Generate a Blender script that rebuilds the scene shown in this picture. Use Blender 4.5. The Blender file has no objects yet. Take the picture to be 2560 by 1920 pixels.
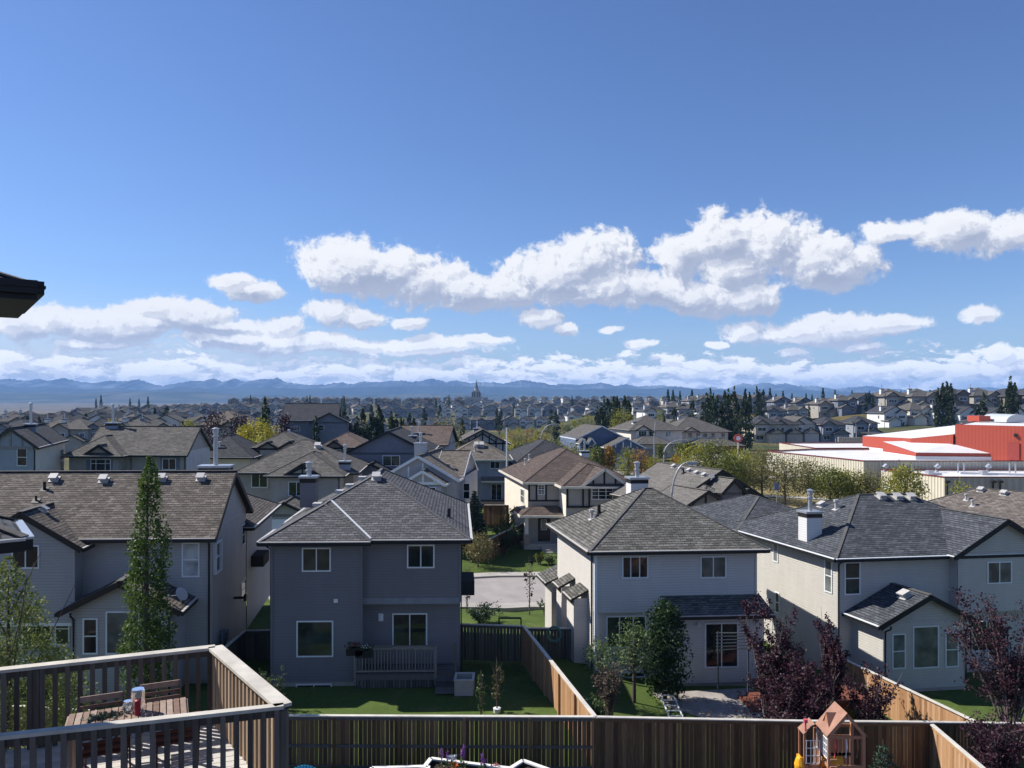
import bpy, math, random
from mathutils import Vector, noise
rnd = random.Random(11)
R = math.radians
scene = bpy.context.scene
COL = scene.collection

# ---------------------------------------------------------------- camera
CZ = 12.6            # eye height above the back lawn of the blue-grey house
F = 770.0; HX = 512.0; HY = 398.0
cam_d = bpy.data.cameras.new("camera"); cam = bpy.data.objects.new("camera", cam_d)
COL.objects.link(cam); scene.camera = cam
cam.location = (0, 0, CZ); cam.rotation_euler = (R(90), 0, 0)
cam_d.sensor_width = 36.0; cam_d.lens = 36.0*F/1024.0
cam_d.shift_y = (HY-384.0)/1024.0
cam_d.clip_start = 0.3; cam_d.clip_end = 40000

# ---------------------------------------------------------------- sun and sky
SUN_EL = R(43); SUN_AZ = R(-72)      # azimuth measured from +Y towards +X
sd = Vector((math.sin(SUN_AZ)*math.cos(SUN_EL), math.cos(SUN_AZ)*math.cos(SUN_EL), math.sin(SUN_EL)))
ld = bpy.data.lights.new("sun", 'SUN'); ld.energy = 5.0; ld.angle = R(0.53); ld.color = (1.0, 0.95, 0.87)
sun = bpy.data.objects.new("sun", ld); COL.objects.link(sun)
sun.rotation_euler = (-sd).to_track_quat('-Z', 'Y').to_euler(); sun.location = (-60, 20, 60)
vs = scene.view_settings
vs.view_transform = 'Standard'; vs.look = 'None'; vs.exposure = 0.62; vs.gamma = 1.0; vs.use_curve_mapping = False
try:
    scene.cycles.max_bounces = 6; scene.cycles.volume_bounces = 0
    scene.cycles.transparent_max_bounces = 8
except Exception: pass

# node helpers --------------------------------------------------------------
class NT:
    def __init__(s, tree): s.t = tree; s.n = tree.nodes; s.l = tree.links
    def node(s, ty, **kw):
        n = s.n.new(ty)
        for k, v in kw.items(): setattr(n, k, v)
        return n
    def put(s, sock, v):
        if hasattr(v, 'is_linked') or isinstance(v, bpy.types.NodeSocket): s.l.new(v, sock)
        else: sock.default_value = v
    def math(s, op, a, b=None, c=None, clamp=False):
        n = s.node('ShaderNodeMath', operation=op, use_clamp=clamp); s.put(n.inputs[0], a)
        if b is not None: s.put(n.inputs[1], b)
        if c is not None: s.put(n.inputs[2], c)
        return n.outputs[0]
    def vmath(s, op, a, b=None, c=None, out=0):
        n = s.node('ShaderNodeVectorMath', operation=op); s.put(n.inputs[0], a)
        if b is not None: s.put(n.inputs[1], b)
        if c is not None: s.put(n.inputs[2], c)
        return n.outputs[out]
    def mix(s, f, a, b, mode='MIX'):
        n = s.node('ShaderNodeMix', data_type='RGBA', blend_type=mode)
        s.put(n.inputs[0], f); s.put(n.inputs[6], a); s.put(n.inputs[7], b)
        return n.outputs[2]
    def noise(s, vec, scale, detail=3, rough=.5, out=0, dist=0.0):
        n = s.node('ShaderNodeTexNoise'); n.inputs['Scale'].default_value = scale
        n.inputs['Detail'].default_value = detail; n.inputs['Roughness'].default_value = rough
        n.inputs['Distortion'].default_value = dist
        if vec is not None: s.l.new(vec, n.inputs['Vector'])
        return n.outputs[out]
    def ramp(s, f, stops):
        n = s.node('ShaderNodeValToRGB'); e = n.color_ramp.elements
        while len(e) < len(stops): e.new(0.5)
        for i, (p, c) in enumerate(stops):
            e[i].position = p; e[i].color = c if len(c) == 4 else (*c, 1)
        s.l.new(f, n.inputs[0]); return n.outputs[0]
    def smooth(s, v, lo, hi, a=0.0, b=1.0):
        n = s.node('ShaderNodeMapRange', interpolation_type='SMOOTHSTEP')
        s.put(n.inputs[0], v); n.inputs[1].default_value = lo; n.inputs[2].default_value = hi
        n.inputs[3].default_value = a; n.inputs[4].default_value = b; return n.outputs[0]

def ae(px, py):     # picture position -> azimuth, elevation in radians
    u = (px-HX)/F; v = (HY-py)/F
    return math.atan2(u, 1.0), math.atan2(v, math.sqrt(1+u*u))

world = bpy.data.worlds.new("World"); scene.world = world; world.use_nodes = True
def build_world():
    w = NT(world.node_tree); w.n.clear()
    out = w.node('ShaderNodeOutputWorld')
    tc = w.node('ShaderNodeTexCoord')
    d = tc.outputs['Generated']
    sky = w.node('ShaderNodeTexSky', sky_type='NISHITA', sun_disc=False)
    sky.sun_elevation = SUN_EL; sky.sun_rotation = SUN_AZ
    sky.altitude = 1200; sky.air_density = 1.15; sky.dust_density = 0.35; sky.ozone_density = 2.2
    sep = w.node('ShaderNodeSeparateXYZ'); w.l.new(d, sep.inputs[0])
    az = w.math('ARCTAN2', sep.outputs[0], sep.outputs[1])
    el = w.math('ARCSINE', sep.outputs[2])
    cmb = w.node('ShaderNodeCombineXYZ'); w.l.new(az, cmb.inputs[0]); w.l.new(el, cmb.inputs[1])
    # (px, py, half width px, half height px) of every cumulus bank, as angles on the sky
    blobs = [
     (352,266,52,28),(330,275,34,20),(385,272,52,30),(420,284,50,26),(462,292,50,20),(505,292,52,20),
     (548,276,50,30),(590,262,46,30),(600,286,56,24),(655,290,56,22),(700,296,60,20),(745,300,40,16),
     (684,254,34,28),(720,244,50,30),(765,248,60,34),(810,262,62,30),(845,272,36,22),(735,268,60,24),
     (900,229,46,12),(955,228,50,20),(1010,232,60,22),
     (20,324,60,15),(80,322,64,18),(140,322,60,18),(190,316,54,20),(152,306,30,12),(225,325,34,9),
     (235,280,24,10),(252,291,28,12),
     (330,312,30,13),(358,319,34,10),(278,325,28,10),
     (538,319,22,11),(565,330,14,7),(612,331,11,4),(410,323,20,6),
     (745,331,26,11),(790,334,60,11),(840,328,48,14),(895,326,34,9),
     (982,314,22,10),(1005,355,20,8),(862,347,20,5),(640,345,16,5),(715,343,12,4),
     (230,338,64,11),(300,342,70,11),(360,346,54,8),(430,346,66,9),(90,343,40,6),(480,340,30,6)]
    warp = w.noise(cmb.outputs[0], 9.0, 2, .5, out=1)
    wv = w.vmath('MULTIPLY_ADD', warp, (.035, .022, 0), (-.0175, -.011, 0))
    fine = w.noise(cmb.outputs[0], 34.0, 3, .6, out=1)
    wv2 = w.vmath('MULTIPLY_ADD', fine, (.012, .009, 0), (-.006, -.0045, 0))
    base = w.vmath('ADD', w.vmath('ADD', cmb.outputs[0], wv), wv2)
    def field(p, noisy):
        acc = None
        for (bx, by, rx, ry) in blobs:
            a0, e0 = ae(bx, by); a1, _ = ae(bx+rx, by); _, e1 = ae(bx, by-ry)
            sx = 1/(a1-a0); sy = 1/(e1-e0)
            q = w.vmath('MULTIPLY_ADD', p, (sx, sy, 0), (-a0*sx, -e0*sy, 0))
            ln = w.vmath('LENGTH', q, out=1)
            acc = ln if acc is None else w.math('SMOOTH_MIN', acc, ln, 0.18)
        f = w.math('SUBTRACT', 1.30, acc)
        n1 = w.noise(p, 22.0, 10, .66)
        # low layer above the horizon, all round the sky
        ps = w.vmath('MULTIPLY', p, (1, 2.3, 0))
        n2 = w.noise(ps, 24.0, 9, .66)
        se = w.node('ShaderNodeSeparateXYZ'); w.l.new(p, se.inputs[0])
        band = w.math('ADD', w.smooth(se.outputs[1], .030, .085, .42, -.80), w.smooth(se.outputs[1], .08, .13, 0.0, -2.5))
        low = w.math('ADD', w.math('MULTIPLY', w.math('SUBTRACT', n2, .45), 3.6), band)
        hi = w.math('ADD', f, w.math('MULTIPLY', w.math('SUBTRACT', n1, .5), 2.6))
        hi = w.math('SUBTRACT', hi, .10)
        # loose cumulus added in the unseen sky behind the viewer, as white fill light
        n3 = w.noise(w.vmath('MULTIPLY', p, (1, 1.8, 0)), 3.2, 6, .6)
        away = w.smooth(w.math('ABSOLUTE', se.outputs[0]), .85, 1.3, -.9, 0.0)
        ee = w.math('MULTIPLY', w.smooth(se.outputs[1], .06, .20), w.smooth(se.outputs[1], .9, 1.25, 1, 0))
        rest = w.math('ADD', w.math('ADD', w.math('MULTIPLY', w.math('SUBTRACT', n3, .53), 2.2), away), w.math('SUBTRACT', ee, 1.0))
        low = w.math('MAXIMUM', low, rest)
        return w.math('MAXIMUM', hi, low), hi, low
    c0, hi0, low0 = field(base, True)
    offp = w.vmath('ADD', base, (-.016, .020, 0))
    c1, hi1, low1 = field(offp, True)
    dens = w.smooth(c0, .02, .40)
    # lit from the upper left: brighter where the cloud thins out towards the sun
    lit = w.smooth(w.math('SUBTRACT', c0, c1), -.32, .42)
    thick = w.smooth(c0, .30, 1.25, 1.0, 0.25)
    c2, _, _ = field(w.vmath('ADD', base, (-.005, .006, 0)), True)
    puff = w.smooth(w.math('SUBTRACT', c0, c2), -.16, .20)
    shade = w.math('ADD', w.math('ADD', w.math('MULTIPLY', lit, .48), w.math('MULTIPLY', thick, .26)), w.math('MULTIPLY', puff, .34))
    ccol = w.ramp(shade, [(0.15, (.27, .30, .39)), (0.42, (.36, .385, .46)), (0.70, (.50, .515, .56)), (0.95, (.66, .66, .67))])
    skyc = w.vmath('SCALE', sky.outputs[0]); skyn = skyc.node
    skyn.inputs['Scale'].default_value = 0.066
    tint = w.mix(1.0, skyc, (0.80, 0.95, 1.28, 1), 'MULTIPLY')
    # thin high veil low in the south-west
    veiln = w.noise(w.vmath('MULTIPLY', base, (1, 5.0, 0)), 3.0, 4, .5)
    vm = w.smooth(el, .02, .14, 1.0, 0.0)
    va = w.smooth(az, -.75, .15, 1.0, 0.12)
    veil = w.math('MULTIPLY', w.math('MULTIPLY', vm, va), w.smooth(veiln, .35, .62, .45, .98))
    c = w.mix(veil, tint, (.50, .54, .60, 1))
    # clouds down at the horizon stand in full sun and are seen through the whole depth of the air
    boost = w.smooth(el, .012, .11, 1.38, 1.0)
    bs = w.vmath('SCALE', ccol); w.l.new(boost, bs.node.inputs['Scale'])
    c = w.mix(w.math('MULTIPLY', dens, .97), c, bs)
    bg = w.node('ShaderNodeBackground'); w.l.new(c, bg.inputs[0]); bg.inputs[1].default_value = 1.0
    w.l.new(bg.outputs[0], out.inputs[0])
build_world()

# ---------------------------------------------------------------- tagging
def tag(o, label=None, cat=None, group=None, kind=None):
    if label: o['label'] = label
    if cat: o['category'] = cat
    if group: o['group'] = group
    if kind: o['kind'] = kind
    return o
def empty(name, loc, label, cat, group=None, rz=0.0):
    o = bpy.data.objects.new(name, None); COL.objects.link(o); o.empty_display_size = .3
    o.location = loc; o.rotation_euler = (0, 0, rz)
    return tag(o, label, cat, group)

class MB:
    """mesh builder: gathers faces in world space, links them as one mesh object"""
    def __init__(s): s.v = []; s.f = []; s.uv = []; s.m = []
    def face(s, pts, uv=None, m=0):
        i = len(s.v); s.v.extend([tuple(p) for p in pts]); s.f.append(tuple(range(i, i+len(pts))))
        s.uv.append(uv); s.m.append(m)
    def poly_auto(s, pts, m=0):          # uv in metres: u along the eave, v up the slope
        P = [Vector(p) for p in pts]
        n = Vector((0, 0, 0))
        for i in range(len(P)):
            a = P[i]; b = P[(i+1) % len(P)]
            n += Vector(((a.y-b.y)*(a.z+b.z), (a.z-b.z)*(a.x+b.x), (a.x-b.x)*(a.y+b.y)))
        if n.length < 1e-9: return
        n.normalize()
        if n.z < 0: P = P[::-1]; n = -n
        e = Vector((0, 0, 1)).cross(n)
        if e.length < 1e-4: e = Vector((1, 0, 0))
        e.normalize(); up = n.cross(e)
        s.face(P, [(p.dot(e), p.dot(up)) for p in P], m)
    def obox(s, c, ax, ay, az, m=0, uid=None):
        """box from centre and three half-axis vectors"""
        c = Vector(c); ax = Vector(ax); ay = Vector(ay); az = Vector(az)
        P = [c+i*ax+j*ay+k*az for k in (-1, 1) for j in (-1, 1) for i in (-1, 1)]
        i0 = len(s.v); s.v.extend([tuple(p) for p in P])
        for q in ((0, 2, 3, 1), (4, 5, 7, 6), (0, 1, 5, 4), (2, 6, 7, 3), (1, 3, 7, 5), (0, 4, 6, 2)):
            s.f.append(tuple(i0+k for k in q))
            if uid is None: s.uv.append(None)
            else: s.uv.append([(uid + (0.08 if k & 1 else 0), (1 if k & 4 else 0)*az.length*2) for k in q])
            s.m.append(m)
    def box(s, x0, x1, y0, y1, z0, z1, m=0, uid=None):
        s.obox(((x0+x1)/2, (y0+y1)/2, (z0+z1)/2), ((x1-x0)/2, 0, 0), (0, (y1-y0)/2, 0), (0, 0, (z1-z0)/2), m, uid)
    def bar(s, p0, p1, w, h, m=0, up=(0, 0, 1), uid=None):
        p0 = Vector(p0); p1 = Vector(p1); d = p1-p0; L = d.length
        if L < 1e-6: return
        d.normalize(); u = Vector(up); sx = d.cross(u)
        if sx.length < 1e-4: sx = d.cross(Vector((1, 0, 0)))
        sx.normalize(); u = sx.cross(d)
        s.obox((p0+p1)/2, sx*w/2, u*h/2, d*L/2, m, uid)
    def tube(s, pts, rad, n=6, m=0):
        pts = [Vector(p) for p in pts]
        if not hasattr(rad, '__len__'): rad = [rad]*len(pts)
        base = len(s.v)
        ref = Vector((0, 0, 1))
        for i, p in enumerate(pts):
            d = (pts[min(i+1, len(pts)-1)]-pts[max(i-1, 0)]).normalized()
            a = d.cross(ref)
            if a.length < .05: a = d.cross(Vector((1, 0, 0)))
            a.normalize(); b = a.cross(d)
            for k in range(n):
                t = 2*math.pi*k/n
                s.v.append(tuple(p+(a*math.cos(t)+b*math.sin(t))*rad[i]))
        for i in range(len(pts)-1):
            for k in range(n):
                a = base+i*n+k; b = base+i*n+(k+1) % n
                s.f.append((a, b, b+n, a+n)); s.uv.append(None); s.m.append(m)
        s.f.append(tuple(base+k for k in range(n))[::-1]); s.uv.append(None); s.m.append(m)
        s.f.append(tuple(base+(len(pts)-1)*n+k for k in range(n))); s.uv.append(None); s.m.append(m)
    def cyl(s, c, r, h, n=12, m=0, r2=None):
        c = Vector(c); s.tube([c, c+Vector((0, 0, h))], [r, r if r2 is None else r2], n, m)
    def lathe(s, c, prof, n=14, m=0):
        c = Vector(c); s.tube([c+Vector((0, 0, z)) for r, z in prof], [max(r, 1e-4) for r, z in prof], n, m)
    def leaf(s, p, size, rg, m=0, flat=0.0):
        a = rg.uniform(0, 6.283); t = math.acos(rg.uniform(-1+flat, 1))
        n = Vector((math.sin(t)*math.cos(a), math.sin(t)*math.sin(a), math.cos(t)))
        u = n.orthogonal().normalized(); w = n.cross(u)
        b = rg.uniform(0, 6.283); u, w = u*math.cos(b)+w*math.sin(b), w*math.cos(b)-u*math.sin(b)
        L = size*rg.uniform(.7, 1.25); p = Vector(p)
        i = len(s.v)
        s.v.extend([tuple(p-u*L*.5), tuple(p+w*L*.33), tuple(p+u*L*.5), tuple(p-w*L*.33)])
        s.f.append((i, i+1, i+2, i+3)); s.uv.append(None); s.m.append(m)
    def mesh(s, name, mats, org=(0, 0, 0)):
        me = bpy.data.meshes.new(name); o = Vector(org)
        me.from_pydata([(v[0]-o.x, v[1]-o.y, v[2]-o.z) for v in s.v], [], s.f)
        if not isinstance(mats, (list, tuple)): mats = [mats]
        for m in mats: me.materials.append(m)
        if len(mats) > 1: me.polygons.foreach_set('material_index', s.m)
        if any(u is not None for u in s.uv):
            l = me.uv_layers.new(name="uv"); flat = []
            for f, u in zip(s.f, s.uv):
                if u is None: flat.extend([0.0, 0.0]*len(f))
                else:
                    for q in u: flat.extend(q)
            l.data.foreach_set('uv', flat)
        me.update(); return me
    def build(s, name, mats, parent=None, org=None):
        if org is None:
            org = Vector((0, 0, 0)); p = parent
            while p is not None: org = org+Vector(p.location); p = p.parent
        o = bpy.data.objects.new(name, s.mesh(name, mats, org)); COL.objects.link(o)
        if parent is not None: o.parent = parent
        return o

# ---------------------------------------------------------------- materials
MC = {}
def newmat(name, rough=.7, spec=.3):
    m = bpy.data.materials.new(name); m.use_nodes = True
    w = NT(m.node_tree); b = m.node_tree.nodes['Principled BSDF']
    b.inputs['Roughness'].default_value = rough; b.inputs['Specular IOR Level'].default_value = spec
    return m, w, b
def bump(w, b, h, dist=.01, strength=.6):
    n = w.node('ShaderNodeBump'); n.inputs['Distance'].default_value = dist; n.inputs['Strength'].default_value = strength
    w.l.new(h, n.inputs['Height']); w.l.new(n.outputs[0], b.inputs['Normal'])
def obj_c(w): return w.node('ShaderNodeTexCoord').outputs['Object']
def pos(w): return w.node('ShaderNodeNewGeometry').outputs['Position']
def mul(c, k): return tuple(min(1, x*k) for x in c[:3])+(1,)
def plain(name, c, rough=.6, var=.12, scale=3.0, spec=.3, metal=0.0):
    k = ('p', name)
    if k in MC: return MC[k]
    m, w, b = newmat(name, rough, spec); b.inputs['Metallic'].default_value = metal
    n = w.noise(obj_c(w), scale, 4, .6)
    w.l.new(w.ramp(n, [(.3, mul(c, 1-var)), (.7, mul(c, 1+var))]), b.inputs['Base Color'])
    MC[k] = m; return m
def siding(name, c, z0=.15):
    m, w, b = newmat(name, .55, .3)
    oc = obj_c(w); n = w.noise(w.vmath('MULTIPLY', oc, (1, 1, .25)), 1.6, 4, .6)
    n2 = w.noise(w.vmath('MULTIPLY', oc, (.5, .5, 8)), 3.0, 2, .5)
    s = w.math('ADD', w.math('MULTIPLY', n, .6), w.math('MULTIPLY', n2, .4))
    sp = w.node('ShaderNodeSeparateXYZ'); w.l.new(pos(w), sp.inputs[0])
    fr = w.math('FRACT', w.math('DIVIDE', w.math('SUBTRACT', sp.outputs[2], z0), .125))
    lap_shade = w.math('MULTIPLY', w.smooth(fr, .80, .97), w.smooth(n, .3, .6, .35, 1.0))  # shadow line at each lap edge, painted into the siding colour
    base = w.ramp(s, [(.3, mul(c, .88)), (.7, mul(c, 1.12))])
    w.l.new(w.mix(lap_shade, base, mul(c, .62)), b.inputs['Base Color']); return m
def lapsiding(name, c, lap=.16):          # for the farther houses: laps as relief only
    m, w, b = newmat(name, .6, .3)
    sep = w.node('ShaderNodeSeparateXYZ'); w.l.new(obj_c(w), sep.inputs[0])
    fr = w.math('FRACT', w.math('DIVIDE', sep.outputs[2], lap))
    n = w.noise(obj_c(w), 1.3, 4, .6)
    w.l.new(w.ramp(n, [(.3, mul(c, .88)), (.7, mul(c, 1.1))]), b.inputs['Base Color'])
    bump(w, b, w.math('SUBTRACT', 1.0, fr), .03, .8); return m
def stucco(name, c):
    m, w, b = newmat(name, .85, .15)
    n = w.noise(obj_c(w), 1.1, 6, .65); n2 = w.noise(obj_c(w), 40, 2, .5)
    w.l.new(w.ramp(n, [(.3, mul(c, .88)), (.7, mul(c, 1.08))]), b.inputs['Base Color'])
    bump(w, b, n2, .01, .4); return m
def shingle(name, c, rowh=.165, var=.3, contrast=.5):
    m, w, b = newmat(name, .9, .12)
    uvn = w.node('ShaderNodeUVMap'); uv = uvn.outputs[0]
    br = w.node('ShaderNodeTexBrick'); w.l.new(uv, br.inputs['Vector'])
    br.offset = .5; br.inputs['Scale'].default_value = 1.0
    br.inputs['Brick Width'].default_value = .30; br.inputs['Row Height'].default_value = rowh
    br.inputs['Mortar Size'].default_value = .010; br.inputs['Mortar Smooth'].default_value = .2
    br.inputs['Color1'].default_value = mul(c, 1-var); br.inputs['Color2'].default_value = mul(c, 1+var)
    br.inputs['Mortar'].default_value = mul(c, contrast); br.inputs['Bias'].default_value = 0.0
    n = w.noise(uv, .6, 5, .65); n3 = w.noise(w.vmath('MULTIPLY', uv, (.25, 1.6, 1)), 3.2, 3, .6)
    col = w.mix(1.0, br.outputs[0], w.ramp(n, [(.3, (.8, .8, .8)), (.7, (1.15, 1.14, 1.12))]), 'MULTIPLY')
    col = w.mix(1.0, col, w.ramp(n3, [(.32, (.74, .74, .74)), (.68, (1.2, 1.2, 1.2))]), 'MULTIPLY')
    spx = w.node('ShaderNodeSeparateXYZ'); w.l.new(uv, spx.inputs[0])
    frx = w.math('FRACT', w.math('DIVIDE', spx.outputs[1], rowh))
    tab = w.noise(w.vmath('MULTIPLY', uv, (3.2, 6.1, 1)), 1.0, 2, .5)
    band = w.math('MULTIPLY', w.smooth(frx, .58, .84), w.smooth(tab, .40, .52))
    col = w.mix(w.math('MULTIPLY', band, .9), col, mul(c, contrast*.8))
    w.l.new(col, b.inputs['Base Color'])
    sp = w.node('ShaderNodeSeparateXYZ'); w.l.new(uv, sp.inputs[0])
    fr = w.math('FRACT', w.math('DIVIDE', sp.outputs[1], rowh))
    h = w.math('ADD', w.math('SUBTRACT', 1.0, fr), w.math('MULTIPLY', br.outputs[1], -.6))
    bump(w, b, h, .022, .9); return m
def boardwood(name, ca, cb, cc, rough=.8, scale=1.0):   # uv.x = board id, uv.y = height
    m, w, b = newmat(name, rough, .2)
    uv = w.node('ShaderNodeUVMap').outputs[0]
    sp = w.node('ShaderNodeSeparateXYZ'); w.l.new(uv, sp.inputs[0])
    wn = w.node('ShaderNodeTexWhiteNoise', noise_dimensions='1D')
    w.l.new(w.math('FLOOR', sp.outputs[0]), wn.inputs['W'])
    g = w.noise(w.vmath('MULTIPLY', obj_c(w), (9, 9, .9)), 2.2*scale, 5, .65)
    k = w.math('ADD', w.math('MULTIPLY', wn.outputs[0], .5), w.math('MULTIPLY', g, .62))
    w.l.new(w.ramp(k, [(.2, ca), (.55, cb), (.9, cc)]), b.inputs['Base Color'])
    bump(w, b, g, .004, .5); return m
def foliage(name, dark, light, scale=1.2, trans=.25, accent=None):
    m, w, b = newmat(name, .55, .25)
    n = w.noise(obj_c(w), scale, 3, .6); n2 = w.noise(obj_c(w), scale*9, 2, .5)
    k = w.math('ADD', w.math('MULTIPLY', n, .5), w.math('MULTIPLY', n2, .5))
    st = [(.33, dark), (.62, light)]
    if accent: st.append((.72, accent))
    c = w.ramp(k, st)
    w.l.new(c, b.inputs['Base Color'])
    tr = w.node('ShaderNodeBsdfTranslucent'); w.l.new(c, tr.inputs[0])
    mx = w.node('ShaderNodeMixShader'); mx.inputs[0].default_value = trans
    out = [q for q in w.n if q.type == 'OUTPUT_MATERIAL'][0]
    w.l.new(b.outputs[0], mx.inputs[1]); w.l.new(tr.outputs[0], mx.inputs[2]); w.l.new(mx.outputs[0], out.inputs[0])
    return m
def glassy(name, c, rough=.06, spec=.6):
    m, w, b = newmat(name, rough, spec)
    n = w.noise(obj_c(w), 1.3, 2, .5)
    w.l.new(w.ramp(n, [(.35, mul(c, .55)), (.65, mul(c, 1.5))]), b.inputs['Base Color'])
    bump(w, b, w.noise(obj_c(w), .9, 1, .5), .02, .12); return m

GL = glassy('window_glass', (.012, .016, .018, 1)); GL_B = glassy('blind_behind_glass', (.11, .125, .12, 1), .12, .5)
GL_G = glassy('green_reflection_tint_glass', (.026, .038, .034, 1), .05, .6); GL_W = glassy('pale_curtain_behind_glass', (.32, .34, .35, 1), .2, .5)  # GL_G: green reflection put into the pane's base colour
WHITE = plain('white_vinyl', (.70, .72, .74, 1), .45, .05)
CREAM = plain('cream_trim', (.62, .58, .50, 1), .5, .06)
DKTRIM = plain('dark_brown_trim', (.022, .017, .015, 1), .5, .2)
BLACKT = plain('near_black_trim', (.010, .011, .014, 1), .5, .2)
GALV = plain('galvanised_metal', (.45, .47, .50, 1), .35, .1, spec=.5, metal=.6)
VENTM = plain('grey_roof_vent_metal', (.42, .41, .40, 1), .45, .1)
CONC = plain('concrete', (.36, .34, .31, 1), .85, .12, 1.5)
TAN_GUT = plain('sunlit_tan_gutter_lip', (.50, .48, .45, 1), .35, .06, spec=.5)
# ---------------------------------------------------------------- ground
GP = [(-30,15,.2),(-12,34,0),(-16,27,0),(-6,34,0),(-6,27,0),(0,31,0),(2,27,0),(1,37,-.3),(-3,20,0),(5,20,-.2),(15,24,-.7),
 (8,37,-.85),(8,27,-.5),(16,38,-1.3),(14,32,-1.1),(17,28,-1.0),(25,38,-1.3),(25,30,-1.2),(28,45,-1.5),
 (-12,46,-.5),(-4,48,-1.0),(-10,56,-1.5),(0,55,-1.9),(5,62,-1.9),(12,56,-2.0),(24,58,-2.0),(0,75,-1.3),(5,72,-1.35),(20,72,-1.8),
 (-30,52,.6),(-45,68,1.8),(-28,73,1.2),(-14,72,-.5),(-5,100,-1.4),(0,90,-1.4),(20,100,-1.5),(-50,100,.6),(50,100,-1.4),(50,125,-1.4),(90,125,-1.4),
 (25,130,-1.5),(45,150,-1.1),(45,177,-.5),(80,180,-.6),(62,109,-2.5),(80,108,-2.5),(150,334,6.4),(190,334,6.4),(230,336,6.4),(265,336,6.4),(170,316,2.4),(210,316,2.4),(20,160,-2),(-20,150,-3),(-60,160,-1.5),(-120,200,-1.5),(-200,330,-2),(-120,300,-2),(-60,240,-4),
 (0,230,-6),(20,300,-8),(0,360,-9),(50,400,-8),(0,470,-6.8),(70,470,-6.8),(-60,470,-7),(0,620,-.2),(100,620,.6),(-120,620,-1),
 (-150,420,-2.5),(-300,500,-2),(-200,650,-.5),(-350,700,-2),(0,800,3.4),(130,800,4.2),(-200,850,2.6),(0,1000,6.6),(-250,1000,5.6),(150,1000,7),(200,700,4),
 (107,255,-2.4),(130,255,-2.2),(130,312,-.6),(180,312,-.4),(90,320,1),(60,300,1.7),(75,360,5.2),(110,390,4.6),(160,385,3.6),(220,390,4.2),(250,420,5.5),
 (120,480,6),(250,520,7),(60,440,3),(50,360,4.0),(35,300,-7),(25,245,-6.5),(350,600,8),(400,300,5),(300,200,0),
 (-700,900,-9),(-500,800,-5),(-900,1300,-18),(-300,1500,4),(200,1600,6),(700,1500,8),(-1500,2500,-24),(0,2500,-12),(1500,2500,-8)]
def ground(x, y):
    sx = x; sy = y; num = 0.0; den = 0.0
    r = math.hypot(x, y)
    for (a, b, z) in GP:
        d2 = (a-sx)**2+(b-sy)**2
        s = 5+.05*math.hypot(a, b)
        w = (s*s/(d2+.04*s*s))**2.0
        num += w*z; den += w
    z = num/den
    if r > 2600: t = min(1, (r-2600)/1500); z = z*(1-t)+(-16)*t
    return z
def seg_d(x, y, a, b):
    vx = b[0]-a[0]; vy = b[1]-a[1]; t = max(0, min(1, ((x-a[0])*vx+(y-a[1])*vy)/(vx*vx+vy*vy)))
    return math.hypot(x-a[0]-t*vx, y-a[1]-t*vy)
def P(px, py, Y): return Vector(((px-HX)/F*Y, Y, CZ-(py-HY)/F*Y))
def gpt(px, Y): x = (px-HX)/F*Y; return Vector((x, Y, ground(x, Y)))
def grass_mat():
    m, w, b = newmat('grass', .9, .1)
    p = pos(w); sp = w.node('ShaderNodeSeparateXYZ'); w.l.new(p, sp.inputs[0])
    n1 = w.noise(p, .35, 5, .6); n2 = w.noise(p, 6, 4, .7); n3 = w.noise(p, .012, 4, .6)
    k = w.math('ADD', w.math('MULTIPLY', n1, .5), w.math('MULTIPLY', n2, .5))
    lawn = w.ramp(k, [(.3, (.042, .070, .016)), (.55, (.078, .115, .028)), (.72, (.13, .155, .045))])
    dry = w.ramp(k, [(.3, (.17, .14, .06)), (.55, (.27, .22, .10)), (.75, (.36, .30, .16))])
    brush = w.ramp(w.noise(p, .05, 6, .65), [(.3, (.03, .042, .02)), (.5, (.065, .072, .032)), (.62, (.15, .11, .045)), (.75, (.22, .165, .085))])
    f1 = w.smooth(sp.outputs[1], 82, 96); f1 = w.math('MULTIPLY', f1, w.smooth(sp.outputs[0], 14, 26))
    c = w.mix(f1, lawn, dry)
    soil = w.ramp(n2, [(.35, (.07, .055, .04)), (.65, (.13, .11, .08))])
    c = w.mix(w.smooth(sp.outputs[1], 25.6, 24.6), c, soil)  # unseen near yard made brown to keep green bounce off the fence
    worn = w.smooth(w.noise(p, 1.1, 4, .6), .56, .68)
    c = w.mix(w.math('MULTIPLY', worn, .45), c, (.15, .145, .06, 1))
    f2 = w.smooth(sp.outputs[1], 105, 150)
    c = w.mix(f2, c, brush)
    f3 = w.smooth(sp.outputs[1], 450, 1200)
    far = w.ramp(n3, [(.3, (.05, .05, .035)), (.5, (.11, .095, .07)), (.7, (.17, .14, .11))])
    c = w.mix(f3, c, far)
    w.l.new(c, b.inputs['Base Color']); bump(w, b, n2, .03, .5); return m
GRASS = grass_mat()
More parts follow.
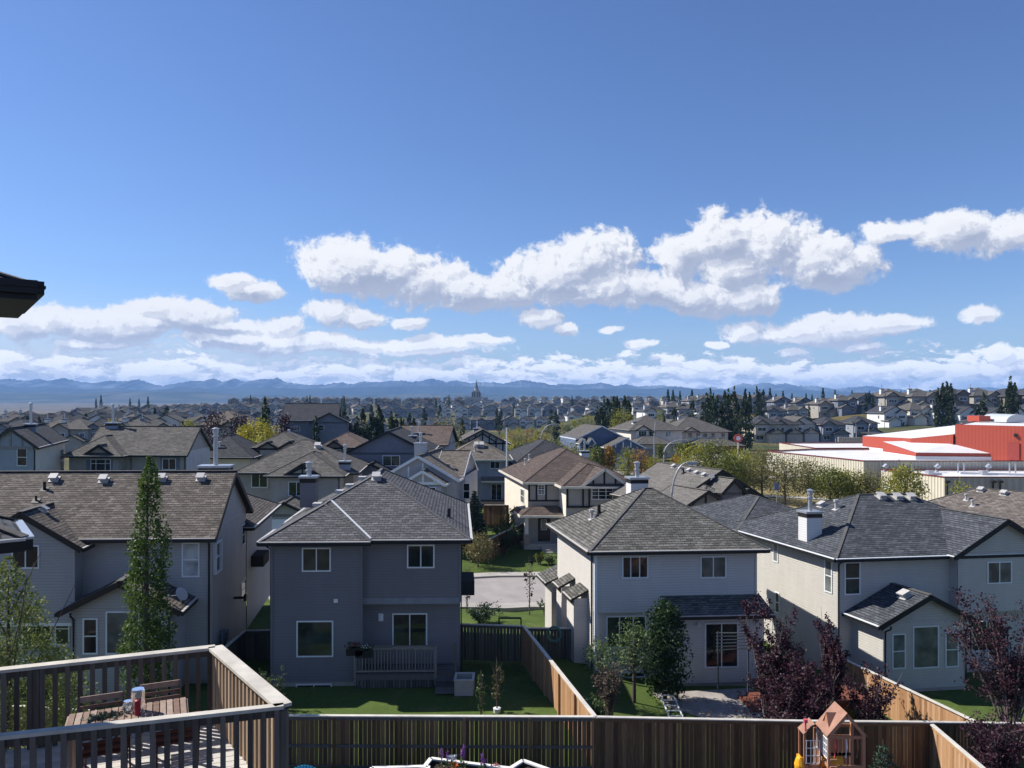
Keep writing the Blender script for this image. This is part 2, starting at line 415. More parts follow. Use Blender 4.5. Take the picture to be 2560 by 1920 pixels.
def build_terrain():
    radii = [3]; 
    while radii[-1] < 9000: radii.append(radii[-1]*1.045+.1)
    az = [-75+150*i/190 for i in range(191)] + [75+210*i/24 for i in range(1, 24)]
    mb = MB(); n = len(az); v = [(0.0, 0.0, -.2)]
    for r in radii:
        for a in az:
            x = math.sin(R(a))*r; y = math.cos(R(a))*r
            v.append((x, y, ground(x, y)))
    f = [(0, 1+(i+1) % n, 1+i) for i in range(n)]
    for j in range(len(radii)-1):
        for i in range(n):
            a = 1+j*n+i; b = 1+j*n+(i+1) % n
            f.append((a, b, b+n, a+n))
    mb.v = v; mb.f = f; mb.uv = [None]*len(f); mb.m = [0]*len(f)
    o = mb.build('ground', GRASS); o['kind'] = 'structure'
    for p in o.data.polygons: p.use_smooth = True
build_terrain()
def ribbon(name, pts, width, mat, dz=.03, kerb=None, edge=0):
    """a road or path sheet following the ground, optional kerb slab each side"""
    mb = MB(); L = []
    P2 = []
    for i in range(len(pts)-1):
        a = Vector(pts[i]); b = Vector(pts[i+1]); n = max(2, int((b-a).length/2.5))
        for k in range(n): P2.append(a.lerp(b, k/n))
    P2.append(Vector(pts[-1]))
    for i, p in enumerate(P2):
        d = (P2[min(i+1, len(P2)-1)]-P2[max(0, i-1)]).normalized(); nr = Vector((-d.y, d.x))
        row = []
        zc = max(ground(*(p+nr*(width*k/2))) for k in (-1, 0, 1))
        for k in (-1, 1):
            q = p+nr*(width*k/2); row.append(Vector((q.x, q.y, zc+dz)))
        L.append((row, nr))
    for (r0, n0), (r1, n1) in zip(L, L[1:]):
        mb.face([r0[0], r0[1], r1[1], r1[0]])
    o = mb.build(name, mat); o['kind'] = 'structure'
    if kerb:
        kb = MB()
        for s in (0, 1):
            for (r0, n0), (r1, n1) in zip(L, L[1:]):
                sg = -1 if s == 0 else 1
                a = r0[s]; b = r1[s]; o0 = Vector((n0.x, n0.y, 0))*sg; o1 = Vector((n1.x, n1.y, 0))*sg
                up = Vector((0, 0, .13))
                w_ = kerb if not isinstance(kerb, (tuple, list)) else kerb[s]
                kb.face([a, b, b+up, a+up]); kb.face([a+up, b+up, b+up+o1*w_, a+up+o0*w_])
                kb.face([a+up+o0*w_, b+up+o1*w_, b+o1*w_-up*2, a+o0*w_-up*2])
        k = kb.build('kerb', CONC); k['kind'] = 'structure'
    return o
ASPH = plain('asphalt', (.22, .205, .20, 1), .9, .14, .8)

# ---------------------------------------------------------------- house builder
class House:
    def __init__(s, name, label, cat, O, a, b, group=None):
        s.O = Vector(O); a = R(a); b = R(b)
        s.ex = Vector((math.cos(a), math.sin(a), 0)); s.ey = Vector((-math.sin(b), math.cos(b), 0))
        s.root = empty(name, s.O, label, cat, group); s.roofs = []
        s.wall = MB(); s.roof = MB(); s.trim = MB(); s.gut = MB(); s.boards = {}
    def T(s, x, y, z): return Vector((s.O.x, s.O.y, 0))+s.ex*x+s.ey*y+Vector((0, 0, z))
    def X(s, px, y):      # local x where picture column px meets the plane local y
        k = (px-HX)/F; bx = s.O.x+y*s.ey.x; by = s.O.y+y*s.ey.y
        return (k*by-bx)/(s.ex.x-k*s.ex.y)
    def Yl(s, px, x):
        k = (px-HX)/F; bx = s.O.x+x*s.ex.x; by = s.O.y+x*s.ex.y
        return (k*by-bx)/(s.ey.x-k*s.ey.y)
    def Z(s, px, py, y=None, x=None):
        if x is None: x = s.X(px, y)
        elif y is None: y = s.Yl(px, x)
        return CZ-(py-HY)/F*s.T(x, y, 0).y
    # walls ---------------------------------------------------------------
    def wface(s, face, off, s0, s1, z0, z1, apex=None, lap=0.0, m=0, mb=None):
        mb = mb or s.wall
        o = {'F': -s.ey, 'K': s.ey, 'L': -s.ex, 'R': s.ex}[face]
        def pt(t, z, d):
            q = s.T(t, off, z) if face in 'FK' else s.T(off, t, z)
            return q+o*d
        ztop = apex[1] if apex else z1
        def rng(z):
            if z <= z1 or not apex: return s0, s1
            k = (z-z1)/(apex[1]-z1); return s0+(apex[0]-s0)*k, s1+(apex[0]-s1)*k
        if lap <= 0:
            mb.face([pt(s0, z0, 0), pt(s1, z0, 0), pt(s1, z1, 0), pt(s0, z1, 0)], m=m)
            if apex: mb.face([pt(s0, z1, 0), pt(s1, z1, 0), pt(apex[0], apex[1], 0)], m=m)
            return
        z = z0
        while z < ztop-1e-4:
            zz = min(z+lap, ztop)
            if z < z1 < zz: zz = z1 if z1-z > .02 else zz
            a0, b0 = rng(z); a1, b1 = rng(zz)
            mb.face([pt(a0, z, .022), pt(b0, z, .022), pt(b1, zz, .003), pt(a1, zz, .003)], m=m)
            mb.face([pt(a0, z, .0), pt(b0, z, .0), pt(b0, z, .022), pt(a0, z, .022)], m=m)
            z = zz
    def body(s, x0, x1, y0, y1, z0, z1, lap=0.0, faces='FLRK', m=0, found=None):
        zz = z0
        if found: 
            for fc, off, a, b in (('F', y0, x0, x1), ('L', x0, y0, y1), ('R', x1, y0, y1), ('K', y1, x0, x1)):
                if fc in faces: s.wface(fc, off+(.03 if fc in 'FL' else -.03), a+.03, b-.03, z0-.8, z0, m=1)
        if 'F' in faces: s.wface('F', y0, x0, x1, zz, z1, lap=lap, m=m)
        if 'K' in faces: s.wface('K', y1, x0, x1, zz, z1, lap=0, m=m)
        if 'L' in faces: s.wface('L', x0, y0, y1, zz, z1, lap=lap, m=m)
        if 'R' in faces: s.wface('R', x1, y0, y1, zz, z1, lap=lap, m=m)
    # roofs ---------------------------------------------------------------
    def eave(s, p, q, dark=True):
        """gutter + fascia along an eave from local p to local q (3-tuples)"""
        a = s.T(*p); b = s.T(*q)
        s.gut.bar(a+Vector((0, 0, -.02)), b+Vector((0, 0, -.02)), .13, .035, 0)  # pale top strip: sun on the gutter edge put into its colour
        s.gut.bar(a+Vector((0, 0, -.115)), b+Vector((0, 0, -.115)), .10, .15, 1)
    def hip(s, x0, x1, y0, y1, ze, pitch, oh=.45, caps=True, top=None, gutter='FLRK', hipb=True):
        """hip roof over the wall rectangle; ridge along the longer side"""
        X0, X1, Y0, Y1 = x0-oh, x1+oh, y0-oh, y1+oh
        w = X1-X0; d = Y1-Y0; h = min(w, d)/2*pitch
        if w <= d:
            xm = (X0+X1)/2; r0 = (xm, Y0+w/2, ze+h); r1 = (xm, Y1-(w/2 if hipb else 0), ze+h)
            fs = [[(X0, Y0, ze), (X1, Y0, ze), r0], [(X1, Y0, ze), (X1, Y1, ze), r1, r0],
                  [(X1, Y1, ze), (X0, Y1, ze), r1], [(X0, Y1, ze), (X0, Y0, ze), r0, r1]]
            hips = [((X0, Y0, ze), r0), ((X1, Y0, ze), r0), ((X1, Y1, ze), r1), ((X0, Y1, ze), r1), (r0, r1)]
        else:
            ym = (Y0+Y1)/2; r0 = (X0+d/2, ym, ze+h); r1 = (X1-d/2, ym, ze+h)
            fs = [[(X0, Y0, ze), (X1, Y0, ze), r1, r0], [(X1, Y0, ze), (X1, Y1, ze), r1],
                  [(X1, Y1, ze), (X0, Y1, ze), r0, r1], [(X0, Y1, ze), (X0, Y0, ze), r0]]
            hips = [((X0, Y0, ze), r0), ((X1, Y0, ze), r1), ((X1, Y1, ze), r1), ((X0, Y1, ze), r0), (r0, r1)]
        for f in fs: s.roof.poly_auto([s.T(*p) for p in f], 0)
        s.roof.face([s.T(X0, Y0, ze-.16), s.T(X1, Y0, ze-.16), s.T(X1, Y1, ze-.16), s.T(X0, Y1, ze-.16)], m=1)
        c = [(X0, Y0), (X1, Y0), (X1, Y1), (X0, Y1)]
        for i in range(4):
            a = c[i]; b = c[(i+1) % 4]
            s.roof.face([s.T(a[0], a[1], ze-.16), s.T(b[0], b[1], ze-.16), s.T(b[0], b[1], ze), s.T(a[0], a[1], ze)], m=1)
            if 'FRKL'[i] in gutter:
                e = .05; ox = (e if i == 1 else -e if i == 3 else 0); oy = (-e if i == 0 else e if i == 2 else 0)
                s.eave((a[0]+ox, a[1]+oy, ze), (b[0]+ox, b[1]+oy, ze))
        if caps:
            for a, b in hips:
                s.roof.bar(s.T(*a)+Vector((0, 0, .008)), s.T(*b)+Vector((0, 0, .006)), .15, .018, 2)
        def hz(x, y):
            if not (X0 <= x <= X1 and Y0 <= y <= Y1): return -99
            dd = min(x-X0, X1-x, y-Y0, (Y1-y) if hipb or w > d else 99)
            return ze+dd*pitch
        s.roofs.append((hz, pitch)); return h
    def gable(s, x0, x1, y0, y1, ze, pitch, ax='y', oh=.45, og=.35, t=.14, faces='', lap=0.0, gutter='LR', m=0, plate=None):
        """gable roof; ax = ridge direction; faces = which gable triangles get a wall"""
        if ax == 'y': a0, a1, b0, b1 = x0-oh, x1+oh, y0-og, y1+og; TT = lambda a, b, z: s.T(a, b, z)
        else: a0, a1, b0, b1 = y0-oh, y1+oh, x0-og, x1+og; TT = lambda a, b, z: s.T(b, a, z)
        am = (a0+a1)/2; h = (a1-a0)/2*pitch
        zt = ze+t
        for e, sg in ((a0, 1), (a1, -1)):
            s.roof.poly_auto([TT(e, b0, ze), TT(e, b1, ze), TT(am, b1, ze+h), TT(am, b0, ze+h)], 0)
            lo = [TT(e, b0, ze-t), TT(e, b1, ze-t), TT(am, b1, ze+h-t), TT(am, b0, ze+h-t)]
            s.roof.face(lo, m=1)
            s.roof.face([TT(e, b0, ze-t), TT(e, b1, ze-t), TT(e, b1, ze), TT(e, b0, ze)], m=1)
            for bb, dd in ((b0, -.012), (b1, .012)):      # bargeboard
                p = TT(e, bb+dd, ze-.11); q = TT(am, bb+dd, ze+h-.11)
                key = (len(s.roofs), bb); s.boards.setdefault(key, MB()).bar(p, q, .03, .24, 0, up=(0, 0, 1))
        s.roof.bar(TT(am, b0, ze+h+.012), TT(am, b1, ze+h+.012), .24, .03, 2)
        for e, k in ((a0, 0), (a1, 1)):
            fc = ('LR' if ax == 'y' else 'FK')[k]
            if fc in gutter:
                o = -.05 if k == 0 else .05
                if ax == 'y': s.eave((e+o, b0, ze), (e+o, b1, ze))
                else: s.eave((b0, e+o, ze), (b1, e+o, ze))
        # gable walls
        zp = ze+oh*pitch-t; zr = ze+h-t
        for fc in faces:
            if ax == 'y': s.wface(fc, y0 if fc == 'F' else y1, x0, x1, zp-.3 if plate is None else plate, zp, apex=(am, zr), lap=lap, m=m)
            else: s.wface(fc, x0 if fc == 'L' else x1, y0, y1, zp-.3 if plate is None else plate, zp, apex=(am, zr), lap=lap, m=m)
        def hz(x, y):
            a, b = (x, y) if ax == 'y' else (y, x)
            if not (a0 <= a <= a1 and b0 <= b <= b1): return -99
            return ze+min(a-a0, a1-a)*pitch
        s.roofs.append((hz, pitch)); return h
    def shed(s, x0, x1, y0, y1, z_hi, z_lo, hi='K', t=.12, ends=True):
        """lean-to roof: high edge on side hi"""
        c = {'K': [(x0, y0, z_lo), (x1, y0, z_lo), (x1, y1, z_hi), (x0, y1, z_hi)],
             'R': [(x0, y1, z_lo), (x0, y0, z_lo), (x1, y0, z_hi), (x1, y1, z_hi)],
             'L': [(x1, y0, z_lo), (x1, y1, z_lo), (x0, y1, z_hi), (x0, y0, z_hi)]}[hi]
        s.roof.poly_auto([s.T(*p) for p in c], 0)
        lo = [(p[0], p[1], p[2]-t) for p in c]; s.roof.face([s.T(*p) for p in lo], m=1)
        for i in range(4):
            a, b = c[i], c[(i+1) % 4]; al, bl = lo[i], lo[(i+1) % 4]
            s.roof.face([s.T(*al), s.T(*bl), s.T(*b), s.T(*a)], m=1)
        a, b = c[0], c[1]; s.eave((a[0], a[1], a[2]), (b[0], b[1], b[2]))
    def roofz(s, x, y): return max([f(x, y) for f, p in s.roofs]+[-99])
    def hit(s, px, py):
        Y = 20.0
        while Y < 200:
            p = P(px, py, Y); d = p-s.T(0, 0, 0); d.z = 0
            det = s.ex.x*s.ey.y-s.ex.y*s.ey.x
            x = (d.x*s.ey.y-d.y*s.ey.x)/det; y = (s.ex.x*d.y-s.ex.y*d.x)/det
            if s.roofz(x, y) >= p.z: return x, y, s.roofz(x, y), Y
            Y += .04
        return None
    def vent(s, px, py, kind='box', sc=1.0):
        h = s.hit(px, py)
        if not h: return
        x, y, z, Y = h; e = .15
        gx = (s.roofz(x+e, y)-s.roofz(x-e, y))/(2*e); gy = (s.roofz(x, y+e)-s.roofz(x, y-e))/(2*e)
        if abs(gx) > 2 or abs(gy) > 2: gx = gy = 0
        c = s.T(x, y, z); ux = (s.ex+Vector((0, 0, gx))).normalized(); uy = (s.ey+Vector((0, 0, gy))).normalized()
        n = ux.cross(uy).normalized(); mb = MB()
        if kind == 'box':
            mb.obox(c+n*.02, ux*.24*sc, uy*.24*sc, n*.012)
            mb.obox(c+n*.12*sc, ux*.15*sc, uy*.15*sc, n*.09*sc)
            mb.obox(c+n*.22*sc, ux*.20*sc, uy*.20*sc, n*.03*sc)
            mb.build('roof_vent', VENTM, s.root)
        else:
            mb.cyl(c-Vector((0, 0, .05)), .07*sc, .42*sc, 8); mb.obox(c+n*.015, ux*.17, uy*.17, n*.01)
            if kind == 'cap': mb.cyl(c+Vector((0, 0, .34*sc)), .12*sc, .1*sc, 8)
            mb.build('vent_pipe', BLACKT if kind == 'dark' else VENTM, s.root)
    # openings ------------------------------------------------------------
    def win(s, face, off, s0, s1, z0, z1, style='slider', glass=None, frame=None, fw=.06, label=None, name='window', proud=.05, sill=False, divs=None):
        o = {'F': -s.ey, 'K': s.ey, 'L': -s.ex, 'R': s.ex}[face]
        if s0 > s1: s0, s1 = s1, s0
        al = s.ex if face in 'FK' else s.ey
        def pt(t, z, d): return (s.T(t, off, z) if face in 'FK' else s.T(off, t, z))+o*d
        fr = MB()
        def mem(ta, tb, za, zb, dd=proud):
            fr.obox((pt((ta+tb)/2, (za+zb)/2, dd/2+.004)), al*(tb-ta)/2, Vector((0, 0, (zb-za)/2)), o*(dd/2))
        mem(s0, s0+fw, z0, z1); mem(s1-fw, s1, z0, z1)
        mem(s0+fw, s1-fw, z1-fw, z1); mem(s0+fw, s1-fw, z0, z0+fw)
        def V(k, w_=fw*.8, za=z0+fw, zb=z1-fw): t = s0+(s1-s0)*k; mem(t-w_/2, t+w_/2, za, zb, proud*.8)
        def Hh(k, w_=fw*.8, ta=s0+fw, tb=s1-fw): z = z0+(z1-z0)*k; mem(ta, tb, z-w_/2, z+w_/2, proud*.75)
        if style == 'slider': V(.5)
        elif style == 'hung': Hh(.5)
        elif style == 'triple': V(.27); V(.73)
        elif style == 'third': V(.33); V(.67)
        elif style == 'grid': V(.5, .03); Hh(.5, .06); Hh(.25, .03); Hh(.75, .03)
        elif style == 'triplegrid': V(.27); V(.73); Hh(.62, .04)
        elif style == 'thirdgrid': V(.33); V(.67); Hh(.7, .03); Hh(.36, .03)
        elif style == 'door': V(.5)
        if sill: mem(s0-.05, s1+.05, z0-.06, z0, .1)
        f = fr.build(name, frame or WHITE, s.root)
        if label: f['label'] = label
        g = MB(); g.face([pt(s0+fw*.5, z0+fw*.5, .03), pt(s1-fw*.5, z0+fw*.5, .03), pt(s1-fw*.5, z1-fw*.5, .03), pt(s0+fw*.5, z1-fw*.5, .03)])
        g.build('pane', glass or GL, f)
        return f
    def winpx(s, x0, y0, x1, y1, off=0.0, face='F', **kw):
        if face in 'FK':
            a = s.X(x0, off); b = s.X(x1, off); z1 = s.Z((x0+x1)/2, y0, y=off); z0 = s.Z((x0+x1)/2, y1, y=off)
        else:
            a = s.Yl(x0, off); b = s.Yl(x1, off); m = (x0+x1)/2
            z1 = s.Z(m, y0, x=off); z0 = s.Z(m, y1, x=off)
        return s.win(face, off, a, b, z0, z1, **kw)
    def part(s, name, mb, mats, label=None):
        o = mb.build(name, mats, s.root)
        if label: o['label'] = label
        return o
    def bars(s, name, lst, mat, d=.05):
        """flat trim boards on a front wall: (xa, za, xb, zb, width, local y)"""
        mb = MB()
        for (xa, za, xb, zb, wd, off) in lst:
            p = s.T(xa, off, za)-s.ey*d/2; q = s.T(xb, off, zb)-s.ey*d/2
            mb.bar(p, q, d, wd, up=Vector((0, 0, 1)) if abs(xb-xa) > .01 else s.ex)
        return mb.build(name, mat, s.root)
    def chimney(s, x, y, w, d, z0, z1, wallm, pipe=1.3, cap=DKTRIM, capz=.12, lap=.0):
        c = MB()
        c.obox(s.T(x, y, (z0+z1)/2), s.ex*w/2, s.ey*d/2, Vector((0, 0, (z1-z0)/2)))
        ch = c.build('chimney', wallm, s.root)
        k = MB(); k.obox(s.T(x, y, z1-.16), s.ex*(w/2+.015), s.ey*(d/2+.015), Vector((0, 0, .1)))
        k.build('chimney_band', cap, ch)
        k = MB(); k.obox(s.T(x, y, z1+.02), s.ex*(w/2+.07), s.ey*(d/2+.07), Vector((0, 0, .05)))
        k.build('chimney_cap', GALV, ch)
        if pipe:
            k = MB(); r = .11; top = z1+pipe
            k.cyl(s.T(x, y, z1), r, pipe, 10); k.cyl(s.T(x, y, top-.42), r*1.5, .07, 10); k.cyl(s.T(x, y, top-.22), r*1.35, .2, 10)
            k.cyl(s.T(x, y, top), r*1.9, .07, 10, r2=.05); k.build('flue', GALV, ch)
        return ch
    def spout(s, x, y, z1, z0, mat=None, kick=.35, face='F'):
        mb = MB(); o = {'F': -s.ey, 'L': -s.ex, 'R': s.ex}[face]
        a = s.T(x, y, z1)+o*kick; b = s.T(x, y, z1-.3)+o*.06; c = s.T(x, y, z0)+o*.06
        mb.tube([a+Vector((0, 0, .05)), a+Vector((0, 0, -.08)), b, c], .045, 6)
        mb.build('downpipe', mat or DKTRIM, s.root)
    def corner(s, x, y, z0, z1, mat, w=.10):
        mb = MB(); mb.obox(s.T(x, y, (z0+z1)/2), s.ex*w/2, s.ey*w/2, Vector((0, 0, (z1-z0)/2))); mb.build('corner_board', mat, s.root)
    def finish(s, wallm, roofm, gutm=None, trimm=None, capm=None, found=None):
        s.wo = s.wall.build('wall', [wallm, found or CONC] if not isinstance(wallm, list) else wallm, s.root)
        s.ro = s.roof.build('roof', [roofm, trimm or DKTRIM, capm or roofm], s.root)
        if s.gut.v: s.gut.build('gutter', [gutm or TAN_GUT, trimm or DKTRIM], s.ro)
        for k in sorted(s.boards): s.boards[k].build('bargeboard', trimm or DKTRIM, s.ro)
# ================================================================ NEAR HOUSES
SH_A = shingle('brown_grey_shingles', (.135, .118, .105, 1), contrast=.35)
SH_B = shingle('mottled_grey_shingles', (.118, .119, .125, 1), var=.24, contrast=.38)
SH_C = shingle('grey_shingles', (.135, .132, .122, 1), contrast=.35)
SH_D = shingle('charcoal_shingles', (.078, .085, .098, 1), contrast=.4)
CAP_D = plain('dark_ridge_shingles', (.09, .087, .085, 1), .9, .25, 5)
CAP_B = plain('grey_ridge_shingles', (.10, .10, .105, 1), .9, .25, 5)
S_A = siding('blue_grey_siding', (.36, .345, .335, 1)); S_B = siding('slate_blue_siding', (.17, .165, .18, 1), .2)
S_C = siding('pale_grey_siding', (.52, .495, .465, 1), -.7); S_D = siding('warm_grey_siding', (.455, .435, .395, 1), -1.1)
LAP = .125
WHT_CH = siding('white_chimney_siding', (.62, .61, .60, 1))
# ---- A: long brown roof, left -------------------------------------------------
def house_a():
    h = House('two_storey_house', 'blue-grey sided house with a long brown gable roof behind the slim green tree', 'house', (-13.3, 34.0, 0), 2, 8)
    gz = 0; ze = 6.5
    xl = -11.6
    xw = h.X(74, -.9)
    h.body(xl, 0, 0, 7.6, .15, ze, lap=LAP, found=1)
    h.gable(xl, 0, 0, 7.6, ze, .60, ax='x', oh=.42, og=.30, faces='LR', lap=LAP, gutter='FK')
    # back lower wing seen past the right wall
    # left front gable
    xg0 = h.X(-28, -.9)
    h.body(xg0, xw, -.9, 0.5, 3.0, 6.35, lap=LAP, faces='FLR')
    h.gable(xg0, xw, -.9, 3.4, 6.25, .60, ax='y', oh=.42, og=.30, faces='F', lap=LAP, gutter='LR')
    # cantilever underside
    u = MB(); u.obox(h.T((xg0+xw)/2, -.45, 2.93), h.ex*(xw-xg0)/2, h.ey*.46, Vector((0, 0, .07))); h.part('floor_edge', u, WHITE)
    # sunroom with its own gable
    ya = -2.0
    xa = h.X(71.5, ya); xb = h.X(172, ya)
    h.body(xa, xb, ya, 0, .2, 3.9, lap=LAP, faces='FLR', found=1)
    h.gable(xa, xb, ya, .25, 3.83, .50, ax='y', oh=.45, og=.35, faces='F', lap=LAP, gutter='LR')
    h.winpx(83, 618, 98, 654, off=ya, style='hung'); h.winpx(106, 611, 140, 654, off=ya, style='none', glass=GL_B)
    h.winpx(148, 618, 163, 654, off=ya, style='hung')
    h.winpx(12, 545, 39.6, 568.5, off=-.9, style='slider'); h.winpx(182, 542.3, 199.7, 577, off=0, style='hung', glass=GL_W)
    h.winpx(22, 608, 52, 645, off=0, style='none', glass=GL_G); h.winpx(55, 612, 70, 645, off=0, style='hung', glass=GL_G)
    for p in ((241.4, 524, 244.4, 545), (240.6, 580, 245.2, 598)): h.winpx(*p, off=0, face='R', style='hung', label='narrow window on the side wall')
    h.winpx(213, 541, 219, 572, off=0, face='R', style='hung', proud=.16)
    for p in ((54.5, 479.5), (104, 481), (162, 479.5), (201, 479.5)): h.vent(*p, sc=.95)
    h.vent(44.5, 490, 'dark'); h.vent(43, 511, sc=.8); h.vent(36, 501, 'dark', .7)
    # chimney behind the ridge on the far slope
    z = h.roofz(-1.2, 5.2); h.chimney(-.95, 4.9, 1.5, .9, z-.5, 9.15, plain('white_chimney_stucco', (.5, .52, .55, 1), .8), pipe=1.9)
    h.spout(-.06, 0, 6.45, .3); h.spout(xa+.1, ya, 3.75, .3); h.spout(xb-.1, ya, 3.75, .3)
    for x, y, z0, z1 in ((0, 0, .15, 6.3), (xw, -.9, 3.0, 6.2)): h.corner(x, y, z0, z1, S_A)
    # satellite dish over the sunroom eave
    d = MB(); c = h.T(xb+.25, -1.7, 4.35)
    d.lathe(c, [(0, -.0), (.16, .03), (.26, .07), (.30, .10)], 14); o = d.mesh('satellite_dish', GALV, c)
    ob = bpy.data.objects.new('satellite_dish', o); COL.objects.link(ob); ob.parent = h.root; ob.location = c-h.root.location; ob.rotation_euler = (R(60), 0, R(70))
    m = MB(); m.tube([h.T(xb+.25, -1.55, 3.9), c], .025, 6); m.tube([c, c+Vector((-.35, -.25, .0))], .02, 5); m.cyl(c+Vector((-.38, -.28, -.06)), .06, .12, 8); h.part('dish_mount', m, GALV)
    # side wall meter, hose reel shelf
    g = MB(); q = h.T(.15, 2.0, 1.5); g.obox(q, h.ex*.12, h.ey*.28, Vector((0, 0, .22))); g.tube([h.T(.15, 2.0, 1.4), h.T(.15, 2.0, .1)], .05); g.tube([h.T(.15, 1.5, 1.9), h.T(.15, 1.5, 1.3)], .09, 8)
    h.part('gas_meter', g, plain('meter_grey', (.12, .14, .17, 1)))
    v = MB(); v.obox(h.T(.3, 4.6, 2.6), h.ex*.3, h.ey*.08, Vector((0, 0, .05))); v.obox(h.T(.58, 4.6, 2.6), h.ex*.06, h.ey*.12, Vector((0, 0, .16))); h.part('exhaust_pipe', v, DKTRIM)
    # small bay on side wall
    h.body(-7, .05, 7.6, 15.5, .15, 5.7, lap=LAP, faces='RK'); h.hip(-7, .05, 7.4, 15.5, 5.75, .5, oh=.45)
    m = MB(); m.obox(h.T(.35, 9.6, 3.55), h.ex*.4, h.ey*.9, Vector((0, 0, .3))); h.part('side_porch_roof', m, SH_A)
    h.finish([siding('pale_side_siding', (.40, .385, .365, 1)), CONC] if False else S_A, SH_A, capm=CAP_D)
house_a()
# ---- B: slate blue house, centre left -------------------------------------------
def house_b():
    h = House('two_storey_house', 'dark slate-blue house with white windows and a small railed deck', 'house', (-10.48, 33.6, 0), 1.5, 4)
    x1 = h.X(361.5, 0); x2 = h.X(460, .35)
    ze = 6.42
    h.body(0, x1, 0, 1.5, .2, ze, lap=LAP, faces='FLR', found=1)
    h.body(0, x2, .35, 11, 3.55, ze, lap=LAP, faces='FLRK')
    h.body(x1, x2, .95, 11, .2, 3.55, lap=LAP, faces='FRK', found=1)
    h.wface('L', 0, 1.5, 11, .2, 3.56, lap=LAP)
    so = MB(); so.obox(h.T((x1+x2)/2, .65, 3.53), h.ex*(x2-x1)/2, h.ey*.31, Vector((0, 0, .05))); so.obox(h.T((x1+x2)/2, .335, 3.62), h.ex*(x2-x1)/2, h.ey*.02, Vector((0, 0, .14)))
    h.part('overhang_trim', so, plain('slate_trim', (.21, .225, .26, 1)))
    h.hip(0, x2, .35, 11, ze, .54, oh=.45)
    h.hip(0, x1, 0, 6.0, ze-.01, .54, oh=.45, gutter='FL')
    # valley flashing
    va = h.T(x1+.45, -.05, ze+.03); vb = h.T(x1/2+.1, 2.75, ze+1.55)
    f = MB(); f.bar(h.T(x1+.42, -.08, ze+.05), h.T(x1/2+.30, 2.05+.1, ze+1.42), .08, .03); h.part('valley_flashing', f, WHITE)
    h.winpx(302, 547.5, 331, 571.5, off=0, style='slider', glass=GL_G); h.winpx(407, 544.5, 434.6, 568, off=.35, style='slider', glass=GL_G)
    h.winpx(296.6, 620.5, 333.4, 656.8, off=0, style='none', glass=GL_G)
    h.winpx(392.3, 613, 427.3, 648, off=.95, style='door', name='patio_door', glass=GL_G)
    h.winpx(296, 683.5, 332, 691, off=0, style='slider', label='low basement window at grass level')
    l = MB(); c = h.T(h.X(381, .95), .95, h.Z(381, 617, y=.95))-h.ey*.03
    l.obox(c, h.ex*.11, h.ey*.03, Vector((0, 0, .17))); l.cyl(c-h.ey*.12+Vector((0, 0, -.1)), .06, .2, 8); h.part('porch_light', l, WHITE)
    l = MB(); l.obox(h.T(h.X(336, 0), -.04, h.Z(336, 600.5, y=0)), h.ex*.09, h.ey*.04, Vector((0, 0, .08))); h.part('wall_vent', l, WHITE)
    for x, y, z0 in ((0, 0, .2), (x1, 0, .2), (x2, .35, 3.55)): h.corner(x, y, z0, 6.25, S_B)
    h.spout(.02, 0, 6.3, .3, kick=.4, face='L'); h.spout(x2-.0, .4, 6.3, .3, kick=.4, face='R')
    h.vent(376.5, 478.5, sc=1.0)
    for k in ((-.9, 5.2, 0), (-.9, 4.2, 0)): pass
    for yy, xx in ((6.0, 3.2), (4.9, 2.7), (4.2, 2.3), (3.2, 1.4)):
        z = h.roofz(xx, yy); m = MB(); m.obox(h.T(xx, yy, z+.10), h.ex*.2, h.ey*.28, Vector((0, 0, .07))); m.build('roof_vent', VENTM, h.root)
    h.vent(449, 517, 'dark', 1.1)
    # chimney chase on the left side
    xc = 1.02
    h.chimney(h.X(309, 4.6), 4.6, .78, .6, 7.2, h.Z(309, 477, y=4.6), S_B, pipe=.72)
    # little awning on right wall
    aw = MB(); aw.obox(h.T(x2+.35, 6.5, 2.9), h.ex*.4, h.ey*1.1, Vector((0, 0, .35))); h.part('side_porch_roof', aw, SH_B)
    # deck in the recess
    WD = boardwood('grey_weathered_deck', (.05, .05, .052, 1), (.10, .095, .09, 1), (.17, .16, .15, 1))
    dz = .62; xa = x1-.25; xs = h.X(435.6, -.3); xe = h.X(455.5, -.2); yf = -.3
    m = MB(); n = 14
    for i in range(n): y = yf+(.93-yf)*(i+.5)/n; m.obox(h.T((xa+xe)/2, y, dz), h.ex*(xe-xa)/2, h.ey*(.93-yf)/n*.46, Vector((0, 0, .02)), uid=i)
    dk = h.part('deck', m, WD)
    m = MB(); m.obox(h.T((xa+xs)/2, yf, dz-.15), h.ex*(xs-xa)/2, h.ey*.02, Vector((0, 0, .12)), uid=3)
    for i in range(28): x = xa+(xs-xa)*(i+.5)/28; m.obox(h.T(x, yf, dz-.42), h.ex*.05, h.ey*.01, Vector((0, 0, .18)), uid=i)
    m.build('skirt', WD, dk)
    m = MB(); m.obox(h.T((xa+.15+xs)/2, yf, dz+1.2), h.ex*(xs-xa-.15)/2, h.ey*.06, Vector((0, 0, .025)), uid=1)
    m.obox(h.T((xa+xs)/2, yf, dz+.12), h.ex*(xs-xa)/2, h.ey*.02, Vector((0, 0, .04)), uid=2)
    m.obox(h.T((xa+xs)/2, yf, dz+1.1), h.ex*(xs-xa)/2, h.ey*.02, Vector((0, 0, .04)), uid=2)
    for i in range(26): x = xa+(xs-xa)*(i+.5)/26; m.obox(h.T(x, yf, dz+.6), h.ex*.02, h.ey*.02, Vector((0, 0, .5)), uid=i)
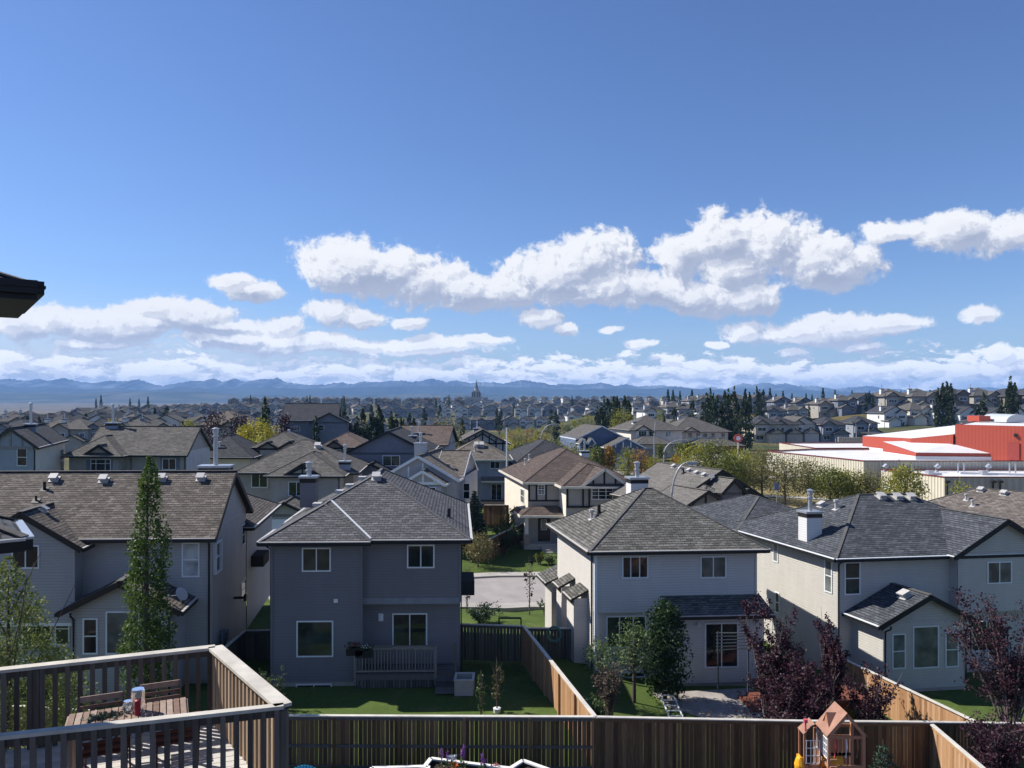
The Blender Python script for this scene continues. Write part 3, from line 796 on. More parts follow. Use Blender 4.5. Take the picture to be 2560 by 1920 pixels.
    for x in (xa, xs): m.obox(h.T(x, yf, dz+.36), h.ex*.05, h.ey*.05, Vector((0, 0, .86)), uid=5)
    m.build('railing', boardwood('railing_wood', (.13, .12, .11, 1), (.20, .18, .165, 1), (.28, .26, .24, 1)), dk)
    m = MB(); m.obox(h.T(xe, yf+.1, .95), h.ex*.06, h.ey*.06, Vector((0, 0, .95)), uid=5); m.build('post', WD, dk)
    m = MB()
    for i in range(3): m.obox(h.T((xs+xe)/2, yf-.15-.26*i, dz-.02-.18*(i+1)), h.ex*(xe-xs)/2, h.ey*.14, Vector((0, 0, .02)), uid=i)
    for i in range(3): m.obox(h.T((xs+xe)/2, yf-.02-.26*i, dz-.12-.18*(i)), h.ex*(xe-xs)/2, h.ey*.01, Vector((0, 0, .08)), uid=i)
    m.build('stairs', WD, dk)
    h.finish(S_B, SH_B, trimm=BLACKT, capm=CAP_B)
    return h
HB = house_b()
# ---- C: pale grey house, centre right --------------------------------------------
def house_c():
    O = P(595.5, 400, 36.5); h = House('two_storey_house', 'pale grey house with a pyramid-shaped grey roof and lean-to over its patio door', 'house', (O.x, 36.5, -.85), 4, 11)
    x2 = h.X(755.5, 0); zf = h.Z(640, 611, y=0); ze = 5.42; g0 = -.7
    h.body(0, x2, 0, 7.2, zf, ze, lap=LAP, faces='FLRK'); h.body(.0, x2, .28, 7.2, g0, zf, lap=LAP, faces='FLRK', found=1)
    m = MB(); m.obox(h.T(x2/2, .13, zf-.02), h.ex*x2/2, h.ey*.15, Vector((0, 0, .05))); h.part('overhang_trim', m, S_C)
    h.hip(0, x2, 0, 7.4, ze, .60, oh=.42)
    # right lower wing with lean-to roof
    xa = h.X(664, -.5); xr = h.X(770, -1.0)
    h.body(xa+.3, xr-.25, -.9, .3, g0, 2.55, lap=LAP, faces='FLR', found=1)
    h.shed(xa, xr, -1.45, 0, h.Z(700, 595, y=0), h.Z(700, 615.5, y=-1.45), 'K')
    h.winpx(621.8, 556, 648, 578.2, off=0, style='third'); h.winpx(700, 556, 726, 578, off=0, style='slider', glass=GL_B)
    h.winpx(606, 615.5, 646, 647.5, off=.28, style='third', glass=GL_G); h.winpx(621, 671.5, 645, 677.5, off=.28, style='slider')
    h.winpx(704.5, 622.5, 738, 667.5, off=-.9, style='door', name='patio_door')
    c = h.T(h.X(697.5, -.9), -.9, h.Z(697.5, 624, y=-.9))-h.ey*.1; m = MB(); m.lathe(c, [(.1, -.06), (.14, -.02), (.05, .08), (.02, .12)], 10); h.part('porch_light', m, WHITE)
    h.vent(697-60.5, 499, 'dark', 1.2) if False else None
    h.vent(599, 514, 'dark', 1.3); h.vent(591, 535-15, 'cap', 1.2) if False else h.vent(591.5, 519+0, 'cap', 1.1)
    z1 = h.Z(637, 477, y=3.2)
    h.chimney(h.X(637, 5.5), 5.5, .95, .8, 6.0, h.Z(637, 478, y=5.5), WHT_CH, pipe=.85, cap=BLACKT)
    # left side bays with little roofs
    for (pxa, pxb, py0, py1, yy, w_) in ((565, 572, 580, 628, 3.6, 1.0), (578, 590, 592, 628, 1.2, 1.3)):
        zt = h.Z(pxb, py0+6, x=0, y=yy)
        h.wface('L', -.7, yy, yy+w_, g0, zt, lap=LAP); h.wface('F', yy, -.7, 0, g0, zt, lap=LAP)
        h.shed(-.85, 0.0, yy-.12, yy+w_+.12, zt+.45, zt, 'R')
    h.shed(-.7, 0.5, 7.0, 9.3, 2.75, 2.2, 'R'); h.body(-.3, .5, 7.4, 9.0, g0-.8, 2.1, faces='FL')
    h.corner(0, 0, g0, 5.2, WHITE, .13); h.corner(x2, 0, zf, 5.2, S_C)
    h.spout(-.02, .35, 5.35, -.6, kick=.4, face='L'); h.spout(x2-.05, .1, 5.35, -.6, kick=.4, face='R')
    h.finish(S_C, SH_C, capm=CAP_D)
house_c()
# ---- D: charcoal roof, right ---------------------------------------------------
def house_d():
    O = P(838, 400, 38.0); h = House('two_storey_house', 'grey house with a wide charcoal hip roof, chimney and gabled sunroom at the right', 'house', (O.x, 38.0, -1.3), 8, 16.5)
    ze = 4.78; g0 = -1.1
    W = 12.2; xg0 = h.X(957.5, -.5); xg1 = h.X(1047, -.5)
    h.body(0, W, 0, 9.4, g0, ze, lap=LAP, faces='FLRK', found=1)
    h.hip(0, W, 0, 9.4, ze, .47, oh=.45)
    h.body(xg0, xg1, -.5, 0, 1.9, ze, lap=LAP, faces='FLR'); h.gable(xg0, xg1, -.5, 3.6, ze+.02, .60, ax='y', oh=.42, og=.35, faces='F', lap=LAP, gutter='LR')
    # rear block, eave set a little further out
    h.body(-.45, W-3, 9.4, 16.0, g0, ze-.15, lap=LAP, faces='FLRK'); h.hip(-.45, 6.5, 8.0, 16.0, ze-.15, .42, oh=.45)
    # sunroom
    ya = -2.1; xa = h.X(883.5, ya); xb = h.X(966, ya); zb = 2.05
    h.body(xa, xb, ya, 0, g0, zb, lap=LAP, faces='FLR', found=1)
    h.gable(xa, xb, ya, .2, zb-.02, .52, ax='y', oh=.45, og=.35, faces='F', lap=LAP, gutter='LR')
    h.winpx(891.5, 633.5, 905.2, 668.7, off=ya, style='hung', glass=GL_B); h.winpx(912.2, 625.7, 938.3, 668, off=ya, style='none', glass=GL_B)
    h.winpx(944.6, 632, 958, 667, off=ya, style='hung', glass=GL_B); h.winpx(905, 692, 930, 698, off=ya, style='slider')
    h.winpx(844, 561.8, 859.9, 594.7, off=0, style='hung', glass=GL_G); h.winpx(986.7, 561.3, 1011.3, 583.5, off=-.5, style='slider', glass=GL_B)
    h.winpx(971, 620, 1001, 651, off=0, style='door', name='patio_door', glass=GL_G)
    h.winpx(825.3, 559, 832.8, 592.5, off=0, face='L', style='hung', glass=GL_B); h.winpx(773.7, 541, 778.6, 562, off=0, face='L', style='hung', glass=GL_B)
    h.winpx(775.6, 592, 780.2, 613, off=0, face='L', style='hung')
    for p in ((880.5, 497.5), (897, 498.5), (910.5, 498.5)): h.vent(*p, sc=1.0)
    h.vent(977, 512, sc=1.1); h.vent(905, 597, sc=1.1); h.vent(812, 502, 'box', .95); h.vent(822, 506, 'box', .95); h.vent(836, 509.5, 'cap', 1.2)
    hh = h.hit(806, 540)
    x, y, z, Y = hh
    h.chimney(x+.3, y+.1, .85, .7, z-.6, CZ-(512-HY)/F*(Y+.1), WHT_CH, pipe=1.15)
    h.spout(.0, 0, 4.7, -1, kick=.4); h.spout(xa+.05, ya, 1.95, -1, kick=.4); h.spout(xb-.05, ya, 1.95, -1, kick=.4)
    for x, y, z0, z1 in ((0, 0, g0, 4.6), (xa, ya, g0, 1.9)): h.corner(x, y, z0, z1, S_D)
    # deck rail on the right
    m = MB()
    for i in range(16): m.obox(h.T(xb+.3+i*.14, -1.9, 1.0), h.ex*.02, h.ey*.02, Vector((0, 0, .45)))
    m.obox(h.T(xb+1.4, -1.9, 1.47), h.ex*1.2, h.ey*.05, Vector((0, 0, .03))); h.part('deck_railing', m, DKTRIM)
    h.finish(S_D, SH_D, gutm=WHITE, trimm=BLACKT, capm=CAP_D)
    # E2: next house on the right, brown-grey roof beyond
    O = Vector((34.07, 45.7, 0)); h = House('two_storey_house', 'house with a brown-grey hip roof in front of the low school wing', 'house', (O.x, O.y, -1.5), 30, 30)
    h.body(.5, 9.5, 0, 13.5, -1.5, 3.7, faces='FLRK'); h.hip(.5, 9.5, 0, 13.5, 3.75, .47, oh=.5)
    for p in ((981, 491), (1004, 494.5), (966, 500), (972.5, 506)): h.vent(*p, kind='box' if p[0] > 980 else 'cap', sc=1.0)
    h.finish(S_D, shingle('warm_brown_grey_shingles', (.16, .14, .125, 1)), capm=CAP_D)
house_d()
# ================================================================ MIDDLE HOUSES
SH_GREY = shingle('mid_grey_shingles', (.125, .118, .11, 1), .16, .28, .6); SH_DK = shingle('dark_grey_shingles', (.06, .062, .07, 1), .16, .25, .6)
SH_BRN = shingle('brown_shingles', (.15, .115, .10, 1), .16, .25, .6); SH_TAN = shingle('taupe_shingles', (.17, .15, .13, 1), .16, .25, .6)
ST_BEI = stucco('beige_stucco', (.68, .62, .53, 1)); ST_WHI = stucco('pale_stucco', (.48, .49, .50, 1)); ST_TAU = lapsiding('taupe_siding', (.34, .315, .28, 1))
LS_BLU = lapsiding('blue_grey_lap', (.26, .28, .32, 1)); LS_NAV = lapsiding('slate_navy_lap', (.15, .165, .21, 1)); LS_BEI = lapsiding('beige_lap', (.50, .45, .36, 1))
LS_GRY = lapsiding('grey_lap', (.36, .36, .37, 1)); LS_BRN = lapsiding('brown_lap', (.20, .165, .14, 1)); ST_DKT = stucco('dark_taupe_stucco', (.21, .195, .18, 1))
WHT2 = stucco('white_stucco', (.66, .65, .62, 1))
def gz(O): return ground(O.x, O.y)
def HO(px, Y, label, a=0, b=8, name='house', cat='house', dz=0, group=None):
    x = (px-HX)/F*Y; z = ground(x, Y)+dz
    h = House(name, label, cat, (x, Y, z), a, b, group); h.g = z; return h
# far left: half timbered front gable with beige side
def m1():
    h = HO(-14, 66, 'grey and beige house at the left edge with a dark roof and half-timbered gable', a=-14, b=20, name='two_storey_house')
    x1 = h.X(35.5, 0); ze = h.Z(35.5, 447, y=0)
    h.body(0, x1, 0, 12, h.g-1, ze, faces='FL'); h.wface('R', x1, 0, 12, h.g-1, ze, m=2)
    h.gable(0, x1, 0, 12, ze, .55, ax='y', oh=.35, og=.3, faces='F', m=0)
    h.winpx(17, 448.5, 27.3, 466, off=0, style='hung'); h.winpx(60, 449, 63.5, 472, off=x1, face='R', style='hung')
    xm = x1/2; h.bars('half_timber', [(xm-1.2, ze, xm-1.2, ze+1.0, .18, 0), (xm, ze, xm, ze+1.8, .18, 0), (xm+1.2, ze, xm+1.2, ze+1.0, .18, 0), (0, ze-.1, x1, ze-.1, .22, 0)], plain('timber_grey', (.22, .2, .2, 1)))
    h.chimney(x1*.62, 5, 1.3, .9, ze+1, h.Z(32, 424, x=x1*.62), LS_BLU, pipe=1.9)
    h.spout(x1-.1, 0, ze, h.g)
    h.finish([LS_BLU, CONC, ST_BEI], SH_DK)
m1()
def m2():
    h = HO(69, 73, 'taupe house with grey window surrounds and a blank pale gable end behind the brown roof', a=-4, b=6, name='two_storey_house')
    x1 = h.X(119, 0); x2 = h.X(186, 1.5); ze = h.Z(100, 455.5, y=0)
    h.body(0, x1, 0, 4, h.g-1, ze); h.body(x1-1, x2, 1.5, 9.5, h.g-1, ze)
    h.hip(0, x1, 0, 7, ze, .6, oh=.5)
    h.gable(x1-4, x2, 1.5, 9.5, ze, .58, ax='x', oh=.45, og=.25, faces='R', gutter='FK')
    # white flank to the right
    xr = h.X(186, 1.5); h.wface('R', xr+.02, 1.5, 9.5, h.g-1, ze+.3, m=2)
    xa = h.X(82, 0); xb = h.X(119, 0)
    h.gable(xa+.2, xb-.3, -.05, 2.5, ze, .62, ax='y', oh=.1, og=.3, faces='F', gutter='')
    for (a, b, c, d, o) in ((86.5, 456, 113, 475, 0), (160.5, 456, 180, 470.5, 1.5)):
        bs = MB(); bs.obox(h.T((h.X(a, o)+h.X(b+(c-b), o))/2, o-.02, (h.Z(a, b, y=o)+h.Z(a, d, y=o))/2), h.ex*(h.X(c, o)-h.X(a, o))/2, h.ey*.02, Vector((0, 0, (h.Z(a, b, y=o)-h.Z(a, d, y=o))/2)))
        h.part('window_surround', bs, LS_NAV)
    h.winpx(90.7, 459, 110.8, 471, off=-.05, style='triplegrid'); h.winpx(162.3, 458.5, 176, 469.8, off=1.45, style='slider')
    h.chimney(h.X(113, 5.5), 5.5, 1.3, .9, ze+.8, h.Z(113, 423, y=5.5), LS_BLU, pipe=1.9)
    h.spout(x1+.6, 1.5, ze, h.g); h.spout(x2-.1, 1.5, ze, h.g); h.vent(162, 423, 'cap', 1.6)
    h.finish([ST_TAU, CONC, ST_WHI], SH_GREY, trimm=BLACKT)
m2()
def m3():
    h = HO(266, 70.5, 'taupe house with stepped brown-grey hip roofs and a small timbered gable', a=-1, b=5, name='two_storey_house')
    x0 = h.X(239, 2.8); x1 = h.X(340, 0); ze = h.Z(300, 475.5, y=-.4)
    h.body(h.X(271, 0), x1, 0, 5, h.g-1, ze); h.body(x0, x1+.9, 2.8, 13, h.g-1, ze)
    h.hip(h.X(271, 0), x1, 0, 8, ze-.02, .52, oh=.5); h.hip(x0, x1+.9, 2.8, 13, ze, .50, oh=.5)
    xa = h.X(286, 0); xb = h.X(320, 0)
    h.gable(xa, xb, -.25, 2.5, ze+.05, .62, ax='y', oh=.12, og=.2, faces='F', gutter='')
    xm = (xa+xb)/2; z = ze+.1; h.bars('half_timber', [(xm, z, xm, z+.9, .14, -.25), (xa+.3, z, xm, z+.6, .14, -.25), (xm, z+.6, xb-.3, z, .14, -.25), (xa, z, xb, z, .2, -.25)], BLACKT)
    for (a, b, c, d, o) in ((249.5, 469.5, 269.5, 489, 2.8), (286, 480, 318, 498, 0)):
        m = MB(); m.obox(h.T((h.X(a, o)+h.X(c, o))/2, o-.02, (h.Z(a, b, y=o)+h.Z(a, d, y=o))/2), h.ex*(h.X(c, o)-h.X(a, o))/2, h.ey*.02, Vector((0, 0, (h.Z(a, b, y=o)-h.Z(a, d, y=o))/2))); h.part('window_surround', m, ST_TAU)
    h.winpx(251.4, 471, 267.7, 487.5, off=2.78, style='slider'); h.winpx(288.5, 481.6, 313, 496, off=-.02, style='third')
    h.chimney(h.X(345, 3), 3, 1.1, .8, ze+.2, h.Z(345, 461.5, y=3), LS_BLU, pipe=1.6)
    # garage in front
    g0 = h.X(262, -4.5); g1 = h.X(307, -4.5); zg = h.Z(285, 514, y=-4.5)
    h.body(g0, g1, -4.5, 0, h.g-1, zg); h.gable(g0, g1, -4.5, .5, zg, .45, ax='y', oh=.4, og=.3, faces='F')
    h.win('F', -4.5, g0+.5, g1-.5, zg-2.8, zg-.45, style='triplegrid', glass=WHITE, name='garage_door')
    h.vent(318, 447, 'box', 1.5); h.vent(295, 437, 'box', 1.5)
    h.spout(x1-.1, 0, ze, h.g)
    h.finish([ST_TAU, CONC], SH_GREY, trimm=BLACKT)
m3()
def m4():
    h = HO(398, 68, 'grey house with white-trimmed twin gables and a white chimney', a=-3, b=-6, name='two_storey_house')
    x0 = h.X(382, 1.5); x1 = h.X(452, 0); ze = h.Z(450, 483.5, y=0)
    h.body(x0, x1, 1.5, 11, h.g-1, ze); xa = h.X(404, 0); h.body(xa, h.X(441, 0), 0, 2, h.g-1, ze)
    h.gable(x0, x1, 1.5, 12, ze+.2, .58, ax='y', oh=.4, og=.3, faces='F')
    h.gable(xa, h.X(442, 0), 0, 4, ze-.05, .60, ax='y', oh=.35, og=.3, faces='F')
    h.body(x1-.5, h.X(468, 5), 3.5, 11, h.g-1, ze+.3); h.gable(x1-2, h.X(464, 5), 3.5, 11, ze+.35, .5, ax='x', oh=.4, og=.3, faces='R', gutter='FK')
    xm = (xa+h.X(442, 0))/2
    h.bars('white_timber', [(xm+d, ze+.1, xm+d, ze+.1+hh, .14, 0) for d, hh in ((-1.0, .45), (0, .9), (1.0, .45))]+[(xa, ze, h.X(441, 0), ze, .22, 0)]+[((x0+x1)/2-2.2+k*1.3, ze+.4, (x0+x1)/2-2.2+k*1.3, ze+1.0+.35*k, .14, 1.5) for k in range(3)], WHITE)
    h.winpx(414, 487, 436, 499, off=0, style='thirdgrid'); h.winpx(449.5, 481.5, 459, 498.5, off=3.5, style='hung'); h.winpx(463, 483, 470, 499, off=3.5, style='hung')
    h.chimney(h.X(420.7, 5), 5, 1.05, .8, ze+.5, h.Z(420.7, 443.5, y=5), ST_WHI, pipe=1.0, cap=GALV)
    h.finish([lapsiding('pale_mauve_lap', (.40, .39, .40, 1)), CONC], SH_TAN, trimm=WHITE)
m4()
def m5():
    h = HO(446.8, 99, 'dark grey house seen from behind with a lean-to over its patio door', a=0, b=3, name='two_storey_house')
    x1 = h.X(508.5, 0); ze = h.Z(480, 459.5, y=-.4)
    h.body(0, x1, 0, 8.5, h.g-1, ze); h.hip(0, x1, 0, 8.5, ze, .55, oh=.5)
    h.winpx(454, 461.3, 463.3, 468.6, off=0, style='slider'); h.winpx(490, 461.3, 500, 468.6, off=0, style='slider')
    xa = h.X(481, 0); xb = h.X(509, 0); h.shed(xa, xb, -1.2, 0, h.Z(490, 476.5, y=0), h.Z(490, 481, y=-1.2), 'K')
    h.winpx(491, 483.7, 502, 500, off=0, style='door', name='patio_door'); h.winpx(464, 483, 472, 498, off=0, style='hung')
    h.vent(477, 446, 'box', 1.8); h.vent(481, 446, 'box', 1.8); h.vent(475, 451, 'cap', 1.6)
    m = MB(); m.obox(h.T((xa+xb)/2, -2.5, h.Z(490, 502.5, y=-2.5)), h.ex*(xb-xa)/2, h.ey*2, Vector((0, 0, .08))); h.part('deck', m, DKTRIM)
    h.finish([LS_BLU, CONC], SH_TAN, gutm=CREAM, trimm=CREAM)
m5()
def m6():
    h = HO(528, 72, 'sunlit beige stucco house with dark half timbering, reddish-brown roof and front door', a=0, b=11, name='two_storey_house')
    ze = h.Z(540, 482.3, y=-.4); x1 = h.X(560, 0); x2 = h.X(626, -2.5)
    h.body(0, 9.6, 0, 12, h.g-.5, ze, faces='LRK'); h.wface('F', 0, 0, 9.6, h.g-.5, ze, m=2); h.hip(0, 9.6, 0, 12, ze, .52, oh=.5)
    xa = h.X(566, -2.5)
    h.body(xa, x2, -2.5, 9, h.g-.5, ze-.1, faces='LRK'); h.wface('F', -2.5, xa, x2, h.g-.5, ze-.1, m=2); h.hip(xa, x2, -2.5, 9, ze-.1, .55, oh=.5)
    ga = h.X(583, -2.6); gb = h.X(625.5, -2.6)
    h.gable(ga, gb, -2.6, 2.2, ze-.1, .74, ax='y', oh=.3, og=.3, faces='F', gutter='', m=2)
    w = []; z = ze-.1; gm = (ga+gb)/2
    for d, t in ((-1.0, .65), (0, 1.35), (1.0, .65)): w.append((gm+d, z, gm+d, z+t, .16, -2.62))
    for k in (0, -1.5): w.append((xa, ze-.25+k*1.15, x2, ze-.25+k*1.15, .18, -2.62)); w.append((0, ze-.25+k*1.0, x1, ze-.25+k*1.0, .16, -.02))
    for x in (xa+.1, ga, ga+.55, x2-1.2, x2-.1): w.append((x, ze-.25, x, ze-2.0, .16, -2.62))
    for x in (.1, h.X(536.4, 0), h.X(546, 0)): w.append((x, ze-.25, x, ze-1.75, .16, -.02))
    h.bars('half_timber', w, BLACKT)
    h.winpx(537.6, 484.6, 544.8, 494.5, off=-.02, style='grid', glass=GL_B); h.winpx(591.4, 488, 613, 499.6, off=-2.62, style='thirdgrid')
    # porch
    pa = h.X(524, -1.6); h.hip(pa, x1+.6, -1.5, .6, h.Z(540, 515.8, y=-1.9), .5, oh=.35)
    h.winpx(538, 517.5, 550, 541, off=-.02, style='none', glass=plain('dark_stained_door', (.05, .035, .03, 1), .5), frame=BLACKT, name='front_door', fw=.1)
    h.winpx(540.8, 519.5, 546.6, 530, off=-.1, style='none', glass=GL_B, fw=.04, name='door_light')
    zb = h.Z(545, 541, y=0)
    for i, x in enumerate((pa+.25, x1-.1)):
        m = MB(); m.obox(h.T(x, -1.4, (zb+h.Z(540, 516, y=-1.9))/2), h.ex*.17, h.ey*.17, Vector((0, 0, 1.25))); h.part('porch_post', m, ST_BEI)
        m = MB(); m.obox(h.T(x, -1.4, zb+.4), h.ex*.26, h.ey*.26, Vector((0, 0, .5))); h.part('stone_pier', m, plain('fieldstone', (.30, .26, .21, 1), .9, .35, 9))
    m = MB(); m.obox(h.T((pa+x1)/2, -.8, zb-.25), h.ex*(x1-pa)/2, h.ey*.85, Vector((0, 0, .25)))
    for i in range(4): m.obox(h.T(x1-1.2, -1.9-.32*i, zb-.1-.17*(i+1)), h.ex*1.0, h.ey*.17, Vector((0, 0, .08)))
    h.part('steps', m, CONC)
    m = MB(); m.obox(h.T(xa-.15, -1.2, ze-2.6), h.ex*.12, h.ey*.15, Vector((0, 0, .12))); h.part('wall_light', m, BLACKT)
    h.winpx(521, 489, 524.4, 503, off=0, face='L', style='hung', glass=GL_B)
    # side bay
    h.body(-.6, 0, 3, 5.2, h.g, h.g+2.6, faces='FL'); h.shed(-.7, 0, 2.9, 5.3, h.g+3.1, h.g+2.6, 'R')
    for p in ((517, 461.5), (529.5, 459.5), (525.5, 464)): h.vent(*p, kind='cap', sc=1.3)
    h.finish([ST_BEI, CONC, stucco('shaded_front_stucco', (.36, .335, .30, 1))], shingle('dark_brown_shingles', (.115, .09, .08, 1), .16, .2, .6), gutm=CREAM, trimm=CREAM)  # front faces: their shade is put into a darker greige stucco
    # house directly behind
    h = HO(518, 100, 'dark-roofed house with white walls behind the half-timbered beige house', a=2, b=13, name='two_storey_house')
    x1 = h.X(592, 0); ze = h.Z(540, 463, y=0); h.body(0, x1, 0, 12, h.g-1, ze); h.hip(0, x1, 0, 12, ze, .52, oh=.5)
    h.chimney(h.X(584.5, 3), 3, 1.1, .9, ze+.5, h.Z(584.5, 451, y=3), WHT2, pipe=1.5, cap=BLACKT)
    h.finish([WHT2, CONC], SH_DK, gutm=WHITE)
m6()
def m8():
    h = HO(459, 125, 'house with a broad dark-timbered gable behind the dark grey house', a=0, b=5, name='two_storey_house')
    x1 = h.X(506, 0); ze = h.Z(480, 443.5, y=0); h.body(0, x1, 0, 12, h.g-1, ze); h.gable(0, x1, 0, 12, ze, .52, ax='y', oh=.6, og=.5, faces='F')
    xm = x1/2; w = [(0, ze, x1, ze, .3, -.02)]
    for k in range(-3, 4): w.append((xm+k*1.1, ze-2.4, xm+k*1.1, ze+max(.1, 1.9-abs(k)*.55), .22, -.02))
    w += [(xm-2.2, ze+.2, xm, ze+1.6, .22, -.03), (xm, ze+1.6, xm+2.2, ze+.2, .22, -.03)]
    h.bars('half_timber', w, BLACKT); h.chimney(h.X(477, 5), 5, 1.2, 1, ze+1, h.Z(477, 428.5, y=5), ST_WHI, pipe=1.2)
    h.finish([lapsiding('pale_lilac_lap', (.42, .42, .44, 1)), CONC], SH_GREY, gutm=WHITE)
m8()
def m9():
    h = HO(349, 84, 'plain slate-navy house with a wide blank gable and one sliding window', a=-1, b=2, name='two_storey_house')
    x1 = h.X(428, 0); ze = h.Z(388, 452.5, y=0); h.body(0, x1, 0, 12, h.g-1, ze); h.gable(0, x1, 0, 12, ze, .50, ax='y', oh=.4, og=.35, faces='F')
    h.winpx(382.6, 455.5, 400, 466, off=0, style='slider', glass=GL_G)
    h.body(h.X(350, -3), h.X(392, -3), -3, 0, h.g-1, ze-2.2); h.gable(h.X(350, -3), h.X(392, -3), -3, .3, ze-2.2, .5, ax='y', oh=.4, og=.3, faces='F')
    h.chimney(h.X(412, 6), 6, 1.1, .8, ze+.5, h.Z(412, 436, y=6), LS_BLU, pipe=1.1)
    h.finish([LS_NAV, CONC], SH_DK, trimm=BLACKT)
m9()
def m10():
    h = HO(322, 108, 'brown house with a brown hip roof and small timbered front gable', a=0, b=6, name='two_storey_house')
    x1 = h.X(366, 0); ze = h.Z(345, 447, y=0); h.body(0, x1, 0, 10, h.g-1, ze); h.hip(0, x1, 0, 10, ze, .52, oh=.5)
    h.gable(h.X(325, -1), h.X(343, -1), -1, 3, ze, .7, ax='y', oh=.2, og=.3, faces='F', gutter=''); h.body(h.X(325, -1), h.X(343, -1), -1, 0, h.g-1, ze)
    h.winpx(328.5, 449.5, 341, 457, off=-1, style='third')
    h.finish([LS_BRN, CONC], SH_BRN, gutm=CREAM)
    h = HO(398, 106, 'brown-roofed house with a small chimney left of the drooping grey-green tree', a=0, b=-4, name='two_storey_house')
    x1 = h.X(446, 0); ze = h.Z(430, 444.5, y=0); h.body(0, x1, 0, 9, h.g-1, ze); h.gable(0, x1, 0, 9, ze, .50, ax='x', oh=.5, og=.4, faces='LR', gutter='FK')
    h.gable(h.X(403, -1), h.X(424, -1), -1, 4, ze+.1, .62, ax='y', oh=.3, og=.3, faces='F', gutter='')
    h.winpx(432.5, 446, 441.5, 453.5, off=0, style='slider'); h.chimney(h.X(419, 2.5), 2.5, 1.3, .9, ze+.8, h.Z(419, 433, y=2.5), LS_NAV, pipe=1.5)
    h.finish([LS_GRY, CONC], SH_BRN, gutm=CREAM)
    h = HO(284, 150, 'large dark-roofed house with a white-lit gable end and navy walls', a=0, b=10, name='two_storey_house')
    x1 = h.X(347, 0); ze = h.Z(310, 420.5, y=0); h.body(0, x1, 0, 10, h.g-1, ze); h.gable(0, x1-2, 0, 10, ze, .6, ax='x', oh=.5, og=.4, faces='LR', gutter='FK')
    h.body(h.X(312, -3), x1, -3, 6, h.g-1, ze-.3); h.gable(h.X(312, -3), x1, -3, 9, ze-.3, .48, ax='y', oh=.6, og=.4, faces='F')
    h.winpx(318, 425, 324, 431, off=-3, style='hung'); h.winpx(294, 426, 300, 431, off=0, style='slider', glass=GL_B)
    h.finish([LS_NAV, CONC, WHT2], SH_DK, gutm=WHITE, trimm=BLACKT)
    h = HO(200, 140, 'brown-roofed house behind the blank pale gable end', a=0, b=4, name='two_storey_house')
    x1 = h.X(243, 0); ze = h.Z(220, 425, y=0); h.body(0, x1, 0, 10, h.g-1, ze); h.hip(0, x1, 0, 10, ze, .6, oh=.5)
    h.body(h.X(222, -2), x1+1.5, -2, 4, h.g-1, ze-.2); h.gable(h.X(222, -2), x1+1.5, -2, 6, ze-.2, .6, ax='y', oh=.5, og=.4, faces='F')
    h.finish([ST_TAU, CONC], SH_TAN)
    h = HO(255, 92, 'small grey house with two tiny timbered gables beside the yellow trees', a=0, b=5, name='two_storey_house')
    x1 = h.X(303, 0); ze = h.Z(280, 447, y=0); h.body(0, x1, 0, 9, h.g-1, ze); h.hip(0, x1, 0, 9, ze, .5, oh=.5)
    for a, b in ((259, 277), (280, 300)):
        h.body(h.X(a+1, -.8), h.X(b-1, -.8), -.8, 0, h.g-1, ze-.1); h.gable(h.X(a+1, -.8), h.X(b-1, -.8), -.8, 3, ze, .58, ax='y', oh=.25, og=.3, faces='F', gutter='')
    h.chimney(h.X(289, 4), 4, 1.1, .8, ze+.5, h.Z(289, 437, y=4), LS_GRY, pipe=.9)
    h.finish([ST_TAU, CONC], SH_GREY, gutm=CREAM)
    h = HO(192, 88, 'dark-roofed house half hidden right of the blank pale gable end', a=-3, b=6, name='two_storey_house')
    x1 = h.X(250, 0); ze = h.Z(220, 457, y=0); h.body(0, x1, 0, 10, h.g-1, ze); h.hip(0, x1, 0, 10, ze, .6, oh=.5)
    h.chimney(h.X(220, 1.5), 1.5, 1.3, .9, ze, h.Z(220, 447, y=1.5), LS_BLU, pipe=.6)
    h.finish([ST_BEI, CONC], SH_DK)
m10()
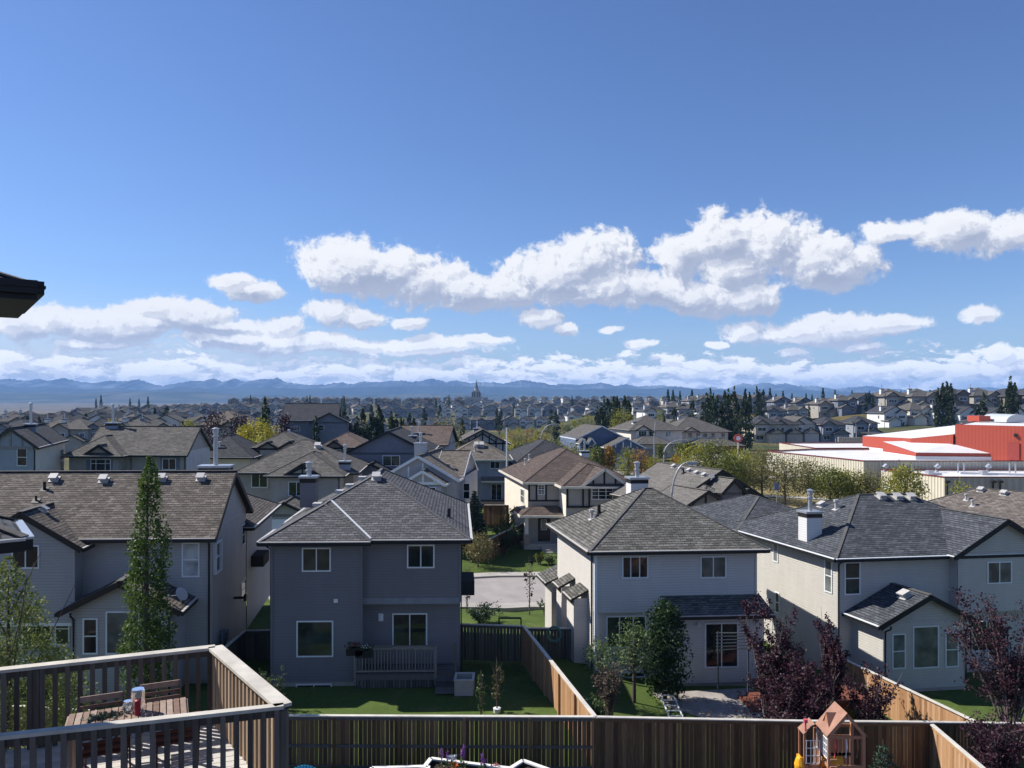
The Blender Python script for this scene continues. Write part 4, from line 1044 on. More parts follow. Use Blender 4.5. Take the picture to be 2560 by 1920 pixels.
# house with the big grey roof and dark gables, right of centre
def m15():
    h = HO(690, 62, 'dark taupe house with a big plain grey roof, small gables and many vents', a=8, b=27, name='two_storey_house')
    ze = h.Z(690, 491.5, y=0)
    ze = h.Z(690, 504, y=0); xl = h.X(672, 0); xr = h.X(765, 0)
    # main gable roof: ridge runs back to the left
    h.body(xl, xr, 0, 7.4, h.g-1, ze); h.gable(xl, xr, 0, 7.4, ze, .62, ax='y', oh=.5, og=.45, faces='F')
    # front wing left, lower
    xa = h.X(684, -2.5); xb = h.X(727, -2.5); z2 = h.Z(700, 508, y=-2.5)
    h.body(xa, xb, -2.5, 0, h.g-1, z2); h.gable(xa, xb, -2.5, 1.2, z2, .62, ax='y', oh=.5, og=.4, faces='F')
    xm = (xa+xb)/2; h.bars('half_timber', [(xm, z2, xm, z2+1.3, .15, -2.5), (xm-1.0, z2, xm-1.0, z2+.7, .15, -2.5), (xm+1.0, z2, xm+1.0, z2+.7, .15, -2.5), (xa, z2, xb, z2, .3, -2.5)], BLACKT)
    # tall window gable
    xc = h.X(722, -2.0); xd = h.X(742, -2.0); z3 = h.Z(732, 492.5, y=-2)
    h.body(xc, xd, -2.0, 2, h.g-1, z3); h.gable(xc, xd, -2.0, 4, z3, 1.05, ax='y', oh=.25, og=.35, faces='F', gutter='')
    h.winpx(727, 498.7, 737.6, 509.3, off=-2.0, style='grid', glass=GL_B)
    h.hip(h.X(706, -1.5), xc, -1.3, 3, z3, .6, oh=.3)
    # right wing
    xe = h.X(742, -1); xf = h.X(766, -1); z4 = h.Z(750, 506, y=-1)
    h.body(xe, xf, -1, 6, h.g-1, z4); h.gable(xe-1.5, xf, -1, 6, z4, .62, ax='y', oh=.5, og=.4, faces='F', gutter='')
    h.hip(xd-1, xf+.3, 2.5, 10, z3-.3, .55, oh=.4); h.body(xd-1, xf, 3, 9, h.g-1, z3-.3)
    h.winpx(738.5, 516, 744, 525, off=-1, style='hung', glass=GL_B); h.winpx(703, 518, 712, 530, off=-2.5, style='hung')
    for i in range(6): h.vent(674+i*7.6, 467.3+i*2.1-(.4 if i < 3 else 0), sc=.85)
    h.vent(683.5, 473.5, 'dark', 1.0)
    h.finish([ST_DKT, CONC], shingle('plain_grey_shingles', (.165, .155, .145, 1), .15, .12, .75), trimm=DKTRIM)
m15()
# across the wide road: blue house, two garage houses
def m20():
    h = HO(590, 163, 'blue house with white trim and a blue gable by the road', a=4, b=12, name='two_storey_house')
    x1 = h.X(633, 0); ze = h.Z(610, 442, y=0)
    h.body(-2.5, x1, 2, 14, h.g-1, ze+.8); h.gable(-2, x1-1, 2, 14, ze+.6, .5, ax='y', oh=.5, og=.4, faces='F')
    h.body(h.X(607, -2), x1+1, -3, 3, h.g-1, ze-1.0); h.gable(h.X(607, -2), x1+1, -3, 4, ze-1, .5, ax='y', oh=.5, og=.4, faces='F')
    for a in (582, 590.5):
        xa = h.X(a-2.5, 0); xb = h.X(a+3, 0); h.body(xa, xb, -.5, 2, h.g-1, ze-.3); h.gable(xa, xb, -.5, 3, ze-.3, 1.5, ax='y', oh=.25, og=.3, faces='F', gutter='')
        h.winpx(a-1.2, 446, a+1.8, 451, off=-.5, style='hung')
    w = [(h.X(608, -3)+k*1.6, ze-1, h.X(608, -3)+k*1.6, ze+.2, .25, -3) for k in range(1, 4)]; h.bars('white_timber', w, WHITE)
    h.win('F', -3, h.X(612, -3), h.X(628, -3), h.g, h.g+2.3, style='third', name='garage_door', glass=WHITE)
    h.finish([lapsiding('deep_blue_lap', (.10, .14, .22, 1)), CONC], SH_GREY, gutm=WHITE, trimm=WHITE)
    h = HO(631, 177, 'cream house with a wide grey double garage behind the curved street lamp', a=3, b=14, name='two_storey_house')
    x1 = h.X(682, 0); ze = h.Z(650, 430, y=0); h.body(0, x1, 0, 12, h.g-1, ze); h.hip(0, x1, 0, 12, ze, .5, oh=.6)
    xa = h.X(637, -4); xb = h.X(671, -4); zg = h.Z(650, 443.5, y=-4); h.body(xa-.5, xb, -5, 0, h.g-1, zg); h.hip(xa-.5, xb, -5, 1, zg, .45, oh=.5)
    xm = h.X(632, -1); h.body(h.X(636, -.6), h.X(648, -.6), -.6, 0, ze-3, ze); h.gable(h.X(636, -.6), h.X(650, -.6), -.6, 4, ze, .6, ax='y', oh=.3, og=.4, faces='F', gutter='')
    h.winpx(618+20.5, 431, 626+20.5, 436.5, off=-.6, style='third'); h.winpx(648.8, 431, 655.5, 436.5, off=0, style='slider'); h.winpx(665.5, 431, 671, 436.5, off=0, style='slider', glass=GL_W)
    h.win('F', -5, h.X(639.5, -5), h.X(657, -5), h.g, h.g+2.5, style='none', name='garage_door', glass=plain('grey_garage_door', (.33, .31, .30, 1)), frame=CREAM)
    h.chimney(h.X(635, 4), 4, 1.3, 1, ze, h.Z(635, 421.5, y=4), WHT2, pipe=1.2)
    h.finish([ST_BEI, CONC], SH_GREY, gutm=CREAM)
    h = HO(682, 183, 'cream house with brick garage beside the dark poplars and the red sign', a=3, b=12, name='two_storey_house')
    x1 = h.X(728, 0); ze = h.Z(700, 431.5, y=0); h.body(0, x1, 0, 12, h.g-1, ze); h.hip(-2, x1, 0, 12, ze, .5, oh=.7)
    h.gable(h.X(684, -.5), h.X(698, -.5), -.5, 4, ze, .55, ax='y', oh=.3, og=.4, faces='F', gutter='')
    for a in (688, 696, 703, 711, 721): h.winpx(a, 433, a+4, 437.5, off=0, style='slider')
    h.body(h.X(694, -5), x1+1, -5, 0, h.g-1, ze-3, m=2); h.hip(h.X(694, -5), x1+1, -5, 1, ze-3, .4, oh=.5)
    h.finish([ST_BEI, CONC, plain('red_brick', (.16, .06, .045, 1), .9, .3, 4)], SH_GREY, gutm=CREAM)
m20()
# ================================================================ STREETS
ROADG = plain('pale_asphalt', (.30, .275, .265, 1), .92, .12, .5)
ribbon('street', [(-16, 50.5), (-8, 54), (0, 57.6), (9, 58.6), (24, 60)], 8.2, ROADG, kerb=(1.3, 1.3), dz=.05)
ribbon('road', [(8, 148), (26, 145), (45, 147), (70, 156), (110, 190)], 9, ASPH, kerb=.6, dz=.1)
ribbon('side_street', [(40, 152), (44, 166), (52, 190)], 11, ROADG, dz=.14)
ribbon('footpath', [(24, 118), (32, 112), (42, 108), (58, 95)], 2.0, CONC, dz=.08)
ribbon('footpath', [(2, 132), (30, 132), (52, 136)], 2.0, CONC, dz=.08)
# ================================================================ SCHOOL
def school():
    def ribbed(name, c, p=.6, amt=1.0):
        m, w, b = newmat(name, .5, .3)
        ge = w.node('ShaderNodeNewGeometry'); oc = obj_c(w); sp = w.node('ShaderNodeSeparateXYZ'); w.l.new(oc, sp.inputs[0])
        t = w.math('ADD', w.math('MULTIPLY', sp.outputs[0], .33), w.math('MULTIPLY', sp.outputs[1], -.94))
        t = w.math('ADD', t, w.math('MULTIPLY', sp.outputs[0], .9))
        s = w.math('SINE', w.math('MULTIPLY', t, 6.283/p))
        n = w.noise(oc, .4, 4, .6)
        k = w.math('ADD', w.math('MULTIPLY', w.smooth(s, -.2, .4), .25), w.math('MULTIPLY', n, .6))
        w.l.new(w.ramp(k, [(.2, mul(c, 1-.20*amt)), (.7, mul(c, 1+.12*amt))]), b.inputs['Base Color']); bump(w, b, s, .06*amt, .8*amt); return m
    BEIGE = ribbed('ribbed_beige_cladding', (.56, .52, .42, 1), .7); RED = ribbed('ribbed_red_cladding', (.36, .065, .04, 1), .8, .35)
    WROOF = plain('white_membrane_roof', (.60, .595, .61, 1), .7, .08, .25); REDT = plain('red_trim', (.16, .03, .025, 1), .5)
    GRYW = ribbed('shade_grey_cladding', (.34, .34, .32, 1), 1.2)
    root = empty('school_building', (60, 120, -1.4), 'long low school with white roofs, ribbed beige walls and red upper blocks', 'school')
    def vol(pts, z0, z1, wallm, part, roofz=None, para=.5, trim=True):
        """prism: pts ccw list of (x,y); z1 number or list per corner"""
        zs = z1 if isinstance(z1, (list, tuple)) else [z1]*len(pts)
        m = MB(); n = len(pts)
        for i in range(n):
            a = pts[i]; b = pts[(i+1) % n]
            m.face([(a[0], a[1], z0), (b[0], b[1], z0), (b[0], b[1], zs[(i+1) % n]), (a[0], a[1], zs[i])])
        w = m.build(part, wallm, root)
        r = MB(); dz = -.25 if not isinstance(z1, (list, tuple)) else .02
        r.face([(p[0], p[1], z+dz) for p, z in zip(pts, zs)]); r.build('roof', WROOF, root)
        if trim:
            t = MB()
            for i in range(n):
                a = Vector((*pts[i], zs[i])); b = Vector((*pts[(i+1) % n], zs[(i+1) % n])); t.bar(a+Vector((0, 0, .02)), b+Vector((0, 0, .02)), .16, .16)
            t.build('parapet_trim', REDT, root)
        return w
    c0 = P(766.8, 451, 145); c1 = P(864, 461.3, 122.3)
    vol([(c0.x, c0.y), (c1.x, c1.y), (150, 121.5), (150, 156), (58, 150.5)], -3, 2.6, BEIGE, 'main_hall_wall')
    vol([(59.0, 170), (59.4, 150.8), (86, 152.4), (86, 172)], -3, 2.75, BEIGE, 'rear_wing_wall')
    d0 = P(882, 469.7, 121.2); d1 = P(944.7, 477.3, 109.7)
    w = vol([(d0.x, d0.y), (d1.x, d1.y), (122, 109.2), (122, 121.4), (58.2, 121.4)], -4, 1.32, BEIGE, 'front_wing_wall')
    m = MB(); m.face([(d1.x+.02, d1.y-.04, -4), (121.9, 109.14, -4), (121.9, 109.14, 1.15), (d1.x+.02, d1.y-.04, 1.15)]); m.build('wing_shade_sheet', GRYW, root)  # thin sheet over the beige front, its shade painted in as grey
    # windows of the front wing
    for px in (953, 962.5, 972):
        X = (px-HX)/F*109; f = MB(); z0, z1 = -2.6, -1.2
        for s in (-.75, 0, .75): f.box(X+s-.04, X+s+.04, 109.2, 109.3, z0, z1)
        for z in (z0, z1): f.box(X-.8, X+.8, 109.2, 109.3, z-.04, z+.04)
        fo = f.build('window', WHITE, root); g = MB(); g.face([(X-.75, 109.28, z0), (X+.75, 109.28, z0), (X+.75, 109.28, z1), (X-.75, 109.28, z1)]); g.build('pane', GL, fo)
    for px in (948, 994, 1001): p = P(px, 480, 109); m = MB(); m.box(p.x-.1, p.x+.1, 109.1, 109.3, -3, .9); m.box(p.x-.3, p.x+.3, 108.9, 109.3, .6, .9); m.build('downpipe', DKTRIM, root)
    # side door and lamp on the lit wall
    m = MB(); q = P(888, 493, 119.5); m.obox(q, (.3, -1.05, 0), (.05, 0, 0), (0, 0, 1.1)); m.build('side_door', WHITE, root)
    # red blocks ------------------------------------------------------
    b0 = P(955, 456.8, 131.3); z8 = 8.1
    vol([(b0.x, b0.y), (82.3, 122.8), (115, 100.2+22), (150, 150), (105, 170)], 2.3, z8, RED, 'gym_wall', trim=False)
    m = MB(); p = P(1019, 448, 123.5); dx = Vector((6.7, -8, 0)).normalized(); nn = Vector((-8, -6.7, 0)).normalized()
    q = Vector((81.0, 124.3, 4.0))+nn*.06; m.obox(q, dx*.8, nn*.04, (0, 0, 1.4)); m.build('roof_access_door', plain('dark_red_door', (.30, .05, .04, 1)), root)
    q = Vector((81.2, 124.1, 6.6))+nn*.15; m = MB(); m.obox(q, dx*.2, nn*.15, (0, 0, .25)); m.build('wall_light', BLACKT, root)
    # left high block with sloping white roof
    a0 = P(862, 447, 153); 
    vol([(70.1, 154), (71.2, 137.5), (75.2, 131.3), (84, 141), (92, 160)], 2.3, [5.0, 5.37, 6.4, 6.7, 6.9], RED, 'upper_hall_wall', trim=False)
    # middle wedge
    vol([(67.4, 140), (67.3, 128.3), (79.4, 127.0), (75.6, 132), (71.6, 139.6)], 2.3, [4.67, 3.5, 3.45, 4.85, 4.8], RED, 'classroom_block_wall', trim=False)
    f = MB(); f.bar((67.3, 140.0, 2.6), (67.2, 128.2, 2.6), .1, .6); f.bar((67.2, 128.2, 2.6), (79.4, 126.9, 2.6), .1, .6); f.build('white_flashing', WROOF, root)
    f = MB(); f.bar((70.0, 154, 2.6), (70.9, 140.5, 2.6), .1, .7); f.build('white_flashing', WROOF, root)
    # barrel skylight on top and plant
    s = MB(); n = 9; cx, cy = 96, 150
    for i in range(n):
        a0_ = math.pi*i/n; a1_ = math.pi*(i+1)/n
        for (ya, yb) in ((cy-4, cy+4),):
            s.face([(cx-2.3*math.cos(a0_), ya, 8+1.5*math.sin(a0_)), (cx-2.3*math.cos(a1_), ya, 8+1.5*math.sin(a1_)), (cx-2.3*math.cos(a1_), yb, 8+1.5*math.sin(a1_)), (cx-2.3*math.cos(a0_), yb, 8+1.5*math.sin(a0_))])
    s.face([(cx-2.3*math.cos(math.pi*i/n), cy-4, 8+1.5*math.sin(math.pi*i/n)) for i in range(n+1)]); s.build('barrel_skylight', plain('pale_grey_metal', (.42, .45, .46, 1), .4, .06, .5), root)
    s = MB(); s.box(91, 93.2, 150, 154, 8, 9.1); s.build('plant_housing', RED, root)
    # roof units and stacks on the front wing
    for k, px in enumerate((894, 946, 997)):
        x = (px-HX)/F*119
        m = MB(); m.tube([(x-1.5, 119, 1.2), (x-1.5, 119, 1.9), (x-1.1, 119, 2.2)], .38, 10); m.build('roof_cowl', GALV, root)
        for q in (-.3, .6): m = MB(); m.cyl((x+q+1.6, 118, 1.1), .11, 1.5, 8); m.build('stack', GALV, root)
        m = MB(); m.box(x+3.2, x+4.0, 115, 116, 1.1, 1.75); m.box(x+4.0, x+5.2, 115, 116, 1.1, 1.4); m.build('roof_unit', GALV, root)
    # long roof ridges (cricket curbs)
    for (a, b) in (((68, 117), (84, 112)), ((88, 117), (104, 112))):
        m = MB(); m.bar((*a, 1.2), (*b, 1.2), .9, .4); m.build('roof_kerb', WROOF, root)
    # dark canopy screen behind the far roof
    m = MB(); m.bar(P(866, 432.5, 175), P(921, 437.5, 160), 3, .25)
    for px in (874, 890, 911): p = P(px, 436, 172-(px-866)*.25); m.cyl((p.x, p.y, 2.3), .15, 1.9, 6)
    m.build('canopy', plain('dark_canopy', (.05, .045, .045, 1)), root)
    m = MB(); m.bar(P(838, 440, 178), P(882, 441, 176), .5, 1.4); m.build('far_parapet', BEIGE, root)
school()
# ================================================================ FENCES
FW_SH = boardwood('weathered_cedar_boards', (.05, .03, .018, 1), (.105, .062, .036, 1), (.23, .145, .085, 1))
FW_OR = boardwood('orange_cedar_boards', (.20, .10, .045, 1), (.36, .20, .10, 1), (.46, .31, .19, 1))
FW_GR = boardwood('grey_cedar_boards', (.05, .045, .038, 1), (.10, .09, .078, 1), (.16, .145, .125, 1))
CAPW = plain('pale_weathered_cap', (.50, .47, .42, 1), .8, .15, 2)
def fence(label, pts, h, mat, gap=.012, bw=.138, rails=0, capm=None, post=2.4, z=None, step=0, lattice=None, group='wooden fences between the gardens', railm=None):
    """board fence along a polyline of (x, y[, ztop]); rails: -1/+1 side carrying them, 0 none"""
    p0 = Vector((pts[0][0], pts[0][1], 0)); root = empty('wooden_fence', (p0.x, p0.y, ground(p0.x, p0.y)), label, 'fence', group)
    rg = random.Random(len(label)); bd = MB(); cp = MB(); rl = MB(); uid = 0
    for (a, b) in zip(pts, pts[1:]):
        A = Vector((a[0], a[1], a[2] if len(a) > 2 else ground(a[0], a[1])+h)); B = Vector((b[0], b[1], b[2] if len(b) > 2 else ground(b[0], b[1])+h))
        d = B-A; L = math.hypot(d.x, d.y); dh = Vector((d.x, d.y, 0)).normalized(); nr = Vector((-dh.y, dh.x, 0)); n = int(L/(bw+gap))
        for i in range(n):
            t = (i+.5)/n; c = A.lerp(B, t); hh = h-.05; j = rg.uniform(-.006, .006); g = rg.choice((0, 0, .006, -.008, .012, -.012)) if gap > .008 else 0
            w2 = (L/n-gap)/2-g*.5
            bd.obox((c.x, c.y, c.z-.04-hh/2), dh*w2, nr*(.009), Vector((0, 0, hh/2)), uid=uid); uid += 1
        cp.bar(A+nr*.0, B, .15, .038)
        if rails:
            for k in ((.09, .09), (h*.55, .09), (h-.12, .09)): rl.bar(A-Vector((0, 0, k[0]))+nr*.035*rails, B-Vector((0, 0, k[0]))+nr*.035*rails, .04, k[1])
        else: 
            for sg in (-1, 1): rl.bar(A-Vector((0, 0, .085))+nr*.02*sg, B-Vector((0, 0, .085))+nr*.02*sg, .02, .12)
        m = max(1, round(L/post))
        for i in range(m+1):
            c = A.lerp(B, i/m); ps = MB(); ps.obox((c.x, c.y, c.z-h/2-.02)+Vector((0,0,0)) if False else Vector((c.x, c.y, c.z-h/2-.02))+nr*.05*(rails or 1), dh*.055, nr*.05, Vector((0, 0, h/2)), uid=200+i)
            ps.build('post', mat, root)
    bd.build('boards', mat, root); cp.build('cap_rail', capm or CAPW, root); rl.build('rail', railm or mat, root)
    return root
RW = plain('dark_weathered_rail', (.09, .085, .085, 1), .85, .2, 3)
def xz(px, py, Y): p = P(px, py, Y); return (p.x, p.y, p.z)
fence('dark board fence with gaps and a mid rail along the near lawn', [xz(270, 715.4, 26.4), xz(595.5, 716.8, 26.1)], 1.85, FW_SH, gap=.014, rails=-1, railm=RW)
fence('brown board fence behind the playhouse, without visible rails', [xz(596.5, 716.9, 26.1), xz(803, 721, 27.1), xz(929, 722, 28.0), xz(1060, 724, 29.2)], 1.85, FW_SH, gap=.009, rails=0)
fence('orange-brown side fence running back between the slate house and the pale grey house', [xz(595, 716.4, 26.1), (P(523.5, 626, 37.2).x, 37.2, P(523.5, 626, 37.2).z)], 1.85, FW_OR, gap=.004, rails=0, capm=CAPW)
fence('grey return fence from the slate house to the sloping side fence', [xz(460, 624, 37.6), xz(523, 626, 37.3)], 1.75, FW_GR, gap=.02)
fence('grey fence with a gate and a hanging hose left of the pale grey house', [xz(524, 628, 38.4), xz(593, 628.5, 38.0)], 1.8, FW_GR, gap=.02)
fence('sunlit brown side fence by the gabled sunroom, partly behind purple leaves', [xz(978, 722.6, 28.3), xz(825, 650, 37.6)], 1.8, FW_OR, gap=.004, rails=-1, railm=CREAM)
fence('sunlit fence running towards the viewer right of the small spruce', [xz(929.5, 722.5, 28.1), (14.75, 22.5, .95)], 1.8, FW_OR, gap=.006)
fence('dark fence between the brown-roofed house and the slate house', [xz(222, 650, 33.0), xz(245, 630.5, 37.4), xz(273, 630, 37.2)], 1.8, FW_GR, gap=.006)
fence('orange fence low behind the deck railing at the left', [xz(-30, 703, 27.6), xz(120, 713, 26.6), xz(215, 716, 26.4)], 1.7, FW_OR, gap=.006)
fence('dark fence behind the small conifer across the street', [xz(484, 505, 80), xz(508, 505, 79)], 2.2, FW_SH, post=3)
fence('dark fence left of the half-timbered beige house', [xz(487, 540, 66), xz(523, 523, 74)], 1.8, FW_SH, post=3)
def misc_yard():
    # hose
    m = MB(); c = P(554, 633.5, 37.9); 
    for r in (.34, .30, .37): m.tube([c+Vector((math.cos(t)*r, -.1-.02*r, math.sin(t)*r*1.05)) for t in [k*math.pi/8 for k in range(17)]], .022, 5)
    o = m.build('garden_hose', plain('teal_hose', (.08, .20, .18, 1), .4)); tag(o, 'coiled green hose hanging on the grey gate', 'hose')
    # arbor bar
    root = empty('garden_arch', P(520, 625, 40), 'thin dark arch standing behind the return fence', 'arch')
    m = MB(); a = P(499, 618, 40); b = P(521, 618, 40)
    m.bar(a, b, .08, .08); m.bar(a, a-Vector((0, 0, 2.3)), .07, .07); m.bar(b, b-Vector((0, 0, 2.3)), .07, .07); m.build('frame', DKTRIM, root)
    # storage tub
    root = empty('storage_tub', (-.2, 33, 0), 'pale open storage tub on the shaded lawn right of the deck stairs', 'tub')
    m = MB(); c = P(464.5+0, 683, 33.0); w_, d_, h_ = .38, .42, .62
    for sx in (-1, 1): m.obox((c.x+.9*0+sx*w_, c.y, .32), (.03, 0, 0), (0, d_, 0), (0, 0, .32))
    for sy in (-1, 1): m.obox((c.x, c.y+sy*d_, .32), (w_, 0, 0), (0, .03, 0), (0, 0, .32))
    m.box(c.x-w_, c.x+w_, c.y-d_, c.y+d_, .02, .06); m.build('tub_body', plain('beige_plastic', (.40, .38, .36, 1), .5), root)
    m = MB(); 
    for sy in (-1, 1): m.bar((c.x-w_-.05, c.y+sy*d_, .66), (c.x+w_+.05, c.y+sy*d_, .66), .1, .05)
    for sx in (-1, 1): m.bar((c.x+sx*w_, c.y-d_, .665), (c.x+sx*w_, c.y+d_, .665), .1, .05)
    m.build('rim', plain('tub_rim', (.45, .43, .41, 1)), root)
    # flower boxes on deck of B
    rg = random.Random(4)
    for px, py, lab, c in ((364, 648, 'dark planter of white flowers on the deck rail of the slate house', (.6, .6, .55, 1)), (355, 646, 'pot of red flowers at the left end of the deck rail', (.4, .04, .05, 1))):
        q = P(px, py, 32.4); root = empty('flower_planter', q, lab, 'planter')
        m = MB(); m.box(q.x-.35, q.x+.35, q.y-.12, q.y+.12, q.z-.38, q.z-.06); m.build('box', BLACKT, root)
        m = MB(); f = MB()
        for i in range(130): m.leaf(q+Vector((rg.gauss(0, .2), rg.gauss(0, .08), rg.uniform(-.12, .14))), .09, rg)
        for i in range(40): f.leaf(q+Vector((rg.gauss(0, .16), rg.gauss(0, .06)-.05, rg.uniform(.02, .17))), .06, rg)
        m.build('leaves', FOL_D, root); f.build('flowers', plain('petal%d' % px, c), root)
    # patio of the pale house, steps, ladder, railing
    z = -.72
    m = MB(); m.obox((9.1, 33.1, z), (2.3, .3, 0), (-.45, 1.9, 0), (0, 0, .03)); o = m.build('patio', plain('grey_patio_pavers', (.30, .27, .25, 1), .9, .2, 3)); o['kind'] = 'structure'
    root = empty('red_deck', (12.2, 33.2, z), 'low red-stained deck with steps and railing beside the patio door', 'deck')
    RS = plain('red_stained_wood', (.16, .055, .035, 1), .7, .2, 3)
    m = MB(); m.obox((13.2, 33.9, z+.42), (1.9, .2, 0), (-.2, 1.3, 0), (0, 0, .06)); m.obox((11.0, 33.5, z+.22), (.5, .05, 0), (-.1, .8, 0), (0, 0, .08)); m.obox((10.6, 33.4, z+.08), (.5, .05, 0), (-.1, .8, 0), (0, 0, .06)); m.obox((13.2, 32.9, z+.2), (1.9, .2, 0), (0, .05, 0), (0, 0, .22)); m.build('platform', RS, root)
    m = MB()
    for i in range(12): m.box(12.0+i*.16, 12.04+i*.16, 32.75+i*.016, 32.79+i*.016, z+.45, z+1.35)
    m.bar((11.9, 32.75, z+1.38), (14.1, 33.0, z+1.38), .1, .05); m.box(11.93, 12.03, 32.7, 32.8, z, z+1.4); m.build('railing', RS, root)
    root = empty('garden_trellis', (8.0, 32.2, z), 'white ladder-like trellis lying on the patio edge', 'trellis')
    m = MB(); A = Vector((6.5, 31.0, z+.06)); 
    for s in (0, .55): m.bar(A+Vector((s, 0, 0)), A+Vector((s-.1, 2.6, .5)), .05, .05)
    for i in range(8): t = i/7; q = A+Vector((-.1*t, 2.6*t, .5*t)); m.bar(q, q+Vector((.55, 0, 0)), .04, .04)
    m.build('trellis_frame', WHITE, root)
    root = empty('outdoor_drying_rack', (13.5, 34.5, 1), 'dark slatted pergola bars in front of the patio door behind purple leaves', 'pergola')
    m = MB()
    for i in range(6): a = P(716, 633+i*3.4, 34.0); b = P(758, 633+i*3.0, 33.2); m.bar(a, b, .05, .04)
    for px in (718, 748): a = P(px, 632, 33.8); m.bar(a, (a.x, a.y, z+.4), .06, .06)
    m.build('slats', plain('dark_blue_grey_slat', (.07, .08, .09, 1)), root)
# ================================================================ FOLIAGE
BARK = plain('bark', (.10, .08, .065, 1), .9, .3, 6); BARK_L = plain('pale_bark', (.17, .14, .13, 1), .85, .25, 8)
FOL_D = foliage('dark_leaves', (.012, .028, .010, 1), (.035, .070, .020, 1)); FOL_M = foliage('green_leaves', (.05, .07, .012, 1), (.18, .20, .035, 1), 1.0, .3)
FOL_P = foliage('poplar_leaves', (.022, .050, .012, 1), (.11, .17, .035, 1), .9, .35, (.24, .30, .09, 1)); FOL_Y = foliage('yellow_leaves', (.20, .19, .02, 1), (.45, .38, .04, 1), .5, .3)
FOL_YG = foliage('yellow_green_leaves', (.12, .13, .02, 1), (.36, .35, .05, 1), .3, .35, (.52, .42, .06, 1)); FOL_OL = foliage('olive_leaves', (.09, .095, .035, 1), (.27, .25, .09, 1), .4, .35)
FOL_PU = foliage('purple_leaves', (.018, .007, .012, 1), (.060, .020, .034, 1), 1.2, .2, (.12, .05, .06, 1)); FOL_LA = foliage('larch_needles', (.10, .13, .03, 1), (.26, .30, .09, 1), 1.5, .3)
FOL_SP = foliage('spruce_needles', (.016, .036, .022, 1), (.055, .10, .062, 1), 2.0, .15); FOL_OR = foliage('orange_leaves', (.16, .10, .02, 1), (.42, .22, .04, 1), .4, .3)
FOL_DP = foliage('far_poplar_leaves', (.018, .034, .014, 1), (.055, .085, .03, 1), .25, .25); FOL_G = foliage('shrub_leaves', (.05, .08, .025, 1), (.15, .21, .08, 1), 2.5, .3)
misc_yard()
def mk(name, base, label, cat='tree', group=None): return empty(name, base, label, cat, group)
def crown_prof(mb, base, prof, n, size, rg, lump=.35):
    """leaf cloud filling a column: prof = [(z, r, dx)]"""
    tot = [0.0]
    for (z0, r0, _), (z1, r1, _) in zip(prof, prof[1:]): tot.append(tot[-1]+(z1-z0)*((r0+r1)/2+.05)**1.3)
    tips = []
    for i in range(max(6, n//60)):
        tips.append((rg.random(), rg.uniform(0, 6.283), rg.uniform(.55, 1.12)))
    for i in range(n):
        if rg.random() < .78:
            t, a, rr = rg.choice(tips); t = min(.999, max(0, t+rg.gauss(0, .018))); a += rg.gauss(0, .30); rr = rr*rg.uniform(.75, 1.1)
        else: t, a, rr = rg.random(), rg.uniform(0, 6.283), rg.uniform(.2, 1.0)
        v = t*tot[-1]; k = 0
        while k < len(tot)-2 and tot[k+1] < v: k += 1
        f = (v-tot[k])/max(1e-6, tot[k+1]-tot[k]); z = prof[k][0]+(prof[k+1][0]-prof[k][0])*f; r = prof[k][1]+(prof[k+1][1]-prof[k][1])*f; dx = prof[k][2]+(prof[k+1][2]-prof[k][2])*f
        mb.leaf((base[0]+dx+math.cos(a)*r*rr, base[1]+math.sin(a)*r*rr, base[2]+z), size, rg)
def round_tree(name, base, H, W, label, fol, n=2600, size=.22, group=None, seed=1, cat='tree', trunk=.25, clumps=26, barkm=None, open_=.0, root=None):
    rg = random.Random(seed); root = root or mk(name, base, label, cat, group); n = int(n*1.25)
    tb = MB(); b = Vector(base); zc = H*trunk
    tips = []
    tb.tube([b-Vector((0, 0, .2)), b+Vector((0, 0, zc)), b+Vector((rg.gauss(0, .1), 0, H*.75))], [H*.02+.03, H*.016+.02, .02], 7)
    for i in range(clumps):
        a = 6.283*i*.618+rg.uniform(-.3, .3); t = (i+.5)/clumps; z = zc+(H*.97-zc)*t
        r = W/2*math.sin(math.pi*min(1, (t*.80+.16)))**.7*rg.uniform(.45, .9)
        p = b+Vector((math.cos(a)*r, math.sin(a)*r, z)); tips.append((p, W*rg.uniform(.10, .17)))
        q = b+Vector((0, 0, zc*.8+(z-zc)*.55)); tb.tube([q, (q+p)/2+Vector((0, 0, -.05*H*rg.random())), p], [H*.008+.012, H*.005+.008, .006], 4)
    tb.build('trunk', barkm or BARK, root)
    lf = MB()
    for i in range(n):
        p, s = rg.choice(tips); d = Vector((rg.gauss(0, 1), rg.gauss(0, 1), rg.gauss(0, .8)))
        if d.length > 2.1: d *= 2.1/d.length
        lf.leaf(p+d*s, size, rg)
    lf.build('crown', fol, root); return root
def column_tree(base, H, prof, label, fol, n, size, seed, group=None, name='poplar_tree', barkm=None):
    rg = random.Random(seed); root = mk(name, base, label, 'tree', group); b = Vector(base)
    t = MB(); t.tube([b-Vector((0, 0, .2)), b+Vector((0, 0, H*.5)), b+Vector((prof[-1][2], 0, H*.96))], [H*.012+.02, H*.008+.01, .008], 6)
    for i in range(22):
        z = H*(.1+.8*i/22); a = i*2.4; k = min(range(len(prof)), key=lambda j: abs(prof[j][0]-z)); r = prof[k][1]*.8
        t.tube([b+Vector((prof[k][2]*.8, 0, z)), b+Vector((prof[k][2]+math.cos(a)*r, math.sin(a)*r, z+r*2.2))], [.018, .005], 4)
    t.build('trunk', barkm or BARK, root)
    m = MB(); crown_prof(m, base, prof, n, size, rg); m.build('crown', fol, root); return root
